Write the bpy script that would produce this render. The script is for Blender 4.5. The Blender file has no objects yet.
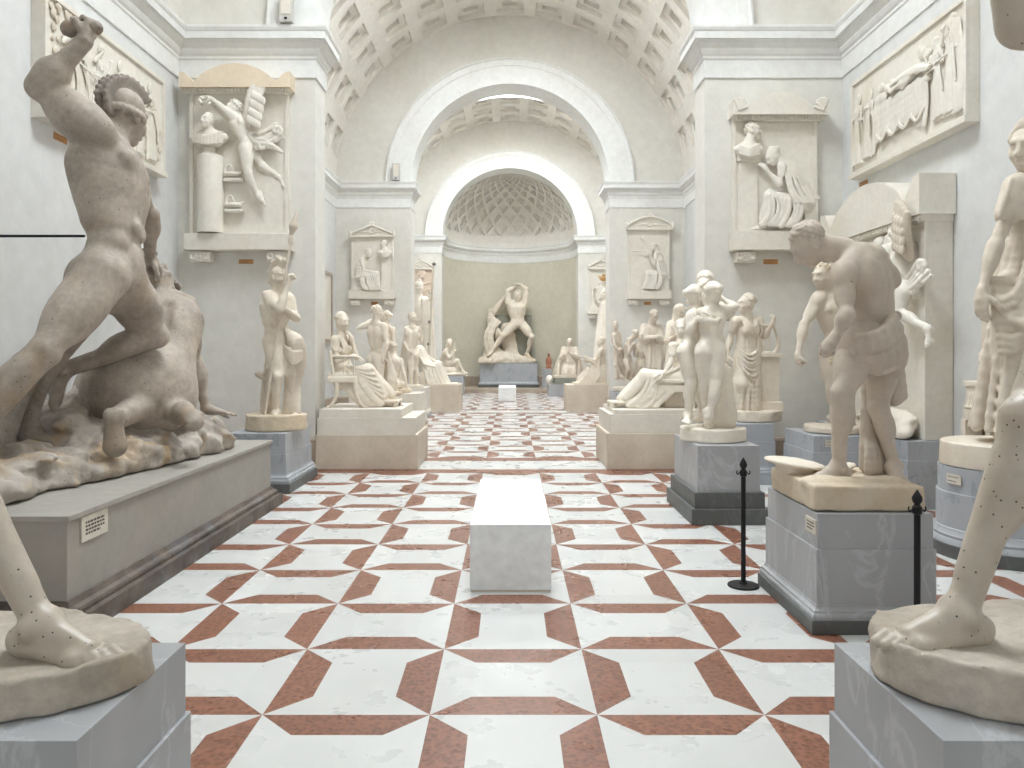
import bpy, bmesh, math, random
import numpy as np
from mathutils import Vector, Matrix

SC = bpy.context.scene
COL = SC.collection
PI = math.pi
R = math.radians
rng = random.Random(7)

# ------------------------------------------------------------------ camera
F_PX, CX, CY, EYE = 760.0, 510.0, 351.0, 1.63
cam_d = bpy.data.cameras.new('camera')
cam = bpy.data.objects.new('camera', cam_d)
COL.objects.link(cam)
cam.location = (0, 0, EYE)
cam.rotation_euler = (PI / 2, 0, 0)
cam_d.sensor_width = 36.0
cam_d.lens = F_PX / 1024 * 36.0
cam_d.shift_x = (512 - CX) / 1024
cam_d.shift_y = -(384 - CY) / 1024
cam_d.clip_start = 0.05
cam_d.clip_end = 200
SC.camera = cam


def at(px, py, Y):
    """the point of the place seen at photo pixel (px, py) at distance Y down the hall"""
    return np.array([(px - CX) * Y / F_PX, Y, EYE - (py - CY) * Y / F_PX])


# ------------------------------------------------------------------ materials
def new_mat(name, rough=0.7, spec=0.3):
    m = bpy.data.materials.new(name)
    m.use_nodes = True
    nt = m.node_tree
    b = nt.nodes['Principled BSDF']
    b.inputs['Roughness'].default_value = rough
    b.inputs['Specular IOR Level'].default_value = spec
    return m, nt, b


def N(nt, t, **kw):
    n = nt.nodes.new(t)
    for k, v in kw.items():
        if k in n.inputs:
            n.inputs[k].default_value = v
        else:
            setattr(n, k, v)
    return n


def ramp(nt, src, stops, interp='LINEAR'):
    r = nt.nodes.new('ShaderNodeValToRGB')
    r.color_ramp.interpolation = interp
    e = r.color_ramp.elements
    while len(e) < len(stops):
        e.new(0.5)
    for i, (p, c) in enumerate(stops):
        e[i].position = p
        e[i].color = (c[0], c[1], c[2], 1) if not isinstance(c, (int, float)) else (c, c, c, 1)
    nt.links.new(src, r.inputs[0])
    return r.outputs[0]


def srgb(r, g, b):
    f = lambda v: (v / 255 / 12.92) if v / 255 <= 0.04045 else ((v / 255 + 0.055) / 1.055) ** 2.4
    return (f(r), f(g), f(b))


def mix(nt, fac, a, b, mode='MIX'):
    n = nt.nodes.new('ShaderNodeMix')
    n.data_type = 'RGBA'
    n.blend_type = mode
    for sock, v in ((n.inputs[0], fac), (n.inputs[6], a), (n.inputs[7], b)):
        if isinstance(v, (int, float)):
            sock.default_value = v
        elif isinstance(v, tuple):
            sock.default_value = (v[0], v[1], v[2], 1)
        else:
            nt.links.new(v, sock)
    return n.outputs[2]


def coords(nt, scale=(1, 1, 1), kind='Object'):
    tc = nt.nodes.new('ShaderNodeTexCoord')
    mp = nt.nodes.new('ShaderNodeMapping')
    mp.inputs['Scale'].default_value = scale
    nt.links.new(tc.outputs[kind], mp.inputs[0])
    return mp.outputs[0]


def noise(nt, vec, scale, detail=4, rough=0.55, dist=0.0):
    n = N(nt, 'ShaderNodeTexNoise')
    n.inputs['Scale'].default_value = scale
    n.inputs['Detail'].default_value = detail
    n.inputs['Roughness'].default_value = rough
    n.inputs['Distortion'].default_value = dist
    nt.links.new(vec, n.inputs['Vector'])
    return n.outputs['Fac']


def bump(nt, b, src, strength, dist=0.01):
    n = N(nt, 'ShaderNodeBump')
    n.inputs['Strength'].default_value = strength
    n.inputs['Distance'].default_value = dist
    nt.links.new(src, n.inputs['Height'])
    nt.links.new(n.outputs[0], b.inputs['Normal'])


def plaster(name, base, stain, amount=0.5, scale=1.2, rough=0.75, dots=0.0, blot=None, bumpk=0.12, spec=0.25, mott=(.93, 1.05)):
    """old gypsum: base colour, cloudy stains, fine grain and, where asked, the little dark metal points"""
    m, nt, b = new_mat(name, rough, spec)
    v = coords(nt)
    n1 = noise(nt, v, scale, 6, 0.62, 0.4)
    f1 = ramp(nt, n1, [(0.38, 0.0), (0.72, amount)])
    c = mix(nt, f1, base, stain)
    n2 = noise(nt, v, scale * 9, 5, 0.7)
    f2 = ramp(nt, n2, [(0.3, mott[0]), (0.7, mott[1])])
    c = mix(nt, 1.0, c, f2, 'MULTIPLY')
    if blot:
        n4 = noise(nt, v, scale * 0.7 + 0.31, 4, 0.5, 1.0)
        f4 = ramp(nt, n4, [(0.55, 0.0), (0.72, blot[1])])
        c = mix(nt, f4, c, blot[0])
    if dots:
        vo = N(nt, 'ShaderNodeTexVoronoi')
        vo.inputs['Scale'].default_value = dots[0]
        nt.links.new(v, vo.inputs['Vector'])
        fd = ramp(nt, vo.outputs['Distance'], [(dots[1] * .85, 1.0), (dots[1] * 1.15, 0.0)])
        c = mix(nt, fd, c, (0.045, 0.038, 0.032))
    nt.links.new(c, b.inputs['Base Color'])
    bump(nt, b, n2, bumpk, 0.01)
    return m


def marble(name, base, vein, scale=1.6, rough=0.35, amount=0.8):
    m, nt, b = new_mat(name, rough, 0.4)
    tc = nt.nodes.new('ShaderNodeTexCoord')
    mp = nt.nodes.new('ShaderNodeMapping')
    mp.inputs['Rotation'].default_value = (0.5, 0.7, 0.4)
    mp.inputs['Scale'].default_value = (1.5, 1.5, 0.45)
    nt.links.new(tc.outputs['Object'], mp.inputs[0])
    v = mp.outputs[0]
    n1 = noise(nt, v, scale, 7, 0.6, 1.0)
    f1 = ramp(nt, n1, [(0.475, 0.0), (0.495, amount), (0.515, 0.0)])
    n2 = noise(nt, v, scale * 0.8 + 0.2, 6, 0.6, 0.8)
    f2 = ramp(nt, n2, [(0.35, 0.92), (0.7, 1.05)])
    c = mix(nt, f1, base, vein)
    c = mix(nt, 1.0, c, f2, 'MULTIPLY')
    nt.links.new(c, b.inputs['Base Color'])
    return m


def plain(name, col, rough=0.5, metal=0.0, spec=0.4):
    m, nt, b = new_mat(name, rough, spec)
    b.inputs['Metallic'].default_value = metal
    v = coords(nt)
    f = ramp(nt, noise(nt, v, 14, 3), [(0.3, 0.92), (0.7, 1.06)])
    c = mix(nt, 1.0, col, f, 'MULTIPLY')
    nt.links.new(c, b.inputs['Base Color'])
    return m


M = {}
M['wall'] = plaster('wall_plaster', srgb(220, 218, 212), srgb(205, 201, 191), 0.7, 0.6, 0.85, bumpk=0.18)
M['side_wall'] = plaster('side_wall_plaster', srgb(218, 219, 218), srgb(205, 205, 202), 0.7, 0.6, 0.85, bumpk=0.18)
M['vault'] = plaster('vault_plaster', srgb(226, 223, 216), srgb(213, 208, 198), 0.6, 0.7, 0.85, bumpk=0.15)
M['apse'] = plaster('apse_plaster', srgb(208, 204, 187), srgb(194, 188, 170), 0.6, 0.6, 0.85, bumpk=0.15)
M['trim'] = plaster('trim_plaster', srgb(228, 229, 227), srgb(215, 213, 207), 0.6, 0.9, 0.75, bumpk=0.05)
M['skirt'] = plaster('skirting_stone', srgb(182, 168, 152), srgb(154, 138, 122), 0.7, 1.8, 0.6)
M['grey_marble'] = marble('grey_marble', srgb(169, 171, 173), srgb(206, 209, 212), 1.5, 0.38, 0.42)
M['blue_marble'] = marble('blue_grey_marble', srgb(175, 179, 184), srgb(132, 138, 145), 1.8, 0.36, 0.55)
M['dark_marble'] = marble('dark_slate', srgb(96, 98, 96), srgb(128, 130, 128), 3, 0.5, 0.4)
M['plinth'] = plaster('grey_plinth_stone', srgb(166, 162, 154), srgb(146, 142, 134), 0.6, 1.4, 0.6, blot=(srgb(178, 166, 154), .35), bumpk=0.08)
M['plinth_base'] = plaster('weathered_plinth_moulding', srgb(116, 104, 94), srgb(64, 58, 54), 0.9, 3.2, 0.5, blot=(srgb(132, 138, 146), .4), mott=(.8, 1.1))
M['tan_stone'] = plaster('tan_stone', srgb(210, 199, 183), srgb(188, 173, 154), 0.7, 1.5, 0.6, bumpk=0.08)
M['cream_stone'] = plaster('cream_stone', srgb(222, 216, 205), srgb(204, 195, 181), 0.6, 1.3, 0.65, bumpk=0.06)
M['bench'] = plain('white_lacquer', srgb(238, 240, 240), 0.55)
M['black'] = plain('black_metal', (0.012, 0.012, 0.013), 0.45, 0.2)
M['brass'] = plaster('brown_plaque', srgb(196, 146, 96), srgb(160, 110, 66), 0.6, 8, 0.5)
M['card'] = plain('paper_label', srgb(214, 208, 194), 0.7)
M['ink'] = plain('printed_text', srgb(90, 84, 76), 0.7)
M['device'] = plain('grey_metal', srgb(196, 194, 188), 0.5)
# statues
M['st_tan'] = plaster('aged_plaster', srgb(184, 173, 160), srgb(134, 122, 110), 0.85, 2.2, 0.55, (17.0, .075), (srgb(172, 148, 120), 0.4), 0.14, mott=(.80, 1.10))
M['st_dark'] = plaster('dirty_plaster', srgb(160, 150, 140), srgb(112, 104, 97), 0.85, 3.0, 0.65, (17.0, .075), (srgb(170, 146, 112), 0.5), 0.3, mott=(.80, 1.10))
M['rock'] = plaster('rough_rock_plaster', srgb(186, 178, 168), srgb(132, 122, 112), 0.85, 3.4, 0.7, (20.0, .06), (srgb(190, 160, 116), 0.6), 0.8)
M['st_boxer'] = plaster('dotted_plaster', srgb(192, 182, 167), srgb(160, 146, 128), 0.7, 2.4, 0.38, (42.0, .12), (srgb(170, 150, 122), 0.45), 0.06, 0.5, mott=(.90, 1.05))
M['st_stoop'] = plaster('rosy_plaster', srgb(200, 188, 174), srgb(168, 153, 137), 0.65, 1.8, 0.5, (7.5, .035), (srgb(206, 184, 150), 0.45), 0.08, mott=(.90, 1.06))
M['st_white'] = plaster('white_plaster', srgb(235, 228, 215), srgb(217, 206, 189), 0.5, 1.8, 0.42, bumpk=0.05)
M['st_cream'] = plaster('cream_plaster', srgb(228, 219, 204), srgb(202, 188, 168), 0.65, 2.0, 0.55, blot=(srgb(208, 182, 148), 0.35))
M['st_warm'] = plaster('warm_plaster', srgb(216, 206, 191), srgb(190, 175, 156), 0.6, 2.0, 0.55)
M['st_base'] = plaster('ochre_plaster_base', srgb(214, 201, 180), srgb(184, 162, 130), 0.7, 2.6, 0.6, bumpk=0.15)
M['relief'] = plaster('relief_plaster', srgb(228, 224, 214), srgb(210, 202, 188), 0.5, 1.6, 0.65, blot=(srgb(214, 198, 172), 0.25), bumpk=0.06)
M['relief_hood'] = plaster('relief_hood_plaster', srgb(228, 214, 192), srgb(212, 195, 168), 0.5, 1.6, 0.65, bumpk=0.06)
M['relief_pink'] = plaster('pinkish_relief_plaster', srgb(226, 212, 196), srgb(212, 184, 162), 0.7, 2.2, 0.65, bumpk=0.06)
M['slab'] = plaster('green_grey_slab', srgb(150, 150, 138), srgb(128, 130, 120), 0.6, 1.5, 0.6)
M['red_clay'] = plain('red_clay', srgb(166, 112, 88), 0.6)
M['gold'] = plain('gilded_metal', srgb(192, 148, 92), 0.4, 0.3)
M['void'] = plain('dark_recess', srgb(120, 104, 90), 0.8)


# floor
def floor_mats():
    out = []
    for nm, a, bcol, sc_, lo in (('white_floor_marble', srgb(209, 210, 208), srgb(198, 198, 193), 1.1, 0),
                                 ('red_floor_marble', srgb(132, 90, 72), srgb(84, 54, 43), 34, 1)):
        m, nt, b = new_mat(nm, 0.3, 0.45)
        v = coords(nt)
        at_ = N(nt, 'ShaderNodeAttribute', attribute_name='tone')
        n1 = noise(nt, v, sc_, 6, 0.65, 0.3)
        f1 = ramp(nt, n1, [(0.35, 0.0), (0.7, 0.5 if lo == 0 else 0.9)])
        c = mix(nt, f1, a, bcol)
        if lo == 0:
            n3 = noise(nt, v, 42, 6, 0.72, 1.2)
            n4 = noise(nt, v, 1.3, 3, 0.5, 0.6)
            m3 = ramp(nt, n3, [(0.62, 0.0), (0.68, 0.6)])
            m4 = ramp(nt, n4, [(0.46, 0.0), (0.62, 1.0)])
            mm = N(nt, 'ShaderNodeMath', operation='MULTIPLY')
            nt.links.new(m3, mm.inputs[0])
            nt.links.new(m4, mm.inputs[1])
            fp = mm.outputs[0]
            c = mix(nt, fp, c, srgb(168, 158, 138))
        else:
            vo = N(nt, 'ShaderNodeTexVoronoi')
            vo.inputs['Scale'].default_value = 40
            nt.links.new(v, vo.inputs['Vector'])
            fv = ramp(nt, vo.outputs['Distance'], [(0.2, 0.0), (0.75, 0.45)])
            c = mix(nt, fv, c, srgb(176, 120, 96))
        tone = ramp(nt, at_.outputs['Fac'], [(0.0, 0.93), (1.0, 1.05)])
        c = mix(nt, 1.0, c, tone, 'MULTIPLY')
        nt.links.new(c, b.inputs['Base Color'])
        rr = ramp(nt, noise(nt, v, 3.0, 4), [(0.3, 0.22), (0.7, 0.4)])
        nt.links.new(rr, b.inputs['Roughness'])
        out.append(m)
    return out


M['floor_white'], M['floor_red'] = floor_mats()


# ------------------------------------------------------------------ object helpers
def tag(o, label=None, cat=None, group=None, kind=None):
    if label: o['label'] = label
    if cat: o['category'] = cat
    if group: o['group'] = group
    if kind: o['kind'] = kind
    return o


CLIP = [None]


def empty(name, loc, label, cat, group=None):
    CLIP[0] = float(loc[2]) + .0005 if name in ('plaster_statue', 'sculpture_group', 'statuette') else None
    o = bpy.data.objects.new(name, None)
    o.empty_display_size = 0.1
    COL.objects.link(o)
    o.location = tuple(float(v) for v in loc)
    return tag(o, label, cat, group)


def link(name, me, mat, parent=None, smooth=False):
    """me is in world coordinates; the parent is an Empty (or a part) that only has a location"""
    o = bpy.data.objects.new(name, me)
    COL.objects.link(o)
    if mat is not None:
        for mm in (mat if isinstance(mat, (list, tuple)) else [mat]):
            me.materials.append(mm)
    if parent is not None:
        off = Vector((0, 0, 0))
        p = parent
        while p is not None:
            off += p.location
            p = p.parent
        me.transform(Matrix.Translation(-off))
        o.parent = parent
    if smooth:
        me.polygons.foreach_set('use_smooth', [True] * len(me.polygons))
    return o


class MB:
    """collects simple solids into one mesh"""
    def __init__(self):
        self.bm = bmesh.new()

    def box(self, lo, hi, bevel=0.0, rz=0.0):
        t = bmesh.new()
        bmesh.ops.create_cube(t, size=1)
        s = [hi[i] - lo[i] for i in range(3)]
        c = [(hi[i] + lo[i]) / 2 for i in range(3)]
        bmesh.ops.scale(t, vec=s, verts=t.verts)
        if bevel:
            bmesh.ops.bevel(t, geom=t.edges[:], offset=bevel, segments=2, affect='EDGES', profile=0.6)
        if rz:
            bmesh.ops.rotate(t, matrix=Matrix.Rotation(rz, 3, 'Z'), verts=t.verts)
        bmesh.ops.translate(t, vec=c, verts=t.verts)
        self._add(t)
        return self

    def _add(self, t):
        me = bpy.data.meshes.new('tmp')
        t.to_mesh(me)
        t.free()
        self.bm.from_mesh(me)
        bpy.data.meshes.remove(me)

    def lathe(self, prof, c, n=32, axis='Z'):
        """prof: list of (radius, height)"""
        t = bmesh.new()
        rings = []
        for r, z in prof:
            if r < 1e-6:
                rings.append([t.verts.new((0, 0, z))])
            else:
                rings.append([t.verts.new((r * math.cos(2 * PI * i / n), r * math.sin(2 * PI * i / n), z)) for i in range(n)])
        for a, b in zip(rings, rings[1:]):
            for i in range(n):
                j = (i + 1) % n
                if len(a) == 1 and len(b) == 1: continue
                if len(a) == 1: t.faces.new((a[0], b[i], b[j]))
                elif len(b) == 1: t.faces.new((a[i], a[j], b[0]))
                else: t.faces.new((a[i], a[j], b[j], b[i]))
        if len(rings[0]) > 1: t.faces.new(rings[0][::-1])
        if len(rings[-1]) > 1: t.faces.new(rings[-1])
        bmesh.ops.recalc_face_normals(t, faces=t.faces)
        bmesh.ops.translate(t, vec=c, verts=t.verts)
        self._add(t)
        return self

    def prism(self, pts, f, d):
        """pts: 2-D outline; f maps (u, v, w) to a point; extruded w = 0..d"""
        t = bmesh.new()
        a = [t.verts.new(f(u, v, 0)) for u, v in pts]
        b = [t.verts.new(f(u, v, d)) for u, v in pts]
        fa = t.faces.new(a)
        fb = t.faces.new(b[::-1])
        n = len(pts)
        for i in range(n):
            j = (i + 1) % n
            t.faces.new((a[i], b[i], b[j], a[j]))
        t.normal_update()
        bmesh.ops.triangulate(t, faces=[fa, fb], ngon_method="EAR_CLIP")
        bmesh.ops.recalc_face_normals(t, faces=t.faces)
        self._add(t)
        return self

    def build(self, name, mat, parent=None, smooth=False):
        me = bpy.data.meshes.new(name)
        self.bm.to_mesh(me)
        self.bm.free()
        o = link(name, me, mat, parent)
        if smooth:
            for p in me.polygons: p.use_smooth = True
            try: me.set_sharp_from_angle(angle=R(40))
            except Exception: pass
        return o


def mesh_from(verts, faces, name):
    me = bpy.data.meshes.new(name)
    me.from_pydata([tuple(v) for v in verts], [], [tuple(f) for f in faces])
    me.update()
    return me


def struct(o):
    o['kind'] = 'structure'
    return o


def sweep(path, prof, side=1.0, closed=False):
    """mitred sweep of prof [(out, z)] along a 2-D path; out is measured to the right of travel times side"""
    P = [np.array(p, float) for p in path]
    if closed: P = [P[-1]] + P + [P[0], P[1]]
    n = len(P)
    offs = []
    for i in range(n):
        ds = []
        if i > 0: ds.append((P[i] - P[i - 1]) / np.linalg.norm(P[i] - P[i - 1]))
        if i < n - 1: ds.append((P[i + 1] - P[i]) / np.linalg.norm(P[i + 1] - P[i]))
        ns = [np.array([d[1], -d[0]]) * side for d in ds]
        if len(ns) == 1: offs.append(ns[0])
        else:
            m_ = ns[0] + ns[1]
            offs.append(m_ / max(0.15, (1 + ns[0].dot(ns[1]))))
    if closed:
        P, offs = P[1:-1], offs[1:-1]; n = len(P)
    verts, faces = [], []
    k = len(prof)
    for i in range(n):
        for o_, z in prof:
            q = P[i] + offs[i] * o_
            verts.append((q[0], q[1], z))
    for i in range(n - 1):
        for j in range(k - 1):
            faces.append((i * k + j, i * k + j + 1, (i + 1) * k + j + 1, (i + 1) * k + j))
    return verts, faces


# ------------------------------------------------------------------ implicit surfaces -> one continuous mesh
def nrm(v):
    v = np.asarray(v, float)
    return v / max(1e-9, np.linalg.norm(v))


def lerp(a, b, t):
    return np.asarray(a, float) * (1 - t) + np.asarray(b, float) * t


class Blob:
    """smooth union of tapered limbs and ellipsoids, meshed as one surface (surface nets)"""
    def __init__(self, h, kf=1.0):
        self.h = h
        self.p = []
        self.kf = kf

    def cap(self, a, b, ra, rb, k=0.02, sub=False):
        self.p.append(('c', np.asarray(a, float), np.asarray(b, float), float(ra), float(rb), k, sub))

    def ell(self, c, r, ax=None, k=0.02, sub=False):
        A = np.eye(3) if ax is None else np.array([nrm(v) for v in ax])
        self.p.append(('e', np.asarray(c, float), np.array(r, float), A, None, k, sub))

    def ball(self, c, r, k=0.02, sub=False):
        self.cap(c, c, r, r, k, sub)

    def box(self, c, half, ax=None, rnd=0.01, k=0.005, sub=False):
        A = np.eye(3) if ax is None else np.array([nrm(v) for v in ax])
        self.p.append(('b', np.asarray(c, float), np.array(half, float), A, rnd, k, sub))

    def tube(self, pts, rad, k=0.01, sub=False):
        n = len(pts)
        for i in range(n - 1):
            ra = rad[i] if hasattr(rad, '__len__') else rad
            rb = rad[i + 1] if hasattr(rad, '__len__') else rad
            self.cap(pts[i], pts[i + 1], ra, rb, k, sub)

    def curve(self, pts, rad, n=8, k=0.01, sub=False):
        """smooth tube through control points (Catmull-Rom)"""
        P = [np.asarray(p, float) for p in pts]
        if not hasattr(rad, '__len__'): rad = [rad] * len(P)
        q = [2 * P[0] - P[1]] + P + [2 * P[-1] - P[-2]]
        out, rr = [], []
        for i in range(1, len(q) - 2):
            for s in range(n):
                t = s / n
                a, b, c, d = q[i - 1], q[i], q[i + 1], q[i + 2]
                out.append(0.5 * (2 * b + (c - a) * t + (2 * a - 5 * b + 4 * c - d) * t * t + (3 * b - a - 3 * c + d) * t ** 3))
                rr.append(rad[i - 1] * (1 - t) + rad[i] * t)
        out.append(P[-1]); rr.append(rad[-1])
        self.tube(out, rr, k, sub)

    def swags(self, a0, a1, b0, b1, n, sag, r, k=0.008, jit=0.0, seed=1, seg=5):
        """n hanging folds from the edge a0-a1 to the edge b0-b1, bowed by the vector sag"""
        g = random.Random(seed)
        for i in range(n):
            t = i / max(1, n - 1)
            a = lerp(a0, a1, t); b = lerp(b0, b1, t)
            mid = (a + b) / 2 + np.asarray(sag, float) * (1 + g.uniform(-jit, jit)) * 1.0
            rr = r * (1 + g.uniform(-jit, jit))
            pts = []
            for s in range(seg + 1):
                u = s / seg
                pts.append(a * (1 - u) ** 2 + (2 * mid - (a + b) / 2) * 2 * u * (1 - u) + b * u * u)
            self.tube(pts, [rr * (0.75 + 0.5 * s / seg) for s in range(seg + 1)], k)

    def skirt(self, a, b, r0, r1, right, n=14, amp=0.07, ph=0.0, twist=0.6, k=0.015, start=0.0):
        """folded cloth hanging from a to b: elliptical cone with n soft pleats"""
        self.p.append(('s', np.asarray(a, float), np.asarray(b, float), (r0, r1), (nrm(right), n, amp, ph, twist, start), k, False))

    def mesh(self, name, rough=0.0, rscale=6.0, fn=None, clipz=None):
        h = self.h
        los, his = [], []
        for q in self.p:
            t = q[0]
            if q[6]: continue
            if t == 'c':
                r = max(q[3], q[4]); los.append(np.minimum(q[1], q[2]) - r); his.append(np.maximum(q[1], q[2]) + r)
            elif t == 'e' or t == 'b':
                e = np.abs(q[3].T * q[2]).sum(1) if t == 'b' else np.sqrt(((q[3].T * q[2]) ** 2).sum(1))
                los.append(q[1] - e); his.append(q[1] + e)
            else:
                r = max(max(q[3][0]), max(q[3][1])) * 1.3
                los.append(np.minimum(q[1], q[2]) - r); his.append(np.maximum(q[1], q[2]) + r)
        lo = np.min(los, 0) - 3 * h - rough - 0.01
        hi = np.max(his, 0) + 3 * h + rough + 0.01
        n = np.ceil((hi - lo) / h).astype(int) + 1
        D = np.full(n, 10.0, np.float32)
        ax = [lo[i] + h * np.arange(n[i]) for i in range(3)]
        for q in self.p:
            t, k, sub = q[0], q[5] * self.kf, q[6]
            if t == 'c':
                r = max(q[3], q[4]); l = np.minimum(q[1], q[2]) - r; u = np.maximum(q[1], q[2]) + r
            elif t == 's':
                r = max(max(q[3][0]), max(q[3][1])) * 1.3; l = np.minimum(q[1], q[2]) - r; u = np.maximum(q[1], q[2]) + r
            else:
                e = np.abs(q[3].T * q[2]).sum(1); l = q[1] - e; u = q[1] + e
            mg = k + 3 * h
            i0 = np.clip(np.floor((l - mg - lo) / h).astype(int), 0, n - 1)
            i1 = np.clip(np.ceil((u + mg - lo) / h).astype(int) + 1, 1, n)
            if np.any(i1 <= i0): continue
            X = ax[0][i0[0]:i1[0]][:, None, None].astype(np.float32)
            Y = ax[1][i0[1]:i1[1]][None, :, None].astype(np.float32)
            Z = ax[2][i0[2]:i1[2]][None, None, :].astype(np.float32)
            if t == 'c':
                a, b, ra, rb = q[1], q[2], q[3], q[4]
                ba = b - a
                L2 = float(ba.dot(ba))
                px, py, pz = X - a[0], Y - a[1], Z - a[2]
                if L2 < 1e-10:
                    d = np.sqrt(px * px + py * py + pz * pz) - ra
                else:
                    tt = np.clip((px * ba[0] + py * ba[1] + pz * ba[2]) / L2, 0, 1)
                    dx, dy, dz = px - tt * ba[0], py - tt * ba[1], pz - tt * ba[2]
                    d = np.sqrt(dx * dx + dy * dy + dz * dz) - (ra + (rb - ra) * tt)
            elif t == 'e':
                c, r, A = q[1], q[2], q[3]
                px, py, pz = X - c[0], Y - c[1], Z - c[2]
                k0 = 0; k1 = 0
                for i in range(3):
                    w = (px * A[i, 0] + py * A[i, 1] + pz * A[i, 2])
                    k0 = k0 + (w / r[i]) ** 2
                    k1 = k1 + (w / r[i] ** 2) ** 2
                k0 = np.sqrt(k0); k1 = np.sqrt(k1)
                d = k0 * (k0 - 1) / np.maximum(k1, 1e-6)
                d = np.where(k0 < 1e-3, -r.min(), d)
            elif t == 'b':
                c, r, A, rnd = q[1], q[2], q[3], q[4]
                px, py, pz = X - c[0], Y - c[1], Z - c[2]
                o2 = 0; mi = -1e9
                for i in range(3):
                    w = np.abs(px * A[i, 0] + py * A[i, 1] + pz * A[i, 2]) - (r[i] - rnd)
                    o2 = o2 + np.maximum(w, 0) ** 2
                    mi = np.maximum(mi, w)
                d = np.sqrt(o2) + np.minimum(mi, 0) - rnd
            else:
                a, b, (r0, r1), (rt, nf, amp, ph, tw, st) = q[1], q[2], q[3], q[4]
                L = np.linalg.norm(b - a)
                zx = (b - a) / L
                ux = nrm(rt - zx * rt.dot(zx)); vx = np.cross(zx, ux)
                px, py, pz = X - a[0], Y - a[1], Z - a[2]
                tt = (px * zx[0] + py * zx[1] + pz * zx[2]) / L
                tc = np.clip(tt, 0, 1)
                uu = px * ux[0] + py * ux[1] + pz * ux[2]
                vv = px * vx[0] + py * vx[1] + pz * vx[2]
                ra_ = r0[0] + (r1[0] - r0[0]) * tc
                rb_ = r0[1] + (r1[1] - r0[1]) * tc
                th = np.arctan2(vv / rb_, uu / ra_)
                rho = np.sqrt((uu / ra_) ** 2 + (vv / rb_) ** 2)
                g = np.clip((tc - st) / max(0.05, 1 - st), 0, 1) ** 0.6
                s1 = np.sin(nf * th + tw * tc * 3 + ph)
                s2 = np.sin(int(nf * 1.7) * th + ph * 2.3 - tw * tc * 5)
                f = 1 + amp * g * (np.sign(s1) * np.abs(s1) ** 0.8 + 0.45 * s2)
                dr = (rho - f) * np.minimum(ra_, rb_)
                dc = (np.abs(tt - 0.5) - 0.5) * L
                d = np.maximum(dr, dc) * 0.85
            S = D[i0[0]:i1[0], i0[1]:i1[1], i0[2]:i1[2]]
            if sub:
                hh = np.maximum(k - np.abs(S + d), 0) / k if k > 0 else 0
                S[...] = np.maximum(S, -d) + hh * hh * k * 0.25
            else:
                hh = np.maximum(k - np.abs(S - d), 0) / k if k > 0 else 0
                S[...] = np.minimum(S, d) - hh * hh * k * 0.25
        if rough:
            D += (rough * vnoise(ax, rscale)).astype(np.float32)
        return nets(D, lo, h, name, fn, clipz)


def vnoise(ax, sc):
    """lattice noise on the grid, three octaves, about -1..1"""
    out = 0
    g = np.random.RandomState(5)
    for o, am in ((1, 1.0), (2.1, 0.5), (4.3, 0.3)):
        s = sc * o
        idx, fr = [], []
        for a in ax:
            p = a * s + 1000.37
            i = np.floor(p).astype(int)
            f = p - i
            idx.append(i % 32); fr.append((f * f * (3 - 2 * f)))
        T = g.uniform(-1, 1, (32, 32, 32)).astype(np.float32)
        fx = fr[0][:, None, None].astype(np.float32); fy = fr[1][None, :, None].astype(np.float32); fz = fr[2][None, None, :].astype(np.float32)
        def tk(a, b, c): return T[np.ix_((idx[0] + a) % 32, (idx[1] + b) % 32, (idx[2] + c) % 32)]
        v = 0
        for a in (0, 1):
            for b in (0, 1):
                for c in (0, 1):
                    v = v + tk(a, b, c) * (fx if a else 1 - fx) * (fy if b else 1 - fy) * (fz if c else 1 - fz)
        out = out + am * v
    return out


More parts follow.
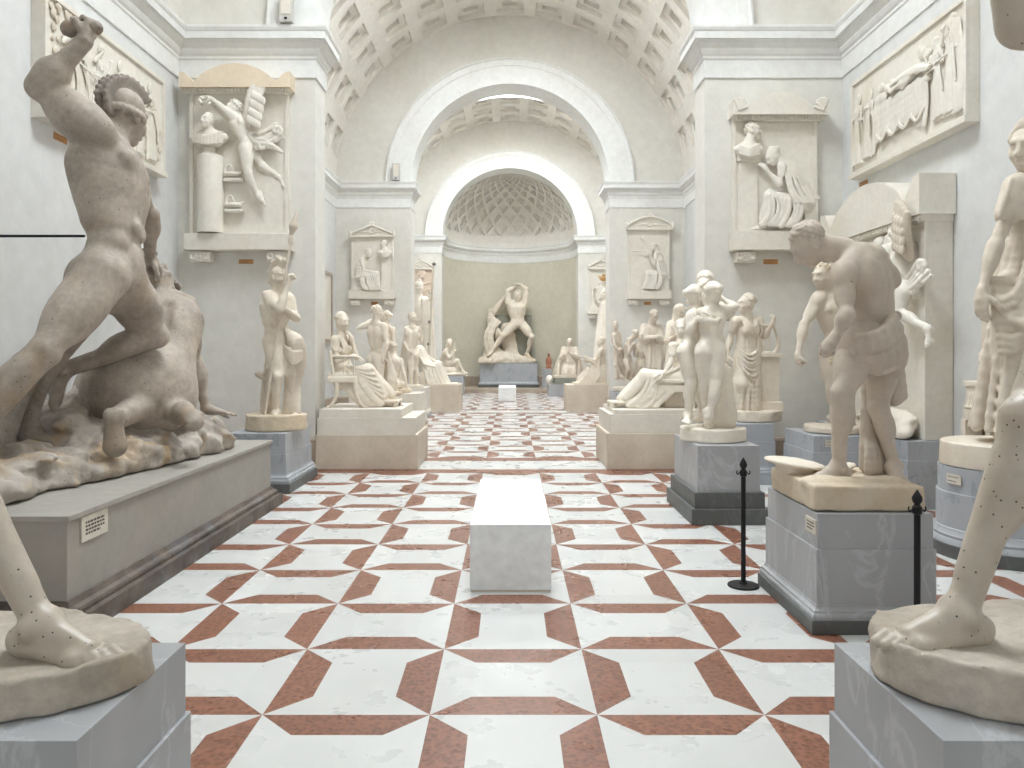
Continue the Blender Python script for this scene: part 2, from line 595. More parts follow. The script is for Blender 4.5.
def nets(D, lo, h, name, fn=None, clipz=None):
    if clipz is not None:
        z = (lo[2] + h * np.arange(D.shape[2])).astype(np.float32)
        D = np.maximum(D, (clipz - z)[None, None, :])
    ins = D < 0
    c = [ins[i:ins.shape[0] - 1 + i, j:ins.shape[1] - 1 + j, k:ins.shape[2] - 1 + k] for i in (0, 1) for j in (0, 1) for k in (0, 1)]
    s = c[0].astype(np.int8)
    for a in c[1:]: s = s + a
    act = (s > 0) & (s < 8)
    I = np.argwhere(act)
    num = np.full(act.shape, -1, np.int64)
    num[act] = np.arange(len(I))
    pos = np.zeros((len(I), 3)); cnt = np.zeros(len(I))
    corners = [(i, j, k) for i in (0, 1) for j in (0, 1) for k in (0, 1)]
    val = {cc: D[I[:, 0] + cc[0], I[:, 1] + cc[1], I[:, 2] + cc[2]].astype(float) for cc in corners}
    for a in corners:
        for d in range(3):
            if a[d] == 0:
                b = list(a); b[d] = 1; b = tuple(b)
                va, vb = val[a], val[b]
                cr = (va < 0) != (vb < 0)
                t = np.where(cr, va / np.where(cr, va - vb, 1), 0)
                p = np.zeros((len(I), 3)); p[:] = a; p[:, d] += t
                pos[cr] += p[cr]; cnt[cr] += 1
    V = lo + (I + pos / cnt[:, None]) * h
    quads = []
    for d in range(3):
        u, w = (d + 1) % 3, (d + 2) % 3
        sl0 = [slice(None)] * 3; sl1 = [slice(None)] * 3
        sl0[d] = slice(0, -1); sl1[d] = slice(1, None)
        a, b = ins[tuple(sl0)], ins[tuple(sl1)]
        E = np.argwhere(a != b)
        ok = np.all(E > 0, axis=1) & (E[:, u] < D.shape[u] - 1) & (E[:, w] < D.shape[w] - 1)
        ok |= False
        E = E[(E[:, u] > 0) & (E[:, w] > 0) & (E[:, u] < D.shape[u] - 1) & (E[:, w] < D.shape[w] - 1)]
        fl = a[E[:, 0], E[:, 1], E[:, 2]]
        def g(du, dw):
            e = E.copy(); e[:, u] -= du; e[:, w] -= dw
            return num[e[:, 0], e[:, 1], e[:, 2]]
        q = np.stack([g(1, 1), g(0, 1), g(0, 0), g(1, 0)], 1)
        q[~fl] = q[~fl][:, ::-1]
        quads.append(q)
    Q = np.concatenate(quads)
    # one light relaxation pass
    S = np.zeros_like(V); C = np.zeros(len(V))
    for i in range(4):
        a, b = Q[:, i], Q[:, (i + 1) % 4]
        np.add.at(S, a, V[b]); np.add.at(C, a, 1)
        np.add.at(S, b, V[a]); np.add.at(C, b, 1)
    V = V * 0.65 + 0.35 * S / np.maximum(C, 1)[:, None]
    if fn is not None: V = fn(V)
    me = bpy.data.meshes.new(name)
    me.vertices.add(len(V)); me.vertices.foreach_set('co', V.astype(np.float32).ravel())
    me.loops.add(len(Q) * 4); me.loops.foreach_set('vertex_index', Q.astype(np.int32).ravel())
    me.polygons.add(len(Q))
    me.polygons.foreach_set('loop_start', np.arange(0, len(Q) * 4, 4, dtype=np.int32))
    me.polygons.foreach_set('loop_total', np.full(len(Q), 4, np.int32))
    me.update(calc_edges=True)
    me.polygons.foreach_set('use_smooth', [True] * len(Q))
    return me


def blob_obj(B, name, mat, parent, **kw):
    kw.setdefault('clipz', CLIP[0])
    return link(name, B.mesh(name, **kw), mat, parent, smooth=True)

# ================================================================== the hall
PIT = 0.75                      # floor grid
X0 = -0.479 * PIT
WX = 4.59                       # half width of the hall
PX = 2.69                       # half width of the openings
PIERS = [(10.5, 11.05, 2.69), (20.0, 20.8, 2.62), (29.2, 30.0, 2.62)]
ZC = 6.06                       # top of the cornice, springing of arches
RV, ZV = 4.59, 5.87             # barrel vaults
RA = 2.62
YB = -3.0


def build_floor():
    V, Fc, MI, T = [], [], [], []
    g = random.Random(3)
    def poly(pts, mi):
        i = len(V)
        for x, y in pts: V.append((x, y, 0.0))
        Fc.append(list(range(i, i + len(pts)))); MI.append(mi); T.append(g.random())
    def clipx(pts):
        for lim, sg in ((-WX, 1), (WX, -1)):
            out = []
            for a, b in zip(pts, pts[1:] + pts[:1]):
                ia, ib = (a[0] - lim) * sg >= 0, (b[0] - lim) * sg >= 0
                if ia: out.append(a)
                if ia != ib:
                    t = (lim - a[0]) / (b[0] - a[0]); out.append((lim, a[1] + t * (b[1] - a[1])))
            pts = out
            if not pts: break
        return pts
    w = 0.24 * PIT
    def field(y0, rows, par):
        for j in range(rows):
            for i in range(-7, 7):
                x = X0 + i * PIT; y = y0 + j * PIT
                a = (i + j + par) % 2 == 0
                o = [(x, y), (x + PIT, y), (x + PIT, y + PIT), (x, y + PIT)]
                n_ = [(x + w, y + w), (x + PIT - w, y + w), (x + PIT - w, y + PIT - w), (x + w, y + PIT - w)]
                for s in range(4):
                    q = [o[s], o[(s + 1) % 4], n_[(s + 1) % 4], n_[s]]
                    red = (s in (1, 3)) == a
                    q = clipx(q)
                    if len(q) > 2: poly(q, 1 if red else 0)
                q = clipx(n_)
                if len(q) > 2: poly(q, 0)
    def band(y0, y1, mi, step=1.5):
        x = -WX
        while x < WX - 1e-6:
            x2 = min(WX, x + step); poly([(x, y0), (x2, y0), (x2, y1), (x, y1)], mi); x = x2
    y1 = 3.405
    field(y1 - 9 * PIT, 18, 0)
    e1 = y1 + 9 * PIT
    band(e1, 10.47, 1); band(10.47, 11.27, 0); band(11.27, 11.6, 1)
    field(11.6, 11, 0)
    e2 = 11.6 + 11 * PIT
    band(e2, 20.1, 1); band(20.1, 20.9, 0); band(20.9, 21.2, 1)
    field(21.2, 11, 1)
    e3 = 21.2 + 11 * PIT
    poly([(-WX, e3), (WX, e3), (WX, 33.0), (-WX, 33.0)], 0)
    me = mesh_from(V, Fc, 'floor')
    a = me.attributes.new('tone', 'FLOAT', 'FACE')
    a.data.foreach_set('value', T)
    me.polygons.foreach_set('material_index', MI)
    o = link('floor', me, [M['floor_white'], M['floor_red']])
    struct(o)


build_floor()

# side walls and the wall behind the viewer
for nm, s in (('wall_left', -1), ('wall_right', 1)):
    b = MB(); b.box((min(s * WX, s * (WX + .4)), YB, 0), (max(s * WX, s * (WX + .4)), 30.4, ZV + .3))
    struct(b.build(nm, M['side_wall']))
b = MB(); b.box((-WX - .4, YB - .3, 0), (WX + .4, YB, 11)); struct(b.build('wall_entrance', M['wall']))


def cross_wall(nm, y0, y1, hw, mat):
    b = MB()
    pts = [(-WX, 0), (-hw, 0), (-hw, ZC)]
    for i in range(1, 48):
        a = PI - PI * i / 48
        pts.append((hw * math.cos(a), ZC + hw * math.sin(a)))
    pts += [(hw, ZC), (hw, 0), (WX, 0), (WX, 10.9), (-WX, 10.9)]
    b.prism(pts, lambda u, v, w: (u, y0 + w, v), y1 - y0)
    return struct(b.build(nm, mat))


def archivolt(nm, y0, y1, r, ro):
    """moulded band round an arch, with its soffit"""
    prof = [(r - .03, y1 + .05), (r - .03, y0 - .05), (ro - .2, y0 - .05), (ro - .2, y0 - .075), (ro - .05, y0 - .085), (ro - .03, y0 - .12), (ro, y0 - .12), (ro, y0 + .02)]
    n = 64; V, Fc = [], []
    for i in range(n + 1):
        a = PI * i / n
        for rr, y in prof: V.append((rr * math.cos(a), y, ZC + rr * math.sin(a)))
    k = len(prof)
    for i in range(n):
        for j in range(k - 1):
            Fc.append((i * k + j, (i + 1) * k + j, (i + 1) * k + j + 1, i * k + j + 1))
    o = link(nm, mesh_from(V, Fc, nm), M['trim'])
    struct(o)


for i, (y0, y1, hw) in enumerate(PIERS):
    cross_wall(['wall_near_arch', 'wall_middle_arch', 'wall_apse_arch'][i], y0, y1, hw, M['wall'])
    archivolt('trim_%d' % (i + 1), y0, y1, hw, hw + .64)


# cornice: one moulding running round piers and walls, and round the apse
def cornice(nm, path, side, mat=M['trim']):
    prof = [(0.0, 5.40), (0.035, 5.40), (0.035, 5.64), (0.06, 5.66), (0.06, 5.69), (0.10, 5.72), (0.13, 5.76), (0.13, 5.79),
            (0.22, 5.85), (0.235, 5.88), (0.235, 5.885), (0.30, 5.885), (0.30, 5.98), (0.315, 5.99), (0.34, 6.03), (0.34, 6.06), (0.0, 6.075)]
    prof = [(a * .58, z) for a, z in prof]
    V, Fc = sweep(path, prof, side)
    struct(link(nm, mesh_from(V, Fc, nm), mat))


def wall_path(s):
    p = [(s * WX, YB)]
    for (y0, y1, hw) in PIERS[:2]:
        p += [(s * WX, y0), (s * hw, y0), (s * hw, y1), (s * WX, y1)]
    p += [(s * WX, 29.2), (s * 2.62, 29.2), (s * 2.62, 30.0)]
    return p


apse = [(2.62 * math.cos(a), 30.0 + 2.62 * math.sin(a)) for a in [PI - PI * i / 40 for i in range(41)]]
cornice('trim_4', wall_path(-1), 1)
cornice('trim_5', wall_path(1), -1)
cornice('trim_6', apse, 1)

# stone skirting along the foot of the walls
sk = [(0, 0.0), (0.05, 0.0), (0.05, 0.40), (0.035, 0.43), (0.0, 0.44)]
for nm, p, s in (('baseboard_left', wall_path(-1), 1), ('baseboard_right', wall_path(1), -1), ('baseboard_apse', apse, 1)):
    V, Fc = sweep(p, sk, s)
    zoff = 0.14 if nm == 'baseboard_apse' else 0
    struct(link(nm, mesh_from([(v[0], v[1], v[2] + zoff) for v in V], Fc, nm), M['skirt']))

# apse: curved wall, coffered half dome, one step up
V, Fc = [], []
for i, (x, y) in enumerate(apse):
    V += [(x, y, 0), (x, y, ZC + .02)]
    if i: Fc.append((2 * i - 2, 2 * i, 2 * i + 1, 2 * i - 1))
o = struct(link('wall_apse', mesh_from(V, Fc, 'wall_apse'), M['apse'], smooth=True))
b = MB(); b.box((-2.62, 29.45, 0), (2.62, 32.7, 0.14)); struct(b.build('floor_apse_step', M['skirt']))


def half_dome():
    V, Fc = [], []
    r0 = 2.62
    def pt(ph, y, d):
        ph = min(max(ph, 0.0), PI)
        lam = math.atan(math.sinh(y))
        r = r0 + d
        return (-r * math.cos(lam) * math.cos(ph), 30.0 + r * math.cos(lam) * math.sin(ph), ZC + r * math.sin(lam))
    NC = 12
    hw = PI / NC / 2; hh = hw * 1.42
    yb = 0.17
    def quad(a, b_, c, d, n=3):
        i = len(V)
        for s in range(n + 1):
            for t in range(n + 1):
                u, v = s / n, t / n
                q = [(a[m] * (1 - u) + b_[m] * u) * (1 - v) + (d[m] * (1 - u) + c[m] * u) * v for m in range(3)]
                V.append(pt(*q))
        for s in range(n):
            for t in range(n):
                p = i + s * (n + 1) + t
                Fc.append((p, p + 1, p + n + 2, p + n + 1))
    n = 24
    for i in range(n):                                   # plain band at the springing
        quad((PI * i / n, -0.02, 0), (PI * (i + 1) / n, -0.02, 0), (PI * (i + 1) / n, yb, 0), (PI * i / n, yb, 0), 2)
    rings = [(1.0, 0), (0.74, 0), (0.72, .09), (0.48, .09), (0.46, .16)]
    for j in range(0, 22):
        cy = yb + j * hh
        for i in range(NC + 1):
            cx = (2 * i + (j % 2)) * hw
            if cx > PI + 1e-6: continue
            low = j == 0
            def P4(s, d):
                q = [(cx + hw * s, cy, d), (cx, cy + hh * s, d), (cx - hw * s, cy, d), (cx, cy - hh * s, d)]
                return q
            if low:
                # upper half only: a triangle
                def T3(s, d):
                    oy = hh * (1 - s) * 0.36
                    return [(cx + hw * s, cy + oy, d), (cx, cy + oy + hh * s * 1.0 * (1 - 0.0) - (1 - s) * hh * .1, d), (cx - hw * s, cy + oy, d)]
                for (s0, d0), (s1, d1) in zip(rings, rings[1:]):
                    A, B = T3(s0, d0), T3(s1, d1)
                    for m in range(3): quad(A[m], A[(m + 1) % 3], B[(m + 1) % 3], B[m], 2)
                B = T3(*rings[-1]); quad(B[0], B[1], B[2], B[2], 2)
            else:
                for (s0, d0), (s1, d1) in zip(rings, rings[1:]):
                    A, B = P4(s0, d0), P4(s1, d1)
                    for m in range(4): quad(A[m], A[(m + 1) % 4], B[(m + 1) % 4], B[m], 2)
                B = P4(*rings[-1]); quad(B[0], B[1], B[2], B[3], 2)
    # closing shell at the back of the coffers
    n, m_ = 32, 12
    i0 = len(V)
    for i in range(n + 1):
        for j in range(m_ + 1):
            lam = PI / 2 * j / m_; ph = PI * i / n; r = r0 + .18
            V.append((-r * math.cos(lam) * math.cos(ph), 30.0 + r * math.cos(lam) * math.sin(ph), ZC + r * math.sin(lam)))
    for i in range(n):
        for j in range(m_):
            p = i0 + i * (m_ + 1) + j
            Fc.append((p, p + 1, p + m_ + 2, p + m_ + 1))
    struct(link('ceiling_apse', mesh_from(V, Fc, 'ceiling_apse'), M['vault']))


half_dome()


def vault(nm, y0, y1, rows, sky):
    """coffered barrel vault with a rectangular skylight in its crown; sky = (first row, last row)"""
    V, Fc = [], []
    NC, PH = 13, R(12.6)
    pitch = (y1 - y0) / rows
    lev = [(0, 0), (.16, 0), (.165, 1), (.31, 1), (.315, 2), (.5, 2), (.685, 2), (.69, 1), (.835, 1), (.84, 0), (1, 0)]
    dep = [0, .10, .19]
    def S(th, y, d):
        r = RV + d
        return (r * math.sin(th), y, ZV + r * math.cos(th))
    for c in range(NC):
        t0 = (c - NC / 2) * PH
        us = []
        for (u, l), (u2, l2) in zip(lev, lev[1:]):
            us.append((u, l))
            if u2 - u > .1: us.append(((u + u2) / 2, l))
        us.append(lev[-1])
        for r_ in range(rows):
            if sky and sky[0] <= r_ <= sky[1] and abs(c - NC // 2) <= 1: continue
            b0 = len(V)
            for u, lu in us:
                for v, lv in lev:
                    V.append(S(t0 + u * PH, y0 + (r_ + v) * pitch, dep[min(lu, lv)]))
            k = len(lev)
            for i in range(len(us) - 1):
                for j in range(k - 1):
                    p = b0 + i * k + j
                    Fc.append((p, p + 1, p + k + 1, p + k))
    tmax = NC / 2 * PH
    for s in (-1, 1):                                    # plain strips down to the springing
        for i in range(4):
            a, b_ = tmax + (PI / 2 - tmax) * i / 4, tmax + (PI / 2 - tmax) * (i + 1) / 4
            q = len(V)
            V.extend([S(s * a, y0, 0), S(s * a, y1, 0), S(s * b_, y1, 0), S(s * b_, y0, 0)])
            Fc.append((q, q + 1, q + 2, q + 3))
    if sky:                                              # the shaft of the skylight
        ya, yb = y0 + sky[0] * pitch, y0 + (sky[1] + 1) * pitch
        tt = 1.5 * PH; zt = ZV + RV + .95
        n = 8
        arc = [S(-tt + 2 * tt * i / n, 0, 0) for i in range(n + 1)]
        for y in (ya, yb):
            q = len(V)
            for (x, _, z) in arc: V.extend([(x, y, z), (x, y, zt)])
            for i in range(n): Fc.append((q + 2 * i, q + 2 * i + 1, q + 2 * i + 3, q + 2 * i + 2))
        for s in (0, -1):
            x, _, z = arc[s]; q = len(V)
            V.extend([(x, ya, z), (x, yb, z), (x, yb, zt), (x, ya, zt)]); Fc.append((q, q + 1, q + 2, q + 3))
    struct(link(nm, mesh_from(V, Fc, nm), M['vault']))
    if sky:
        hx = RV * math.sin(1.5 * PH)
        return (ya, yb, hx, ZV + RV + .95)


SKY = [vault('ceiling_near', YB, 10.5, 14, (8, 11)), vault('ceiling_middle', 11.05, 20.0, 9, (3, 5)), vault('ceiling_far', 20.8, 29.2, 9, (3, 5))]

# frosted panes of the skylights; the daylight comes through them
LIGHT_W = [840, 760, 1010]
sky_mat, nt_, b_ = new_mat('skylight_glass', 0.4)
b_.inputs['Base Color'].default_value = (0.9, 0.93, 0.96, 1)
b_.inputs['Emission Color'].default_value = (0.93, 0.97, 1.0, 1)
b_.inputs['Emission Strength'].default_value = 2.5
for i, (ya, yb, hx, z) in enumerate(SKY):
    mb = MB(); mb.box((-hx, ya, z), (hx, yb, z + .03))
    struct(mb.build('window_%d' % (i + 1), sky_mat))
    mb = MB()
    for k in range(1, 4): mb.box((-hx + 2 * hx * k / 4 - .02, ya, z - .05), (-hx + 2 * hx * k / 4 + .02, yb, z - .001))
    for k in range(1, 3): mb.box((-hx, ya + (yb - ya) * k / 3 - .02, z - .05), (hx, ya + (yb - ya) * k / 3 + .02, z - .001))
    struct(mb.build('window_%d_glazing_bar' % (i + 1), M['trim']))
    L = bpy.data.lights.new('daylight', 'AREA')
    L.shape = 'RECTANGLE'; L.size = 2 * hx - .1; L.size_y = yb - ya - .1
    L.energy = LIGHT_W[i]; L.color = (0.87, 0.93, 1.0)
    lo = bpy.data.objects.new('daylight', L); COL.objects.link(lo)
    lo.location = (0, (ya + yb) / 2, z - .08)

# added window-shaped glow panel, unseen behind the viewer, fills light on camera-facing sides
FILL_PANEL = (-3.4, 3.4, 1.6, 8.8)
mb = MB(); mb.box((FILL_PANEL[0], YB - .02, FILL_PANEL[2]), (FILL_PANEL[1], YB + .03, FILL_PANEL[3])); fill_mat, nt_, b_ = new_mat('window_glass', 0.3)
b_.inputs['Base Color'].default_value = (0.8, 0.85, 0.9, 1)
b_.inputs['Emission Color'].default_value = (0.9, 0.95, 1.0, 1)
b_.inputs['Emission Strength'].default_value = 0.8
struct(mb.build('window_4', fill_mat))
mb = MB()
for k in range(0, 6): mb.box((FILL_PANEL[0] + 6.8 * k / 5 - .05, YB + .029, FILL_PANEL[2]), (FILL_PANEL[0] + 6.8 * k / 5 + .05, YB + .09, FILL_PANEL[3]))
for k in range(0, 6): mb.box((FILL_PANEL[0], YB + .029, FILL_PANEL[2] + 7.2 * k / 5 - .05), (FILL_PANEL[1], YB + .085, FILL_PANEL[2] + 7.2 * k / 5 + .05))
struct(mb.build('window_4_glazing_bar', M['trim']))

# ================================================================== the human figure
def on(px, Y, top):
    return np.array([(px - CX) * Y / F_PX, Y, top + .0015])


def pts(Y0, **kw):
    """joints from photo pixels and depth: name = (px, py, dy)"""
    return {k: at(v[0], v[1], Y0 + (v[2] if len(v) > 2 else 0.0)) for k, v in kw.items()}


def ortho(d, g):
    d = nrm(d)
    g = np.asarray(g, float)
    u = g - d * g.dot(d)
    if np.linalg.norm(u) < 1e-4:
        u = np.cross(d, [0.31, 0.2, 0.9])
    return nrm(u)


def hand(B, w, d, pn, side, H, curl=0.5, thumb=0.4, s=1.0):
    """side +1 right, -1 left; d towards the fingers, pn where the palm faces"""
    d = nrm(d); pn = ortho(d, pn)
    t = np.cross(d, pn) * side
    mr = 0.62 * B.h
    L = H * s
    B.ell(w + d * .024 * L, (.032 * L, .0225 * L, max(.011 * L, mr)), (d, t, pn), k=.010 * L)
    B.cap(w - d * .012 * L, w + d * .012 * L, .0165 * L, .017 * L, k=.012 * L)
    for i, ln in enumerate((.044, .049, .046, .036)):
        off = (1.5 - i)
        p = w + d * (.046 - .004 * abs(off - .3)) * L + t * off * .0108 * L
        r = max(.0062 * L * (1 - .06 * i), mr)
        for j, f in enumerate((.46, .31, .23)):
            a = curl * (.75, 1.75, 2.5)[j] + (0.06 * i * curl)
            sp = t * off * .05 * (1 - min(1, curl))
            q = p + (d * math.cos(a) + pn * math.sin(a) + sp) * ln * f * L
            B.cap(p, q, r, r * .9, k=.004 * L)
            p = q; r *= .93
    p = w + d * .008 * L + t * .016 * L + pn * .003 * L
    a = thumb
    for j, ln in enumerate((.026, .022, .018)):
        dd = nrm(d * (.55 + .28 * j) + t * (.75 - .3 * j) + pn * (a + .15 * j))
        if curl > 1.1: dd = nrm((d * .7 + t * .45 + pn * .55, d * .35 - t * .2 + pn * .85, -t * .9 + pn * .25)[j])
        q = p + dd * ln * L
        r = max((.0092, .0076, .0068)[j] * L, mr)
        B.cap(p, q, r, r * .9, k=.007 * L)
        p = q


def foot(B, an, t, up, side, H, m=1.0):
    """an ankle joint, t towards the toes, up away from the sole"""
    t = nrm(t); n = ortho(t, up); w = np.cross(t, n) * side       # w points to the little toe
    mr = .62 * B.h
    L = H
    B.ell(an - t * .024 * L - n * .026 * L, (.026 * L, .0205 * L, .0215 * L), (t, w, n), k=.018 * L)
    B.cap(an - n * .008 * L + t * .008 * L, an + t * .072 * L - n * .027 * L - w * .004 * L, .0225 * L, .0145 * L, k=.022 * L)
    B.cap(an - t * .02 * L - n * .031 * L + w * .008 * L, an + t * .07 * L - n * .035 * L + w * .014 * L, .0135 * L, .011 * L, k=.016 * L)
    B.cap(an + t * .072 * L - n * .031 * L - w * .017 * L, an + t * .068 * L - n * .033 * L + w * .019 * L, .0135 * L, .0105 * L, k=.012 * L)
    B.ball(an + w * .020 * L - n * .003 * L, .0125 * L, k=.012 * L)
    B.ball(an - w * .019 * L + n * .002 * L, .0125 * L, k=.012 * L)
    for i in range(5):
        o = (-.0215, -.0085, .0015, .0105, .0190)[i] * L
        ln = (.034, .034, .030, .025, .019)[i] * L
        r = max((.0098, .0072, .0068, .0064, .0060)[i] * L, mr)
        b = an + t * (.076 - .0035 * i) * L - n * .0335 * L + w * o
        k1 = b + t * ln * .55 + n * .003 * L
        B.cap(b, k1, r * .95, r, k=.005 * L)
        B.cap(k1, b + t * ln - n * .003 * L, r, r * .88, k=.004 * L)


def arm(B, sh, el, wr, H, m=1.0, fem=False, outw=None):
    L = H; mr = .7 * B.h
    d = nrm(el - sh); e = nrm(wr - el)
    f = 0.82 if fem else 1.0
    bend = ortho(d, e) if np.linalg.norm(np.cross(d, e)) > .05 else ortho(d, [.1, -1, .1])
    ul = np.linalg.norm(el - sh); fl = np.linalg.norm(wr - el)
    B.cap(sh, el, .031 * L * f * m, .0225 * L * f, k=.02 * L)
    B.ell(sh + d * .03 * L, (.045 * L, .036 * L * f * m, .036 * L * f * m), (d, bend, np.cross(d, bend)), k=.025 * L)
    if not fem:
        B.ell(lerp(sh, el, .55) + bend * .012 * L * m, (ul * .28, .021 * L * m, .021 * L * m), (d, bend, np.cross(d, bend)), k=.014 * L)
        B.ell(lerp(sh, el, .5) - bend * .012 * L * m, (ul * .3, .021 * L * m, .022 * L * m), (d, bend, np.cross(d, bend)), k=.016 * L)
    B.ball(el, .0225 * L * f, k=.015 * L)
    B.cap(el, wr, .0235 * L * f, max(.0158 * L * f, mr), k=.016 * L)
    B.ell(lerp(el, wr, .27), (fl * .3, .0275 * L * f * m, .0265 * L * f * m), (e, ortho(e, d), np.cross(e, ortho(e, d))), k=.016 * L)


def leg(B, hip, kn, an, fw, H, m=1.0, fem=False):
    """fw: the way the knee points"""
    L = H
    d = nrm(kn - hip); e = nrm(an - kn)
    f1 = ortho(d, fw); f2 = ortho(e, fw)
    tl = np.linalg.norm(kn - hip); cl = np.linalg.norm(an - kn)
    th = .058 if fem else .055
    B.cap(lerp(hip, kn, .04), kn, th * L * m, .031 * L, k=.03 * L)
    B.ell(lerp(hip, kn, .42) + f1 * .014 * L, (tl * .42, .043 * L * m, .040 * L * m), (d, np.cross(d, f1), f1), k=.025 * L)
    B.ell(lerp(hip, kn, .45) - f1 * .014 * L, (tl * .40, .040 * L * m, .036 * L * m), (d, np.cross(d, f1), f1), k=.025 * L)
    B.ball(kn + f1 * .003 * L, .0315 * L, k=.018 * L)
    B.ell(kn + nrm(f1 + f2) * .019 * L, (.020 * L, .019 * L, .017 * L), (nrm(d + e), np.cross(d, f1), nrm(f1 + f2)), k=.014 * L)
    if not fem:
        for s, z in ((-1, .86), (1, .82)):
            B.ell(lerp(hip, kn, z) + np.cross(d, f1) * s * .021 * L + f1 * .012 * L, (.035 * L, .017 * L, .017 * L), (d, np.cross(d, f1), f1), k=.014 * L)
    B.cap(kn, an, .0295 * L, .0185 * L, k=.02 * L)
    B.ell(lerp(kn, an, .30) - f2 * .013 * L, (cl * .27, .0335 * L * (m if not fem else .97), .030 * L), (e, np.cross(e, f2), f2), k=.02 * L)
    B.cap(lerp(kn, an, .12) + f2 * .012 * L, lerp(kn, an, .8) + f2 * .006 * L, .017 * L, .012 * L, k=.018 * L)
    B.cap(lerp(kn, an, .7) - f2 * .009 * L, an - f2 * .016 * L - nrm(an - kn) * .0, .011 * L, .009 * L, k=.016 * L)
    B.ball(an, .0195 * L, k=.015 * L)


def head(B, c, face, up, H, neck=None, fem=False, s=1.0, detail=True):
    """c centre of the skull; face: where it looks"""
    L = H * s
    f = nrm(face); u = ortho(f, up); r = np.cross(f, u)
    A = (r, f, u)
    if neck is not None:
        B.cap(neck, c - u * .030 * L - f * .010 * L, (.034 if not fem else .028) * L, (.031 if not fem else .026) * L, k=.02 * L)
        B.cap(neck - f * .01 * L, lerp(neck, c, .5) - f * .012 * L, .036 * L * (.8 if fem else 1), .028 * L * (.8 if fem else 1), k=.02 * L)
    B.ell(c + u * .016 * L - f * .008 * L, (.0385 * L, .049 * L, .045 * L), A, k=.02 * L)
    B.ell(c - u * .014 * L + f * .016 * L, (.0325 * L, .032 * L, .047 * L), A, k=.016 * L)
    B.ell(c - u * .052 * L + f * .030 * L, (.014 * L, .014 * L, .011 * L), A, k=.014 * L)
    if not detail: return f, u, r
    B.cap(c + u * .016 * L + f * .0405 * L - r * .019 * L, c + u * .016 * L + f * .0405 * L + r * .019 * L, .009 * L, .009 * L, k=.010 * L)
    for sg in (-1, 1):
        B.ell(c + u * .001 * L + f * .050 * L + r * sg * .0175 * L, (.0115 * L, .009 * L, .008 * L), A, k=.008 * L, sub=True)
        B.ell(c + u * .0015 * L + f * .038 * L + r * sg * .017 * L, (.010 * L, .0085 * L, .0072 * L), A, k=.003 * L)
        B.ell(c - u * .018 * L + f * .034 * L + r * sg * .019 * L, (.013 * L, .011 * L, .012 * L), A, k=.012 * L)
        B.ell(c - u * .008 * L - f * .004 * L + r * sg * .0385 * L, (.006 * L, .0125 * L, .019 * L), A, k=.006 * L)
    B.cap(c + u * .010 * L + f * .046 * L, c - u * .017 * L + f * .057 * L, .0058 * L, .0092 * L, k=.007 * L)
    B.cap(c - u * .019 * L + f * .049 * L - r * .007 * L, c - u * .019 * L + f * .049 * L + r * .007 * L, .0066 * L, .0066 * L, k=.005 * L)
    for z, rr in ((.031, .0056), (.0385, .0060)):
        B.cap(c - u * z * L + f * .0435 * L - r * .010 * L, c - u * z * L + f * .0435 * L + r * .010 * L, rr * L, rr * L, k=.003 * L)
    return f, u, r


def curls(B, c, f, u, r, H, n=90, rad=.0115, lift=1.0, low=-.55, seed=2, s=1.13, fringe=.62):
    """short curly hair over the skull"""
    L = H * s; g = random.Random(seed)
    B.ell(c + u * .020 * L - f * .012 * L, (.0405 * L, .048 * L, .0455 * L), (r, f, u), k=.01 * L)
    for i in range(n):
        z = 1 - 2 * (i + .5) / n; a = i * 2.39996
        x = math.sqrt(1 - z * z) * math.cos(a); y = math.sqrt(1 - z * z) * math.sin(a)
        if z < low or (y > .25 and z < fringe) or (z < -.25 and y > -.1): continue
        q = c + r * x * .0405 * L + f * (y * .050 - .010) * L + u * (z * .047 + .016) * L * lift
        rr = rad * L * g.uniform(.75, 1.25)
        B.ball(q, max(rr, .6 * B.h), k=.003 * L)


def waves(B, c, f, u, r, H, bun=True, band=True, s=1.13, bunpos=None):
    """long hair combed back in waves and gathered in a knot"""
    L = H * s
    hc = c + u * .025 * L - f * .021 * L
    B.ell(hc, (.0415 * L, .0455 * L, .0440 * L), (r, f, u), k=.01 * L)
    def sk(x, y, z, e=.001):
        d = nrm((x, y, z)); q = 1 / math.sqrt((d[0] / .0415) ** 2 + (d[1] / .0455) ** 2 + (d[2] / .0440) ** 2) + e
        return hc + (r * d[0] + f * d[1] + u * d[2]) * q * L
    B.ell(c - f * .030 * L - u * .016 * L, (.033 * L, .026 * L, .030 * L), (r, f, u), k=.015 * L)
    for i in range(11):
        a = -1.45 + 2.9 * i / 10; sa, ca = math.sin(a), math.cos(a)
        B.curve([sk(sa * .92, .62, ca * .80 + .02), sk(sa, .20, ca * .95), sk(sa, -.25, ca), sk(sa * .55, -.9, .25 * ca + .12)], [.0035 * L, .0062 * L, .0062 * L, .006 * L], 5, k=.004 * L)
    if band:
        B.tube([sk(.84 * math.cos(t), .84 * math.sin(t), .56 + .14 * math.sin(t), .002) for t in np.linspace(0, 2 * PI, 22)], .0036 * L, k=.003 * L)
    if bun:
        b = c - f * .062 * L + u * .028 * L if bunpos is None else bunpos
        B.ball(b, .024 * L, k=.008 * L)
        for i in range(6):
            t = i * PI / 3
            B.ball(b - f * .010 * L + r * math.cos(t) * .014 * L + u * math.sin(t) * .014 * L, .0095 * L, k=.004 * L)


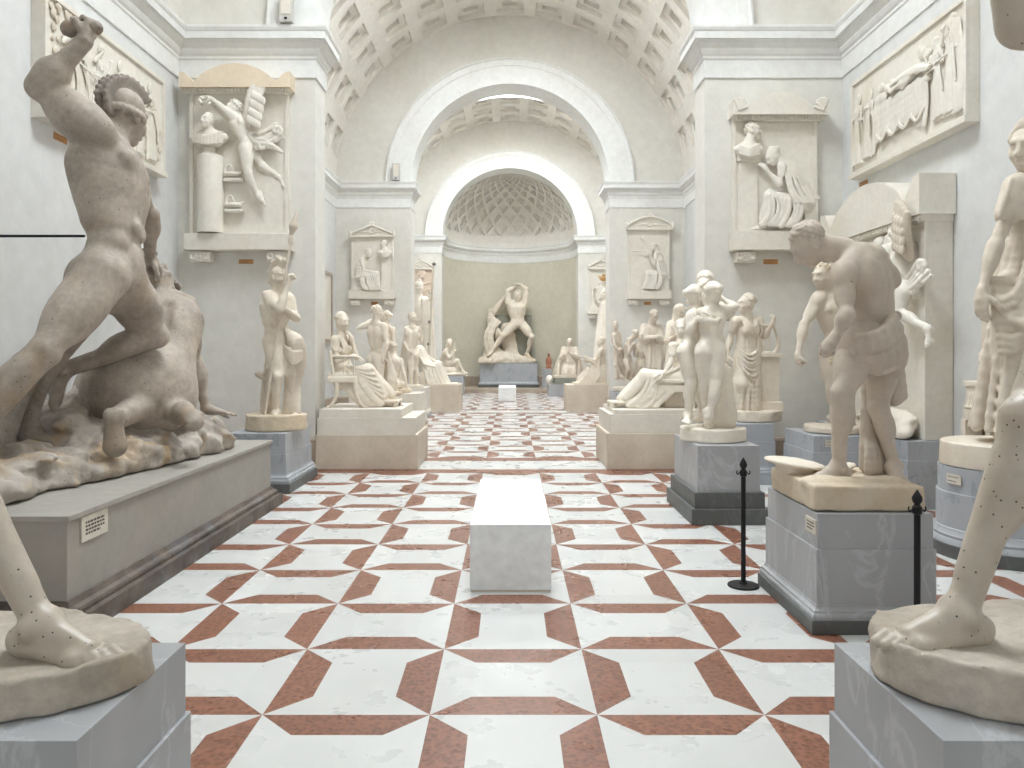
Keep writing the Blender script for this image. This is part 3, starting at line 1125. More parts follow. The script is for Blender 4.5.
def torso(B, J, H, fem=False, m=1.0, up_hint=None, bust=1.0):
    """J: shR shL hipR hipL, optional waist; returns the frames"""
    L = H
    shR, shL, hR, hL = J['shR'], J['shL'], J['hipR'], J['hipL']
    S = (shR + shL) / 2; P = (hR + hL) / 2
    W = J.get('waist', lerp(P, S, .42))
    uc = nrm(S - W); rc = ortho(uc, shR - shL); fc = np.cross(uc, rc)
    upv = nrm(W - P); rp = ortho(upv, hR - hL); fp = np.cross(upv, rp)
    um = nrm(uc + upv); rm = ortho(um, rc + rp); fm = np.cross(um, rm)
    Ac, Ap, Am = (rc, fc, uc), (rp, fp, upv), (rm, fm, um)
    tl = np.linalg.norm(S - W) + np.linalg.norm(W - P)
    k_ = tl / (.285 * L)                                     # stretch of the trunk
    if not fem:
        B.ell(S - uc * .080 * L * k_ + fc * .004 * L, (.088 * L * m, .062 * L * m, .105 * L * k_), Ac, k=.04 * L)
        B.ell(lerp(W, S, .35), (.076 * L * m, .054 * L, .09 * L * k_), Am, k=.04 * L)
        B.ell(W + fm * .004 * L, (.070 * L * m, .050 * L, .075 * L * k_), Am, k=.03 * L)
        B.ell(P + upv * .028 * L, (.080 * L, .056 * L, .058 * L), Ap, k=.035 * L)
        B.cap(shR - rc * .015 * L - uc * .012 * L, shL + rc * .015 * L - uc * .012 * L, .038 * L, .038 * L, k=.03 * L)
        for s in (-1, 1):
            B.ell(S - uc * .060 * L * k_ + rc * s * .043 * L + fc * .046 * L, (.047 * L * m, .021 * L * m, .037 * L), (nrm(rc - s * uc * .15), fc, nrm(uc + s * rc * .15)), k=.013 * L)
            B.ell(S - uc * .055 * L * k_ + rc * s * .050 * L - fc * .046 * L, (.036 * L, .020 * L, .055 * L), Ac, k=.022 * L)
            B.cap(S - uc * .07 * L * k_ + rc * s * .074 * L - fc * .018 * L, W + rm * s * .046 * L - fm * .018 * L, .036 * L * m, .024 * L, k=.03 * L)
            B.cap(S + uc * .022 * L + rc * s * .02 * L - fc * .012 * L, S + uc * .004 * L + rc * s * .085 * L - fc * .006 * L, .026 * L, .022 * L, k=.024 * L)
            for i, z in enumerate((.62, .30, -.02)):
                B.ell(lerp(W, S, z * .8) + fm * .051 * L + rm * s * .0175 * L - um * .012 * L, (.0185 * L, .0095 * L, .020 * L), Am, k=.010 * L)
            B.ell(lerp(P, W, .2) + fp * .046 * L + rp * s * .014 * L, (.022 * L, .012 * L, .04 * L), Ap, k=.014 * L)
            for i in range(3):
                B.ell(lerp(W, S, .62 - .17 * i) + rc * s * (.072 - .003 * i) * L + fc * (.028 - .004 * i) * L, (.012 * L, .022 * L, .010 * L), Ac, k=.010 * L)
            B.ell(lerp(P, W, .55) + rp * s * .050 * L + fp * .010 * L, (.024 * L, .036 * L, .026 * L), Ap, k=.02 * L)
            B.ell(P - upv * .012 * L + rp * s * .041 * L - fp * .034 * L, (.044 * L, .042 * L, .052 * L), Ap, k=.014 * L)
        B.cap(S - uc * .06 * L * k_ - fc * .074 * L, W - fm * .064 * L, .010 * L, .012 * L, k=.030 * L, sub=True)
        B.cap(S - uc * .085 * L * k_ + fc * .074 * L, lerp(P, W, .6) + fm * .064 * L, .0065 * L, .006 * L, k=.012 * L, sub=True)
    else:
        B.ell(S - uc * .080 * L * k_, (.074 * L, .052 * L, .098 * L * k_), Ac, k=.04 * L)
        B.ell(W, (.058 * L, .046 * L, .075 * L * k_), Am, k=.035 * L)
        B.ell(P + upv * .022 * L, (.084 * L, .058 * L, .064 * L), Ap, k=.04 * L)
        B.ell(lerp(P, W, .45) + fp * .026 * L, (.05 * L, .032 * L, .055 * L), Ap, k=.03 * L)
        B.cap(shR - rc * .012 * L - uc * .01 * L, shL + rc * .012 * L - uc * .01 * L, .030 * L, .030 * L, k=.03 * L)
        for s in (-1, 1):
            B.ell(S - uc * .082 * L * k_ + rc * s * .040 * L + fc * .046 * L, (.031 * L * bust, .030 * L * bust, .030 * L * bust), Ac, k=.014 * L)
            B.ell(S - uc * .055 * L * k_ + rc * s * .045 * L - fc * .036 * L, (.030 * L, .018 * L, .05 * L), Ac, k=.024 * L)
            B.cap(S + uc * .02 * L + rc * s * .015 * L - fc * .008 * L, S + uc * .0 * L + rc * s * .07 * L, .022 * L, .018 * L, k=.024 * L)
            B.ell(P - upv * .010 * L + rp * s * .042 * L - fp * .032 * L, (.046 * L, .044 * L, .054 * L), Ap, k=.012 * L)
        B.cap(S - uc * .04 * L - fc * .056 * L, W - fm * .054 * L, .008 * L, .008 * L, k=.018 * L, sub=True)
    return dict(S=S, P=P, W=W, uc=uc, rc=rc, fc=fc, up=upv, rp=rp, fp=fp, um=um, rm=rm, fm=fm)


def figure(B, J, H, fem=False, m=1.0, hands=None, feet=None, face=None, up=(0, 0, 1), knees=None, arms='RL', legs='RL', bust=1.0, headscale=1.13, tk=1.0, am=None, neckfix=True):
    """J joints (world); hands/feet: {'R': (...), 'L': (...)}; face: direction; knees: way the knees point"""
    if 'head' in J and neckfix:
        S0 = (J['shR'] + J['shL']) / 2; v = J['head'] - S0; ex = np.linalg.norm(v) - .122 * H * headscale
        if ex > 0:
            for q in ('shR', 'shL'): J[q] = J[q] + nrm(v) * ex * .8
            J.pop('neck', None)
    T = torso(B, J, H * tk, fem, m, bust=bust)
    hd = None
    if 'head' in J:
        nk = J.get('neck', T['S'] + T['uc'] * .022 * H - T['fc'] * .004 * H)
        nk = lerp(nk, T['S'] + T['uc'] * .03 * H, .35)
        hd = head(B, J['head'], face, up, H, nk, fem, headscale)
    for c, sd in (('R', 1), ('L', -1)):
        if c in arms and 'el' + c in J:
            arm(B, J['sh' + c], J['el' + c], J['wr' + c], H * (am or 1), m, fem)
            if hands and c in hands:
                d, pn, curl = hands[c][:3]
                hand(B, J['wr' + c] + nrm(d) * .012 * H, d, pn, sd, H, curl, (.15 if curl < .35 else .4))
        if c in legs and 'kn' + c in J:
            kw = (knees or {}).get(c)
            fw = np.asarray(kw, float) if kw is not None else T['fp']
            bend = J['kn' + c] - (J['hip' + c] + J['an' + c]) / 2
            if kw is None and np.linalg.norm(bend) > .05 * H: fw = nrm(bend)
            leg(B, J['hip' + c], J['kn' + c], J['an' + c], fw, H, m, fem)
            if feet and c in feet:
                t = feet[c][0]; upf = feet[c][1] if len(feet[c]) > 1 else (0, 0, 1)
                foot(B, J['an' + c], t, upf, sd, H)
    return T, hd


def bodice(D, T, J, H, folds=7, belt=True, bust=True, sleeves=True, r=.0075, seed=1):
    """a thin gathered gown over the trunk: cover, shoulder folds falling in a U over the chest, belt"""
    L = H; S, W, uc, rc, fc, um, rm, fm = (T[k] for k in ('S', 'W', 'uc', 'rc', 'fc', 'um', 'rm', 'fm'))
    k_ = (np.linalg.norm(S - W) + np.linalg.norm(W - T['P'])) / (.285 * L)
    D.ell(S - uc * .085 * L * k_, (.081 * L, .060 * L, .098 * L * k_), (rc, fc, uc), k=.03 * L)
    D.ell(lerp(S, W, .6), (.066 * L, .053 * L, .07 * L * k_), (rm, fm, um), k=.03 * L)
    for s in (-1, 1):
        if bust: D.ell(S - uc * .082 * L * k_ + rc * s * .040 * L + fc * .050 * L, (.034 * L, .032 * L, .033 * L), (rc, fc, uc), k=.016 * L)
        sh = J['shR'] if s > 0 else J['shL']
        D.cap(S + rc * s * .05 * L + uc * .012 * L, sh + uc * .006 * L, .030 * L, .036 * L, k=.02 * L)
        if sleeves:
            e = J.get('elR' if s > 0 else 'elL')
            if e is not None:
                D.cap(sh, lerp(sh, e, .5), .034 * L, .030 * L, k=.02 * L)
                d = nrm(e - sh)
                for i in range(4):
                    o = ortho(d, fc); o2 = np.cross(d, o); a = i * 1.5
                    D.curve([sh + (o * math.cos(a) + o2 * math.sin(a)) * .031 * L, lerp(sh, e, .27) + (o * math.cos(a + .4) + o2 * math.sin(a + .4)) * .032 * L, lerp(sh, e, .52) + (o * math.cos(a) + o2 * math.sin(a)) * .029 * L], r * L, 4, k=.004 * L)
    g = random.Random(seed)
    for i in range(folds):
        t = i / max(1, folds - 1)
        x = (.068 - .030 * t) * L; dz = (.045 + .085 * (1 - t)) * L * k_
        yo = .058 + .028 * math.sin(PI * min(1, dz / (.13 * L)))
        D.curve([S - rc * x + uc * .018 * L + fc * .030 * L, S - rc * x * .8 - uc * dz * .55 + fc * .068 * L, S - uc * dz + fc * (yo - .008) * L + rc * g.uniform(-.008, .008) * L, S + rc * x * .8 - uc * dz * .55 + fc * .068 * L, S + rc * x + uc * .018 * L + fc * .030 * L],
                r * L * g.uniform(.8, 1.2), 5, k=.006 * L)
    if belt:
        c = lerp(S, W, .62)
        for z in (-.004, .010): D.tube([c + um * z * L + rm * .0665 * L * math.cos(a) + fm * .056 * L * math.sin(a) for a in np.linspace(0, 2 * PI, 20)], .007 * L, k=.003 * L)
        for i in range(9):
            a = PI * (.08 + .84 * i / 8)
            p = c + rm * .066 * L * math.cos(a) + fm * .056 * L * math.sin(a)
            D.curve([p + um * .004 * L, p + um * .03 * L + fm * .006 * L, p + um * .055 * L + rm * .006 * math.cos(a) * L], [r * L, r * L * 1.1, r * L * .5], 4, k=.005 * L)


def front_folds(D, T, J, H, hem, hx, hy, n=13, r=.010, a0=-.15, a1=1.15, seed=1, back=False):
    """long soft folds from the waist over the hips to the hem (hem: centre of the hem)"""
    g = random.Random(seed); L = H
    kn = None
    if 'knR' in J: kn = (J['knR'] + J['knL']) / 2
    for i in range(n):
        a = PI * (a0 + (a1 - a0) * i / (n - 1)) + g.uniform(-.06, .06)
        c, s = math.cos(a), math.sin(a) * (-1 if back else 1)
        p0 = T['W'] + T['um'] * .03 * L + T['rm'] * .066 * L * c + T['fm'] * .057 * L * s
        p1 = T['P'] + T['rp'] * .094 * L * c + T['fp'] * .078 * L * s
        hemp = hem + T['rp'] * hx * c + T['fp'] * hy * s
        p2 = lerp(p1, hemp, .5) + T['rp'] * .006 * L * c + T['fp'] * .010 * L * s
        rr = r * L * g.uniform(.8, 1.3)
        D.curve([p0, p1, p2, hemp], [rr * .6, rr * .9, rr * 1.1, rr * 1.3], 5, k=.010 * L)

# ================================================================== left side: the great combat group
def V3(*a): return np.array(a, float)


def combat_group():
    root = empty('sculpture_group', (-3.5, 6.1, .69), 'huge group of a helmeted nude man with raised fist kneeling on a centaur', 'sculpture group')
    H = 3.05
    h = .012
    # --- the standing man
    J = pts(0, shR=(95, 132, 5.74), shL=(119, 170, 6.50), waist=(112, 226, 5.95), hipR=(103, 274, 5.70), hipL=(122, 284, 6.08), head=(125, 116, 6.2), neck=(113, 142, 6.05),
            elR=(40, 87, 5.6), wrR=(84, 42, 5.66), elL=(150, 215, 6.75), wrL=(150, 258, 7.0),
            knR=(43, 352, 5.2), anR=(-42, 452, 4.8), knL=(155, 336, 6.35), anL=(62, 372, 6.1))
    B = Blob(h, .7)
    fwd = nrm((.75, .66, 0))
    T, hd = figure(B, J, H, m=1.2, tk=1.22, am=1.25, arms='R', face=(.25, .95, -.15), hands={'R': ((.25, .3, 1), (-.8, .3, .2), 1.5), 'L': ((.3, .5, -.6), (0, .3, -1), 1.0)},
                   feet={'R': ((.55, .75, -.1),), 'L': ((.16, .12, -1.0), (.9, .3, .1))}, knees={'R': fwd, 'L': None})
    # oblique folds of the waist above the hip, spine line of the back
    arm(B, at(124, 184, 6.5), J['elL'], J['wrL'], H, 1.1)
    hand(B, J['wrL'], (.3, .5, -.6), (0, .3, -1), -1, H, 1.0)
    body = blob_obj(B, 'standing_man', M['st_tan'], root)
    # helmet with its crest
    f, u, r = hd
    c = J['head']; s = H
    Hb = Blob(h)
    Hb.ell(c + u * .022 * s - f * .006 * s, (.047 * s, .056 * s, .050 * s), (r, f, u), k=.01)
    q = [c + r * .047 * math.cos(t) * s + (f * .056 * math.sin(t) - f * .008) * s - u * .002 * s for t in np.linspace(0, 2 * PI, 26)]
    Hb.tube(q, .008 * s, k=.006)
    for p in q: Hb.ball(p + u * .006 * s, .0075 * s, k=.004)
    for p in q[::2]: Hb.ball(p - u * .007 * s, .007 * s, k=.004)
    he = blob_obj(Hb, 'helmet', M['st_tan'], root)
    Cb = Blob(h)
    for i in range(30):
        t = -2.25 + 3.05 * i / 29
        dirv = u * math.cos(t) + f * math.sin(t) * 1.08
        c0 = c + u * .018 * s
        lo = .046 if t > -1.7 else .052
        hi = (.080 if t > -1.5 else .080 - .018 * (-1.5 - t)) * (1 + (.03 if i % 2 else -.03))
        for sg in (-1, 1): Cb.cap(c0 + dirv * lo * s + r * sg * .007 * s, c0 + dirv * hi * s + r * sg * .013 * s, .0062 * s, .0078 * s, k=.004)
    Cb.tube([c + u * .018 * s + (u * math.cos(t) + f * math.sin(t) * 1.08) * .049 * s for t in np.linspace(-2.2, .8, 24)], .016 * s, k=.008)
    blob_obj(Cb, 'crest', M['st_dark'], he)
    # fist closed on the stump of a club
    Kb = Blob(h)
    w = J['wrR'] + V3(.02, .03, .10)
    Kb.cap(w + V3(-.13, -.02, .0), w + V3(.04, .02, .03), .062, .05, k=.01)
    blob_obj(Kb, 'club_stump', M['st_dark'], root, rough=.01, rscale=14)
    # --- cloth falling from the hip behind the legs
    D = Blob(.014)
    for i in range(9):
        t = i / 8
        D.curve([at(94 - 6 * t, 308 + 6 * t, 5.95 + .12 * t), at(60 - 28 * t, 346 + 8 * t, 5.85), at(22 - 34 * t, 388 + 10 * t, 5.65 - .2 * t), at(4 - 40 * t, 430 + 6 * t, 5.4 - .35 * t), at(-4 - 44 * t, 470, 5.2 - .4 * t)],
                [.05, .07, .085, .085, .07], 5, k=.018)
    for i in range(3):                                          # the looped end swinging in front of the foot
        t = i / 2
        D.curve([at(88 + 4 * t, 322, 6.0), at(50 + 5 * t, 362, 5.85), at(24 + 10 * t, 398, 5.75), at(19 + 11 * t, 422 + 3 * t, 5.7), at(34 + 8 * t, 440, 5.65 + .1 * t), at(44 + 4 * t, 444, 5.6)],
                [.05, .065, .07, .065, .06, .04], 6, k=.014)
    blob_obj(D, 'cloak', M['st_dark'], root)
    # --- the centaur thrown on its back legs
    C = Blob(.013)
    Hc = 2.75
    K = pts(0, shR=(186, 312, 7.2), shL=(140, 292, 7.1), waist=(166, 352, 6.85), hipR=(178, 398, 6.8), hipL=(128, 398, 6.85), head=(157, 281, 7.2), neck=(151, 290, 7.15),
            elR=(194, 362, 7.3), wrR=(206, 407, 7.35))
    T2 = torso(C, K, Hc, m=1.28)
    arm(C, K['shR'], K['elR'], K['wrR'], Hc, 1.3)
    hand(C, K['wrR'] + V3(.03, 0, -.03), (1, .15, -.12), (0, 0, -1), 1, Hc, .12, .2)
    C.cap(K['neck'], K['head'], .11, .10, k=.06)
    head(C, K['head'], (.55, .25, .8), (.75, .2, -.6), Hc, None)
    # horse: breast, barrel, quarters, folded forelegs
    g = lambda x, y, Y: at(x, y, Y)
    C.ell(g(138, 388, 6.6), (.44, .42, .43), k=.2)
    C.ell(g(160, 400, 6.7), (.26, .30, .22), k=.12)
    C.cap(g(140, 392, 6.75), (-3.85, 7.4, 1.22), .40, .36, k=.2)
    C.ell((-3.85, 7.7, 1.2), (.40, .5, .42), k=.15)
    C.cap(g(172, 404, 6.6), g(178, 415, 6.35), .12, .085, k=.05)      # near foreleg folded under
    C.ball(g(183, 412, 6.3), .095, k=.04)
    C.cap(g(183, 412, 6.3), g(192, 419, 6.2), .075, .085, k=.03)
    C.ell(g(194, 423, 6.15), (.075, .085, .07), k=.03)
    C.cap(g(150, 400, 6.5), g(118, 418, 5.95), .13, .09, k=.05)       # the other one, hoof standing up in front
    blob_obj(C, 'centaur', M['st_tan'], root)
    Q = Blob(.012)                                              # upright hoof
    Q.cap(g(115, 446, 5.6), g(114, 434, 5.6), .085, .072, k=.01)
    Q.cap(g(114, 428, 5.6), g(114, 424, 5.6), .062, .060, k=.02)
    Q.ball(g(114, 418, 5.6), .072, k=.03)
    Q.ball(g(110, 414, 5.6), .045, k=.02)
    Q.ball(g(118, 414, 5.6), .045, k=.02)
    blob_obj(Q, 'hoof', M['st_tan'], root)
    Hr = Blob(.012)
    rg = random.Random(4)
    for (x, y, Y, sp, n) in ((168, 293, 7.25, .085, 26), (147, 262, 7.15, .075, 22)):
        for i in range(n):
            Hr.ball(g(x, y, Y) + V3(rg.uniform(-sp, sp), rg.uniform(-sp, sp), rg.uniform(-sp * 1.3, sp * 1.3)), .034, k=.008)
    Hr.cap(g(146, 266, 7.15), g(150, 280, 7.15), .10, .09, k=.02)
    blob_obj(Hr, 'hair_and_beard', M['st_dark'], root)
    # --- rock
    G = Blob(.022)
    for (x, y, z, rx, ry, rz) in ((-3.62, 4.95, .74, .62, .62, .16), (-3.6, 5.9, .74, .74, .95, .22), (-3.45, 6.7, .76, .74, .95, .24), (-3.3, 7.25, .78, .60, .62, .20),
                                  (-3.55, 6.1, .9, .38, .36, .2), (-3.75, 7.0, 1.0, .6, .7, .28), (-4.0, 4.9, .85, .3, .4, .3)):
        G.ell((x, y, z), (rx, ry, rz), k=.25)
    G.ell(g(70, 418, 6.1) + V3(0, 0, -.12), (.28, .3, .16), k=.1)
    me = G.mesh('rock', rough=.06, rscale=6, clipz=.695)
    link('rock', me, M['rock'], root, smooth=True)
    return root


combat_group()

t = empty('statue_plinth', (-3.45, 6.2, 0), 'long grey stone plinth with weathered moulded foot under the huge combat group', 'plinth')
b = MB(); b.box((-4.40, 4.34, .0), (-2.53, 8.03, .66), .006); b.box((-4.42, 4.32, .655), (-2.51, 8.05, .69), .006)
b.build('body', M['plinth'], t)
pr = [(0.0, .20), (.012, .20), (.02, .185), (.03, .17), (.055, .155), (.062, .14), (.062, .12), (.10, .115), (.10, 0.0), (0, 0)]
V, Fc = sweep([(-4.40, 8.03), (-2.53, 8.03), (-2.53, 4.34), (-4.40, 4.34)], pr, -1)
link('moulded_foot', mesh_from(V, Fc, 'moulded_foot'), M['plinth_base'], t)
def small_plaque(parent, name, p, ux, up_, w, hgt, mat, lines=3, out=None):
    """thin plate with rows of tiny unreadable print"""
    ux = nrm(ux); uz = nrm(up_); n = nrm(out) if out is not None else np.cross(ux, uz)
    b = MB(); b.prism([(-w / 2, -hgt / 2), (w / 2, -hgt / 2), (w / 2, hgt / 2), (-w / 2, hgt / 2)], lambda u, v, d: tuple(p + ux * u + uz * v + n * d), .008)
    o = b.build(name, mat, parent)
    b = MB(); g = random.Random(int(abs(p[0] * 100 + p[1] * 10)))
    for i in range(lines):
        z = hgt * (.22 - .44 * i / max(1, lines - 1)) if lines > 1 else 0
        x = -w * .36; e = w * (.36 if i < lines - 1 else .2)
        while x < e:
            l_ = min(e, x + w * g.uniform(.05, .12))
            b.prism([(x, z - hgt * .045), (l_, z - hgt * .045), (l_, z + hgt * .045), (x, z + hgt * .045)], lambda u, v, d: tuple(p + ux * u + uz * v + n * (.0081 + d)), .0006)
            x = l_ + w * .025
    b.build('print', M['ink'], o)
    return o
small_plaque(t, 'name_label', V3(-2.529, 4.62, .575), (0, 1, 0), (0, 0, 1), .29, .15, M['card'], 4, (1, 0, 0))

# thin black tie rod from the wall to the hip of the standing man
b = Blob(.006); b.cap((-4.59, 5.62, 2.48), (-3.15, 5.62, 2.48), .011, .011, k=.001); b.ball((-4.585, 5.62, 2.48), .025, k=.002)
o = link('tie_rod', b.mesh('tie_rod'), M['black'], None, smooth=True); tag(o, 'thin black rod running level from left wall to the helmeted man', 'rod')

# ================================================================== pedestals
def pedestal(label, x0, x1, y0, y1, top, mat, foot_mat=None, foot_h=.22, proj=.06, joint=None, name='statue_pedestal', z0=0.0, cap=0.0, mould=True):
    """marble block with a moulded foot on a slab and a horizontal joint; x0..y1 are the body"""
    t = empty(name, ((x0 + x1) / 2, (y0 + y1) / 2, z0), label, 'pedestal')
    b = MB()
    zj = joint if joint else None
    e = .012 if zj else 0
    if zj:
        b.box((x0, y0, z0), (x1, y1, zj), .004)
        b.box((x0 + e, y0 + e, zj - .004), (x1 - e, y1 - e, top), .004)
    else:
        b.box((x0, y0, z0), (x1, y1, top), .004)
    if cap: b.box((x0 - cap, y0 - cap, top - .05), (x1 + cap, y1 + cap, top), .006)
    b.build('body', mat, t)
    if foot_mat is not None:
        zs = z0 + foot_h * .5
        b = MB(); b.box((x0 - proj, y0 - proj, z0), (x1 + proj, y1 + proj, zs), .006)
        b.build('foot_slab', foot_mat, t)
        if mould:
            q, f2 = proj, foot_h * .5
            pr = [(0.0, zs + f2), (q * .10, zs + f2), (q * .14, zs + f2 * .86), (q * .30, zs + f2 * .74), (q * .52, zs + f2 * .66), (q * .56, zs + f2 * .58), (q * .56, zs + f2 * .46), (q * .72, zs + f2 * .38), (q * .78, zs + f2 * .22), (q * .72, zs + f2 * .06), (q * .72, zs), (0, zs)]
            V, Fc = sweep([(x0, y0), (x1, y0), (x1, y1), (x0, y1)], pr, 1, True)
            link('moulding', mesh_from(V, Fc, 'moulding'), mat, t)
        else:
            b = MB(); b.box((x0 - proj * .5, y0 - proj * .5, zs), (x1 + proj * .5, y1 + proj * .5, z0 + foot_h), .006)
            b.build('foot_course', foot_mat, t)
    return t


def base_blob(parent, c, rx, ry, h_, mat, top_mound=0.0, seed=0, rough=.012, hres=.014, name='base'):
    """rough-cut round or oblong plaster base; c is the middle of its underside"""
    B = Blob(hres); c = np.array(c, float)
    V = []
    n = 40
    B.p.append(('s', c, c + V3(0, 0, h_), ((rx, ry), (rx * .98, ry * .98)), (V3(1, 0, 0), 3, .02, seed, .2, 0), .01, False))
    if top_mound: B.ell(c + V3(0, 0, h_), (rx * .8, ry * .8, top_mound), k=.05)
    return link(name, B.mesh(name, rough=rough, rscale=5, clipz=c[2] + .001), mat, parent, smooth=True)


# ------------------------------------------------------------------ youth with the tall spear
pedestal('blue-grey marble pedestal under the spear-bearing youth beside the long plinth', -3.27, -2.57, 8.72, 9.84, .68, M['blue_marble'], M['dark_marble'], .22, .06, .44)


def spear_youth():
    Y = 9.15
    root = empty('plaster_statue', on(277, 9.2, .68), 'nude youth in crested helmet leaning on a tall spear, cloth over his arm', 'statue')
    H = 1.86; B = Blob(.010)
    J = pts(Y, head=(279, 277, 0), neck=(279, 288, .02), shR=(269, 297, -.04), shL=(288, 297, .10), waist=(275, 322, 0), hipR=(271, 341, -.02), hipL=(284, 341, .06),
            elR=(280, 309, -.22), wrR=(288, 284, -.16), elL=(296, 318, .05), wrL=(287, 310, -.10),
            knR=(277, 376, -.10), anR=(276, 412, -.02), knL=(290, 374, .0), anL=(291, 409, .12))
    T, hd = figure(B, J, H, face=(.75, -.6, -.05), hands={'R': ((.1, .1, 1), (.9, .1, 0), 1.2), 'L': ((-.5, -.5, .4), (-.4, .3, -.5), .8)},
                   feet={'R': ((.15, -1, -.05),), 'L': ((.7, -.7, -.05),)})
    blob_obj(B, 'body', M['st_cream'], root)
    f, u, r = hd; c = J['head']
    Hb = Blob(.010)
    Hb.ell(c + u * .02 * H - f * .004 * H, (.045 * H, .056 * H, .048 * H), (r, f, u), k=.01)
    for i in range(14):
        t = -2.3 + 2.9 * i / 13
        d = u * math.cos(t) + f * math.sin(t)
        p0 = c + u * .02 * H + d * .05 * H
        Hb.cap(p0, p0 + d * (.045 + .01 * math.sin(i * 2)) * H, .012 * H, .017 * H, k=.004)
    blob_obj(Hb, 'crested_helmet', M['st_cream'], root)
    S = Blob(.009)
    S.cap(at(265, 414, Y - .2), at(291, 240, Y - .12), .017, .016, k=.002)
    S.cap(at(290.5, 242, Y - .12), at(291, 238, Y - .12), .03, .03, k=.004)
    S.cap(at(291.3, 236, Y - .12), at(293.5, 226, Y - .12), .018, .052, k=.006)
    S.cap(at(293.5, 226, Y - .12), at(297, 211, Y - .12), .052, .006, k=.006)
    blob_obj(S, 'spear', M['st_warm'], root)
    D = Blob(.010)
    for i in range(9):
        t = i / 8
        D.curve([at(285 + 3 * t, 328 + 2 * t, Y - .02 + .1 * t), at(291 + 8 * t, 340, Y - .06 + .12 * t), at(293 + 9 * t, 360, Y + .02 + .1 * t), at(288 + 10 * t, 385, Y + .02 + .1 * t), at(285 + 13 * t, 412, Y + .05)],
                [.02, .05, .055, .035, .038], 5, k=.010)
    for i in range(5):
        D.curve([at(284, 345 + 2 * i, Y - .06), at(292, 352 + 3 * i, Y - .10), at(301, 352 + i * 2, Y + .02)], [.016, .02, .02], 5, k=.006)
    blob_obj(D, 'drapery', M['st_warm'], root)
    W = Blob(.010)
    W.curve([at(262, 414, Y + .1), at(263, 390, Y + .1), at(267, 360, Y + .1), at(271, 345, Y + .1)], [.03, .022, .02, .02], 5)
    W.ell(at(268, 398, Y + .15), (.07, .10, .28), k=.02); W.ell(at(270, 385, Y + .1), (.05, .12, .22), k=.02)
    W.cap(at(263, 378, Y + .05), at(258, 374, Y + .05), .03, .04, k=.02)
    blob_obj(W, 'shield_and_sword', M['st_warm'], root)
    base_blob(root, on(277, 9.2, .68), .36, .34, .19, M['st_base'], 0, 1)


spear_youth()


# ------------------------------------------------------------------ stepped pedestal builder for the two seated women by the first arch
def stepped_pedestal(label, x0, x1, y0, y1, steps, step_dir):
    """steps: list of (top z, inset at the stepped end); step_dir +1 steps back on the +x end, -1 on the -x end"""
    t = empty('statue_pedestal', ((x0 + x1) / 2, (y0 + y1) / 2, 0), label, 'pedestal')
    z = 0
    for i, (zt, ins) in enumerate(steps):
        b = MB()
        a0 = x0 + (ins if step_dir < 0 else .02 * i); a1 = x1 - (ins if step_dir > 0 else .02 * i)
        b.box((a0, y0 + .02 * i, z), (a1, y1 - .02 * i, zt), .012 if i == 0 else .006)
        b.build('lower_block' if i == 0 else 'step', M['tan_stone'] if i == 0 else M['cream_stone'], t)
        z = zt
    return t


stepped_pedestal('stepped stone pedestal under the woman seated in an armchair', -2.67, -1.27, 10.42, 11.75, [(.48, 0), (.71, .03), (.83, .22)], 1)
stepped_pedestal('stone pedestal under the long-robed woman seated on a backless stool', 1.33, 2.67, 10.42, 11.75, [(.50, 0), (.76, .04), (.82, .10)], -1)


def curved_bar(B, p, r, k=.004, n=6): B.curve(p, r, n, k=k)


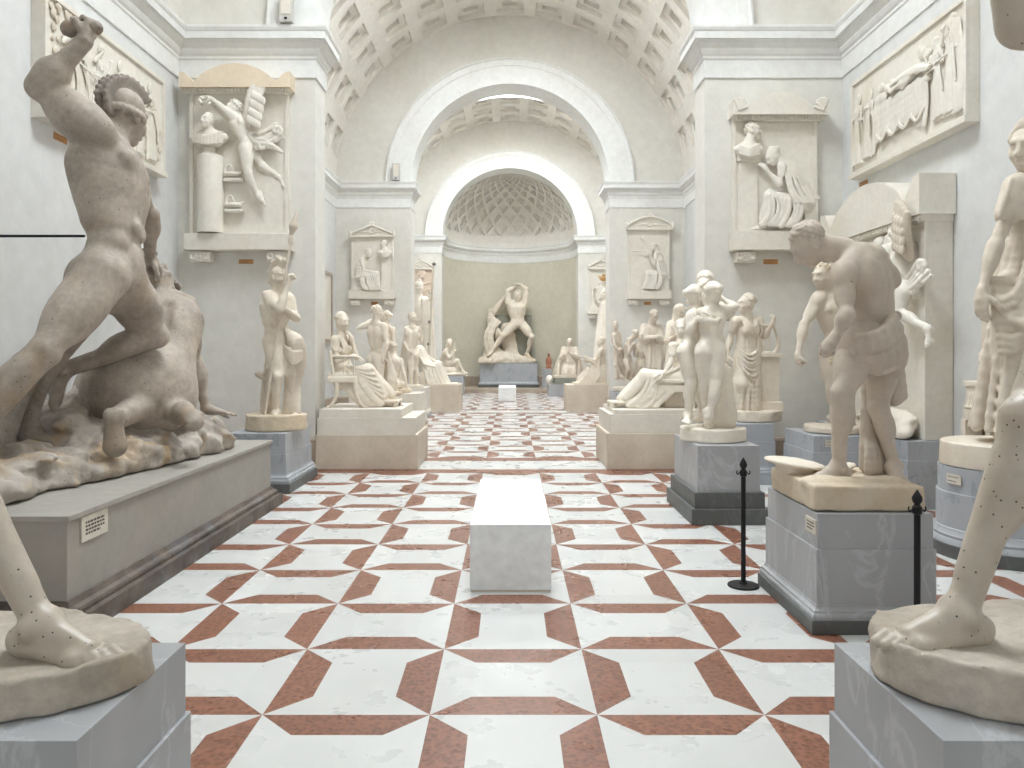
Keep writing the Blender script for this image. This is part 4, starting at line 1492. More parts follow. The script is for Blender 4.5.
def armchair_woman():
    Y = 11.0
    root = empty('plaster_statue', on(360, Y, .83), 'woman in long robe seated in a curved-leg armchair with one hand raised', 'statue')
    H = 1.78; B = Blob(.011)
    J = pts(Y, head=(342.5, 322, 0), neck=(341, 336, 0), shR=(335, 345, -.14), shL=(349, 344, .16), waist=(341, 360, .02), hipR=(341, 377, -.12), hipL=(347, 377, .14),
            elR=(337, 361, -.23), wrR=(353, 356, -.24), elL=(356, 357, .05), wrL=(352, 341, -.02),
            knR=(369, 371, -.12), anR=(386, 400, -.10), knL=(368, 370, .14), anL=(394, 399, .10))
    T, hd = figure(B, J, H, fem=True, face=(.75, -.65, -.08), hands={'R': ((.9, 0, -.2), (0, 0, -1), .4), 'L': ((-.2, -.3, 1), (-.9, 0, 0), .6)},
                   feet={'R': ((.95, -.1, -.25),), 'L': ((.95, 0, -.25),)})
    blob_obj(B, 'body', M['st_cream'], root)
    f, u, r = hd
    Hb = Blob(.010); waves(Hb, J['head'], f, u, r, H); blob_obj(Hb, 'hair', M['st_cream'], root)
    D = Blob(.011); L = H
    # robe over trunk, lap and shins
    S_, W_, P_ = T['S'], T['W'], T['P']
    bodice(D, T, J, H)
    D.cap(W_, P_, .118, .19, k=.06)
    for sd in 'RL':
        D.cap(J['hip' + sd], J['kn' + sd], .125, .09, k=.06)
        D.cap(J['kn' + sd], J['an' + sd] + V3(-.03, 0, .06), .09, .07, k=.04)
    D.swags(J['knR'] + V3(-.05, -.08, -.02), J['knL'] + V3(0, .08, 0), at(383, 402, Y - .16), at(391, 401, Y + .14), 13, (-.06, 0, -.02), .022, k=.012, jit=.25)
    D.swags(J['hipR'] + V3(.0, -.08, -.03), J['knR'] + V3(-.06, -.07, -.05), at(366, 409, Y - .2), at(383, 404, Y - .2), 11, (-.05, -.02, 0), .026, k=.014, jit=.3, seed=3)
    D.swags(at(350, 366, Y - .19), at(352, 374, Y - .20), at(372, 369, Y - .19), at(384, 398, Y - .18), 6, (.03, -.02, -.03), .017, k=.010, seed=8)
    blob_obj(D, 'robe', M['st_cream'], root)
    C = Blob(.010)
    for yy in (-.27, .27):
        q = Y + yy
        curved_bar(C, [at(330, 352, q), at(330.5, 356, q), at(333, 372, q), at(334, 378, q)], .022)
        curved_bar(C, [at(330, 356, q), at(342, 356.5, q), at(355, 356.5, q)], .020)
        for zz in range(3): curved_bar(C, [at(344 + 5 * zz, 357, q), at(344 + 5 * zz, 376, q)], .010)
        curved_bar(C, [at(336, 380, q), at(337, 393, q), at(333, 403, q), at(327, 409, q)], [.03, .028, .024, .022])
        curved_bar(C, [at(355, 378, q), at(356, 392, q), at(361, 404, q), at(371, 410, q)], [.032, .03, .026, .022])
        C.ball(at(347.5, 366, q), .03)
    C.box(at(345, 379, Y), (.19, .30, .045), rnd=.015)
    C.box(at(344.5, 375, Y), (.18, .28, .04), rnd=.03)
    for zz in (358,): C.cap(at(330.5, zz, Y - .27), at(330.5, zz, Y + .27), .016, .016, k=.003)
    blob_obj(C, 'armchair', M['st_cream'], root)
    Fs = MB()
    p = on(386, Y, .83)
    Fs.box((p[0] - .20, Y - .2, p[2] + .06), (p[0] + .21, Y + .2, p[2] + .095), .008)
    for sx in (-.17, .17):
        for sy in (-.16, .16): Fs.box((p[0] + sx - .03, Y + sy - .03, p[2]), (p[0] + sx + .03, Y + sy + .03, p[2] + .062), .006)
    Fs.build('footstool', M['st_cream'], root)


armchair_woman()


# ------------------------------------------------------------------ nude couple behind her
pedestal('tall pedestal under the nude couple, half hidden behind the armchair woman', -3.2, -2.3, 15.1, 16.3, .72, M['cream_stone'], M['tan_stone'], .2, .04)


def couple():
    Y = 15.55
    root = empty('plaster_statue', on(376, Y, .72), 'nude couple embracing, the man seen from behind with one arm bent back', 'statue')
    H = 1.85; B = Blob(.013)
    J = pts(Y, head=(377.5, 312, -.12), neck=(376, 322, -.1), shR=(384, 327, -.18), shL=(369, 326, -.02), waist=(376, 344, -.06), hipR=(379, 359, -.08), hipL=(371.5, 359, .02),
            elR=(387, 344, -.28), wrR=(383, 356, -.30), elL=(359.5, 328, .02), wrL=(369, 321, .22),
            knR=(380, 377, -.12), anR=(381, 396, -.05), knL=(373, 378, .1), anL=(373, 395, .15))
    T, hd = figure(B, J, H, face=(.75, .3, -.1), hands={'R': ((-.1, -.1, -1), (.3, .6, 0), .5), 'L': ((.8, .3, .2), (.2, .2, -.9), .7)}, feet={'R': ((.6, .6, -.1),), 'L': ((.3, .9, -.1),)})
    blob_obj(B, 'standing_man', M['st_cream'], root)
    f, u, r = hd; Hb = Blob(.013); curls(Hb, J['head'], f, u, r, H, 70); blob_obj(Hb, 'hair', M['st_cream'], root)
    B = Blob(.013); H = 1.7
    K = pts(Y, head=(384.5, 317, .16), neck=(387, 327, .16), shR=(384, 333, .30), shL=(394, 333, .06), waist=(391, 348, .12), hipR=(388, 361, .20), hipL=(395, 361, .10),
            elL=(394, 346, -.04), wrL=(387, 340, -.1), knR=(386, 380, .3), anR=(387, 396, .34), knL=(392, 379, .14), anL=(391, 396, .24))
    T, hd = figure(B, K, H, fem=True, face=(-.8, -.1, .1), hands={'L': ((-.8, -.3, .3), (0, .3, -.8), .4)}, arms='L', feet={'R': ((-.3, -.8, -.1),), 'L': ((.3, -.9, -.1),)}, bust=1.1)
    blob_obj(B, 'standing_woman', M['st_cream'], root)
    f, u, r = hd; Hb = Blob(.013); waves(Hb, K['head'], f, u, r, H); blob_obj(Hb, 'hair', M['st_cream'], root)
    D = Blob(.013)
    D.swags(at(388, 352, Y + .02), at(391, 360, Y + .08), at(386, 396, Y + .05), at(396, 396, Y + .1), 7, (.05, -.05, 0), .035, k=.02, jit=.3)
    blob_obj(D, 'drapery', M['st_cream'], root)
    base_blob(root, on(380, Y, .72) , .45, .38, .08, M['st_base'], 0, 2)


couple()


# nude woman sitting on the ground, seen from behind
pedestal('low pedestal beneath the crouching nude woman seen from behind', -2.66, -1.95, 16.6, 17.5, .70, M['cream_stone'], M['tan_stone'], .2, .04)


def crouching():
    Y = 17.0
    root = empty('plaster_statue', on(396, Y, .70), 'crouching nude woman seen from behind, leaning on one arm, beside the nude couple', 'statue')
    H = 1.65; B = Blob(.014)
    J = pts(Y, head=(394, 349, .1), neck=(395, 357, .05), shR=(401, 363, -.02), shL=(390, 362, .06), waist=(396, 375, .02), hipR=(399, 385, -.04), hipL=(391, 385, .02),
            elR=(404, 373, -.1), wrR=(407, 386, -.1), elL=(386, 371, .15), wrL=(387, 382, .25), knR=(403, 384, .32), anR=(396, 389, .45), knL=(388, 383, .36), anL=(397, 388, .5))
    T, hd = figure(B, J, H, fem=True, face=(.1, .9, -.2), hands={'R': ((.4, .2, -.8), (0, .2, -1), .2)}, knees={'R': (0, .8, .6), 'L': (0, .8, .6)})
    blob_obj(B, 'body', M['st_cream'], root)
    f, u, r = hd; Hb = Blob(.014); waves(Hb, J['head'], f, u, r, H); blob_obj(Hb, 'hair', M['st_cream'], root)
    base_blob(root, on(396.5, Y, .70) , .33, .42, .09, M['st_base'], 0, 3)


crouching()

# ------------------------------------------------------------------ slim nude youth on the grey pedestal
pedestal('pale grey block pedestal under the slim nude youth with hand on hip', -2.85, -2.04, 18.5, 19.4, .73, M['cream_stone'], M['grey_marble'], .2, .03)


def slim_youth():
    Y = 18.85
    root = empty('plaster_statue', on(411, Y, .73), 'slim nude youth standing with one hand on hip, beside a leaning pole', 'statue')
    H = 1.82; B = Blob(.014)
    J = pts(Y, head=(412.5, 318, 0), neck=(412, 327, .03), shR=(418, 332, .02), shL=(407, 332, -.02), waist=(411, 345, .0), hipR=(415, 355, .04), hipL=(409.5, 355, -.02),
            elL=(404.5, 343, -.06), wrL=(408, 350, -.14), elR=(421, 340, .1), wrR=(420, 329, .02),
            knR=(415.5, 368, .08), anR=(417, 385, .16), knL=(411, 369, -.02), anL=(411.5, 386, .02))
    T, hd = figure(B, J, H, m=.92, face=(.6, -.5, -.1), hands={'L': ((.6, -.1, -.3), (0, .5, -.5), .5), 'R': ((0, -.1, 1), (.5, -.5, 0), .9)}, feet={'R': ((.7, .4, -.1),), 'L': ((.8, -.4, -.05),)})
    blob_obj(B, 'body', M['st_cream'], root)
    f, u, r = hd; Hb = Blob(.014); curls(Hb, J['head'], f, u, r, H, 60); blob_obj(Hb, 'hair', M['st_cream'], root)
    W = Blob(.014)
    W.curve([at(406, 352, Y + .05), at(404.5, 370, Y + .08), at(403, 386, Y + .08)], [.07, .10, .13], 5)
    W.swags(at(404, 340, Y + .02), at(409, 352, Y - .05), at(400, 386, Y - .02), at(405, 387, Y + .0), 5, (-.03, 0, 0), .03, k=.02)
    blob_obj(W, 'tree_stump', M['st_warm'], root)
    base_blob(root, on(411, Y, .73), .33, .30, .06, M['st_cream'], 0, 4)


slim_youth()


# ------------------------------------------------------------------ colossal helmeted man farther back with the long pole
pedestal('pedestal far back under the colossal white helmeted man', -3.55, -2.65, 23.6, 24.7, .75, M['cream_stone'], M['tan_stone'], .2, .05)


def colossus():
    Y = 24.1
    root = empty('plaster_statue', on(417, Y, .75), 'tall white helmeted man with cloth over his shoulder, standing behind the slim youth', 'statue')
    H = 2.95; B = Blob(.02)
    J = pts(Y, head=(419.0, 287, 0), neck=(418.5, 295, 0), shR=(410.5, 301, 0), shL=(425.5, 301, .0), waist=(418.0, 319, 0), hipR=(413.5, 335, 0), hipL=(421.5, 335, 0),
            elR=(407.5, 316, .1), wrR=(410.5, 330, -.1), elL=(430.5, 314, .1), wrL=(430.5, 298, -.15), knR=(413.5, 355, -.1), anR=(413.5, 376, 0), knL=(422.5, 355, .05), anL=(423.5, 376, .15))
    T, hd = figure(B, J, H, face=(.4, -.9, 0), hands={'L': ((0, 0, 1), (.3, -.9, 0), 1.1), 'R': ((0, -.2, -1), (.5, 0, 0), .6)}, feet={'R': ((-.1, -1, 0),), 'L': ((.3, -1, 0),)})
    blob_obj(B, 'body', M['st_white'], root)
    f, u, r = hd; c = J['head']; Hb = Blob(.02)
    Hb.ell(c + u * .02 * H, (.046 * H, .056 * H, .05 * H), (r, f, u)); Hb.cap(c + u * .07 * H + f * .02 * H, c + u * .055 * H - f * .05 * H, .02 * H, .015 * H)
    blob_obj(Hb, 'helmet', M['st_white'], root)
    D = Blob(.02)
    D.swags(at(422.5, 299, Y - .18), at(429.5, 300, Y - .1), at(424.5, 372, Y - .25), at(433.5, 372, Y - .1), 6, (.05, -.05, 0), .06, k=.03, jit=.2)
    blob_obj(D, 'cloak', M['st_white'], root)
    S = Blob(.016); S.cap(at(433.5, 268, Y - .25), at(427.5, 382, Y - .35), .035, .032, k=.002)
    blob_obj(S, 'pole', M['st_warm'], root)
    for p in ((434, 264), (429.8, 322), (428.9, 344)):
        S = Blob(.016); S.ball(at(p[0], p[1], Y - .29), .06); blob_obj(S, 'pole_knob', M['st_dark'], root)
    base_blob(root, on(417, Y, .75), .42, .5, .12, M['st_cream'], 0, 4, hres=.02)


colossus()

# ------------------------------------------------------------------ draped sitter by the second arch, left
t = pedestal('sandstone block pedestal under the draped seated figure, by the second arch on the left', -2.28, -1.34, 20.3, 21.5, .72, M['tan_stone'], None)


def sitter_left():
    Y = 20.85
    root = empty('plaster_statue', on(440, Y, .72), 'draped seated figure on a stool, half hidden behind the slim youth', 'statue')
    H = 1.8; B = Blob(.015)
    J = pts(Y, head=(416, 341, 0), neck=(417, 350, 0), shR=(418, 355, -.18), shL=(423, 354, .18), waist=(422, 363, 0), hipR=(426, 371, -.12), hipL=(428, 371, .14),
            elR=(424, 364, -.26), wrR=(432, 366, -.24), elL=(432, 360, .2), wrL=(438, 362, .12), knR=(438, 365, -.12), anR=(444, 382, -.1), knL=(438, 364, .14), anL=(448, 382, .12))
    T, hd = figure(B, J, H, fem=True, face=(.9, -.3, 0), hands={'R': ((1, 0, -.2), (0, 0, -1), .5), 'L': ((1, -.2, 0), (0, 0, -1), .5)}, feet={'R': ((1, -.1, -.1),), 'L': ((1, 0, -.1),)})
    blob_obj(B, 'body', M['st_white'], root)
    f, u, r = hd; Hb = Blob(.015); waves(Hb, J['head'], f, u, r, H); blob_obj(Hb, 'hair', M['st_white'], root)
    D = Blob(.014)
    D.cap(T['S'], T['P'], .16, .2, k=.06)
    for sd in 'RL':
        D.cap(J['hip' + sd], J['kn' + sd], .13, .095, k=.06); D.cap(J['kn' + sd], J['an' + sd], .09, .07, k=.05)
    D.swags(J['knR'] + V3(0, -.08, 0), J['knL'], at(441, 383, Y - .2), at(448, 383, Y + .1), 9, (-.05, 0, 0), .03, k=.012, jit=.3)
    D.swags(J['hipR'] + V3(0, -.1, 0), J['knR'] + V3(-.03, -.1, 0), at(429, 384, Y - .25), at(442, 383, Y - .25), 8, (-.03, -.02, 0), .035, k=.012, jit=.3)
    D.swags(at(418, 356, Y - .2), at(425, 355, Y), at(428, 370, Y - .22), at(436, 366, Y - .2), 7, (.03, -.03, -.03), .025, k=.01, jit=.3)
    blob_obj(D, 'robe', M['st_white'], root)
    b = MB(); p = at(429, 384, Y)
    b.box((p[0] - .22, Y - .24, .7225), (p[0] + .22, Y + .26, p[2] + .34), .02); b.build('stool', M['st_cream'], root)
    b = MB(); b.box((-2.26, Y - .42, .7215), (-1.42, Y + .45, .75), .006); b.build('base', M['st_cream'], root)


sitter_left()

# ------------------------------------------------------------------ small seated nude at the far end
pedestal('grey marble pedestal under the small seated nude at far left', -2.42, -1.72, 28.0, 28.9, .70, M['blue_marble'], None)


def far_sitter():
    Y = 28.4
    root = empty('plaster_statue', on(456, Y, .70), 'seated nude man holding a staff, far back at the left of the niche', 'statue')
    H = 1.95; B = Blob(.02)
    J = pts(Y, head=(449.5, 343, -.1), neck=(447.5, 348, -.05), shR=(445, 352, -.22), shL=(449, 351, .2), waist=(444.5, 359, 0), hipR=(447, 365, -.12), hipL=(448, 365, .12),
            elR=(449, 358, -.32), wrR=(453, 353, -.3), elL=(453, 357, .2), wrL=(455, 352, .05), knR=(458, 361, -.16), anR=(463, 371, -.14), knL=(456, 360, .16), anL=(457, 371, .1))
    T, hd = figure(B, J, H, face=(.9, -.3, -.3), hands={'R': ((.3, .2, 1), (1, 0, 0), 1.1), 'L': ((.3, -.5, .5), (0, -.5, -.5), .8)}, feet={'R': ((1, -.1, -.1),), 'L': ((1, -.1, -.1),)})
    blob_obj(B, 'body', M['st_cream'], root)
    f, u, r = hd; Hb = Blob(.02); curls(Hb, J['head'], f, u, r, H, 40, .014); blob_obj(Hb, 'hair', M['st_cream'], root)
    S = Blob(.016); S.cap(at(452.5, 363, Y - .33), at(455, 343, Y - .3), .024, .024); blob_obj(S, 'staff', M['st_warm'], root)
    G = Blob(.022); G.ell(at(448, 371, Y), (.34, .34, .22), k=.1); G.box(at(456, 374.2, Y), (.40, .36, .05), rnd=.02, k=.04); G.ell(at(443, 363, Y + .2), (.15, .2, .3), k=.1)
    link('rock', G.mesh('rock', rough=.02, clipz=.70), M['st_cream'], root, smooth=True)


far_sitter()

# ================================================================== the niche at the far end
pedestal('wide grey marble pedestal under the colossal wrestling group in the niche', -1.24, 1.12, 31.1, 32.3, 1.12, M['blue_marble'], M['dark_marble'], .24, .08, None, z0=.14)


def niche_group():
    Y = 31.6
    root = empty('sculpture_group', on(509, Y, 1.12), 'colossal nude man hurling a youth over his shoulder, in the far niche', 'sculpture group')
    H = 3.15; B = Blob(.022)
    J = pts(Y, head=(518, 296, -.1), neck=(517, 302, 0), shR=(508, 303, .05), shL=(525, 303, .0), waist=(517, 316, -.02), hipR=(513.5, 325, -.05), hipL=(522.5, 325, .05),
            elR=(508, 291, .1), wrR=(517, 285.5, .15), elL=(526.5, 289, .0), wrL=(520, 284.5, .1),
            knR=(502.5, 336, -.45), anR=(491, 352, -.45), knL=(532, 337, -.3), anL=(527, 354, .05))
    T, hd = figure(B, J, H, m=1.15, tk=1.12, face=(-.3, -.9, .0), hands={'R': ((.6, 0, .3), (0, 0, -1), .8), 'L': ((-.9, 0, .2), (0, 0, -1), .8)},
                   feet={'R': ((-.5, -.8, -.1),), 'L': ((.5, -.8, -.15),)}, knees={'R': (-.3, -1, .1), 'L': (.6, -.8, 0)})
    blob_obj(B, 'throwing_man', M['st_cream'], root)
    f, u, r = hd; Hb = Blob(.022); curls(Hb, J['head'], f, u, r, H, 60, .013); blob_obj(Hb, 'hair', M['st_cream'], root)
    B = Blob(.022); H = 2.4
    K = pts(Y, hipR=(494, 312, .25), hipL=(490, 312, .5), waist=(490.5, 319, .3), shR=(497, 329, .15), shL=(490, 330, .45), head=(498, 335, .1), neck=(495, 331, .2),
            knR=(503, 299, .3), anR=(512, 289, .25), knL=(500, 309, .6), anL=(506, 297, .6), elR=(502, 336, -.1), wrR=(498, 343, -.2), elL=(489.5, 338, .3), wrL=(494, 345, .0))
    T, hd = figure(B, K, H, face=(.4, -.8, .2), up=(.3, 0, -1), hands={'R': ((-.3, 0, -1), (0, .5, 0), .8), 'L': ((.6, -.4, -.6), (0, 0, -1), .6)}, feet={'R': ((.8, 0, .5), (0, 0, 1)), 'L': ((.5, .2, .8), (-.5, 0, .5))})
    blob_obj(B, 'thrown_youth', M['st_cream'], root)
    f, u, r = hd; Hb = Blob(.022); curls(Hb, K['head'], f, u, r, H, 50, .014); blob_obj(Hb, 'hair', M['st_cream'], root)
    G = Blob(.03)
    for (x, y, z, a, b_, c) in ((-.9, 31.3, 1.2, .45, .4, .22), (-.2, 31.6, 1.25, .75, .45, .32), (.6, 31.6, 1.2, .5, .4, .2), (-.75, 31.8, 1.45, .35, .3, .5), (-.55, 31.5, 1.45, .3, .25, .3)):
        G.ell((x, y, z), (a, b_, c), k=.2)
    G.cap((.05, 31.95, 1.2), (-.1, 31.95, 2.6), .32, .26, k=.1)
    link('rock', G.mesh('rock', rough=.06, rscale=3, clipz=1.122), M['st_cream'], root, smooth=True)
    D = Blob(.022)
    D.swags(at(494, 318, Y + .2), at(500, 322, Y), at(488, 352, Y), at(497, 350, Y - .1), 6, (-.25, 0, 0), .07, k=.04, jit=.3)
    blob_obj(D, 'cloth', M['st_cream'], root)
    b = MB(); b.box((-.72, 32.02, 1.122), (.92, 32.2, 3.15), .02); b.build('back_slab', M['slab'], root)


niche_group()

# small things on the right of the niche
pedestal('slim white plinth under the little red clay figure beside the niche group', 1.30, 1.68, 30.55, 30.95, .92, M['grey_marble'], None, z0=.14)
def clay_figure():
    Y = 30.75
    root = empty('statuette', on(548.5, Y, .92), 'small red clay figure standing on a slim plinth beside the niche group', 'statuette')
    H = 1.02; B = Blob(.010)
    J = pts(Y, head=(548.7, 355, 0), neck=(548.7, 357.5, 0), shR=(547.1, 359, 0), shL=(550.3, 359, 0), waist=(548.5, 363, 0), hipR=(547.8, 366, 0), hipL=(549.4, 366, 0), elR=(546.2, 363, .0), wrR=(547, 366, -.08), elL=(551.2, 363, 0), wrL=(550.5, 366, -.08),
            knR=(547.7, 371, 0), anR=(547.8, 375.3, 0), knL=(549.4, 371, 0), anL=(549.6, 375.3, 0))
    figure(B, J, H, m=.95, tk=.85, face=(0, -1, 0), feet={'R': ((-.2, -1, 0),), 'L': ((.2, -1, 0),)}, hands={'R': ((0, 0, -1), (1, 0, 0), .6), 'L': ((0, 0, -1), (-1, 0, 0), .6)})
    blob_obj(B, 'body', M['red_clay'], root)
    b = MB(); c = on(548.5, Y, .92); b.box((c[0] - .14, Y - .14, c[2]), (c[0] + .14, Y + .14, c[2] + .045), .005); b.build('base', M['red_clay'], root)
clay_figure()

t = pedestal('two-level grey block pedestal under the kneeling cloaked man, right of the niche', 1.38, 2.5, 27.1, 28.6, .43, M['grey_marble'], None)
b = MB(); b.box((1.62, 27.2, .43), (2.5, 28.6, .66), .006); b.build('upper_block', M['slab'], t)


def kneeling_man():
    Y = 28.0
    root = empty('plaster_statue', on(568, Y, .66), 'kneeling man in a wide cloak with hands joined in prayer', 'statue')
    H = 1.95; B = Blob(.018)
    J = pts(Y, head=(569.5, 341.5, -.05), neck=(569.5, 347, 0), shR=(563.5, 350.5, 0), shL=(575.5, 350.5, 0), waist=(569.5, 361, 0), hipR=(567, 369, 0), hipL=(572, 369, 0),
            elR=(562, 357.5, -.2), wrR=(567.3, 353.5, -.42), elL=(577, 357.5, -.2), wrL=(569.5, 353.5, -.42))
    T, hd = figure(B, J, H, face=(-.15, -1, .1), hands={'R': ((.2, -.2, 1), (1, 0, 0), .1), 'L': ((-.2, -.2, 1), (-1, 0, 0), .1)}, legs='')
    blob_obj(B, 'body', M['st_cream'], root)
    D = Blob(.018)
    D.skirt(at(569.5, 347.5, Y), on(568.5, Y + .05, .76), (.20, .16), (.50, .42), (1, 0, 0), 16, .06, .3, .3, start=.25)
    for s, el in ((-1, J['elR']), (1, J['elL'])):
        D.cap(J['shR'] if s < 0 else J['shL'], el, .10, .11, k=.05); D.cap(el, (J['wrR'] if s < 0 else J['wrL']) + V3(s * .08, .05, -.03), .10, .07, k=.04)
    for s in (-1, 1):
        D.swags(at(569.5 + s * 6.5, 353, Y - .1), at(569.5 + s * 7.5, 353, Y + .1), on(568.5 + s * 10, Y - .28, .78), on(568.5 + s * 14, Y + .1, .78), 5, (s * .06, -.03, 0), .05, k=.02, jit=.2)
    D.swags(at(565, 360, Y - .2), at(574, 360, Y - .2), on(562, Y - .42, .78), on(575, Y - .42, .78), 9, (0, -.05, 0), .04, k=.012, jit=.2, seed=4)
    blob_obj(D, 'cloak', M['st_warm'], root)
    b = MB(); c = on(568.5, Y, .66); b.box((c[0] - .58, Y - .55, c[2]), (c[0] + .56, Y + .5, c[2] + .09), .01); b.build('base', M['st_cream'], root)


kneeling_man()

o = Blob(.014); c = on(549.5, 27.6, .43)
o.ell(c + V3(0, 0, .17), (.13, .13, .16), k=.03); o.cap(c + V3(0, 0, .0), c + V3(0, 0, .08), .08, .06, k=.03)
o.ell(c + V3(0, -.12, .16), (.03, .03, .05), k=.03)
for s_ in (-1, 1): o.ell(c + V3(s_ * .12, 0, .16), (.02, .03, .05), k=.02)
tag(link('bust', o.mesh('bust', clipz=c[2]), M['st_white'], None, smooth=True), 'small round white plaster head at the foot of the kneeling man, on the grey block', 'bust')

# ================================================================== right side, far to near
pedestal('sandstone block pedestal under the seated reading woman', 1.52, 2.66, 20.3, 21.5, .72, M['tan_stone'], None)


def reading_woman():
    Y = 20.85
    root = empty('plaster_statue', on(594, Y, .72), 'draped woman seated on a rough stool looking at a tablet held before her', 'statue')
    H = 1.72; B = Blob(.015)
    J = pts(Y, head=(600.5, 342, 0), neck=(600.5, 349, 0), shR=(603, 354.5, .16), shL=(600.5, 354.5, -.18), waist=(601, 364, 0), hipR=(601, 373, .14), hipL=(600, 373, -.12),
            elL=(595, 361, -.26), wrL=(586, 357, -.22), elR=(596, 361, .25), wrR=(587, 362, .2), knL=(588, 370, -.14), anL=(580, 381, -.1), knR=(588, 369, .14), anR=(577, 382, .1))
    T, hd = figure(B, J, H, fem=True, face=(-.95, -.2, -.15), hands={'L': ((-1, 0, .1), (0, 0, -1), .3), 'R': ((-1, 0, .1), (0, 0, 1), .5)}, feet={'L': ((-1, -.1, -.1),), 'R': ((-1, 0, -.1),)})
    blob_obj(B, 'body', M['st_cream'], root)
    f, u, r = hd; Hb = Blob(.015); waves(Hb, J['head'], f, u, r, H); blob_obj(Hb, 'hair', M['st_cream'], root)
    D = Blob(.015)
    bodice(D, T, J, H, 5); D.cap(T['W'], T['P'], .12, .19, k=.06)
    for sd in 'RL':
        D.cap(J['hip' + sd], J['kn' + sd], .12, .09, k=.06); D.cap(J['kn' + sd], J['an' + sd] + V3(.06, 0, .05), .09, .08, k=.05)
    D.swags(J['knL'] + V3(0, -.08, 0), J['knR'], at(580, 383, Y - .2), at(576, 383, Y + .1), 8, (.05, 0, 0), .032, k=.012, jit=.3)
    D.swags(J['hipL'] + V3(0, -.08, 0), J['knL'] + V3(.03, -.08, 0), at(592, 384, Y - .22), at(579, 383, Y - .22), 8, (.03, -.02, 0), .034, k=.012, jit=.3)
    D.swags(at(600, 352, Y - .2), at(597, 352, Y), at(600, 372, Y - .2), at(592, 369, Y - .2), 6, (-.03, -.03, -.03), .024, k=.01, jit=.3)
    blob_obj(D, 'robe', M['st_cream'], root)
    b = Blob(.012); b.box(at(587, 360, Y), (.20, .24, .014), ax=((.85, 0, -.5), (0, 1, 0), (.5, 0, .85)), rnd=.004); blob_obj(b, 'tablet', M['st_cream'], root)
    G = Blob(.016); G.cap(on(601, Y, .80), on(601, Y, 1.05), .25, .24, k=.05)
    link('stool', G.mesh('stool', rough=.02, rscale=5, clipz=.75), M['st_warm'], root, smooth=True)
    b = MB(); c = on(592, Y, .72); b.box((c[0] - .52, Y - .42, c[2]), (c[0] + .46, Y + .42, c[2] + .05), .006); b.build('base', M['st_cream'], root)


reading_woman()

pedestal('pedestal far back under the white robed figure raising a gilded branch', 2.85, 3.85, 26.2, 27.3, .75, M['cream_stone'], M['tan_stone'], .2, .05)


def branch_bearer():
    Y = 26.8
    root = empty('plaster_statue', on(605, Y, .75), 'white robed figure with raised arms and a gilded branch, far back at right', 'statue')
    H = 2.75; B = Blob(.02)
    J = pts(Y, head=(604.5, 294, 0), neck=(605.5, 301, 0), shR=(600, 306, 0), shL=(611, 306, 0), waist=(606, 320, 0), hipR=(603, 332, 0), hipL=(609, 332, 0),
            elR=(596, 302, -.1), wrR=(593.5, 295, -.15), elL=(609, 295, -.1), wrL=(606, 287, -.1))
    T, hd = figure(B, J, H, fem=True, face=(-.6, -.7, .1), hands={'R': ((0, 0, 1), (.5, -.5, 0), .4), 'L': ((-.2, 0, 1), (0, -.9, 0), 1.0)}, legs='')
    D = Blob(.02)
    D.skirt(at(605.5, 303, Y), on(605.5, Y, .9), (.24, .2), (.46, .40), (1, 0, 0), 13, .06, .5, .4, start=.1)
    front_folds(D, T, J, H, on(605.5, Y, .92), .45, .40, 13, .010)
    blob_obj(B, 'body', M['st_white'], root); blob_obj(D, 'robe', M['st_white'], root)
    f, u, r = hd; Hb = Blob(.02); waves(Hb, J['head'], f, u, r, H); blob_obj(Hb, 'hair', M['st_white'], root)
    G = Blob(.012); rg = random.Random(2)
    top = at(605, 284, Y - .1)
    for i in range(9):
        d = nrm((rg.uniform(-.8, .7), rg.uniform(-.4, .4), 1)); L_ = rg.uniform(.25, .45)
        G.curve([top, top + d * L_ * .5 + V3(.03, 0, 0), top + d * L_], [.022, .018, .01], 4)
        for q in (.5, .8): G.ell(top + d * L_ * q, (.05, .018, .025), ax=(nrm(d + V3(.6, 0, 0)), (0, 1, 0), (0, 0, 1)), k=.01)
    blob_obj(G, 'gilded_branch', M['gold'], root)
    base_blob(root, on(605.5, Y, .75), .48, .45, .15, M['st_cream'], 0, 4, hres=.02)


branch_bearer()


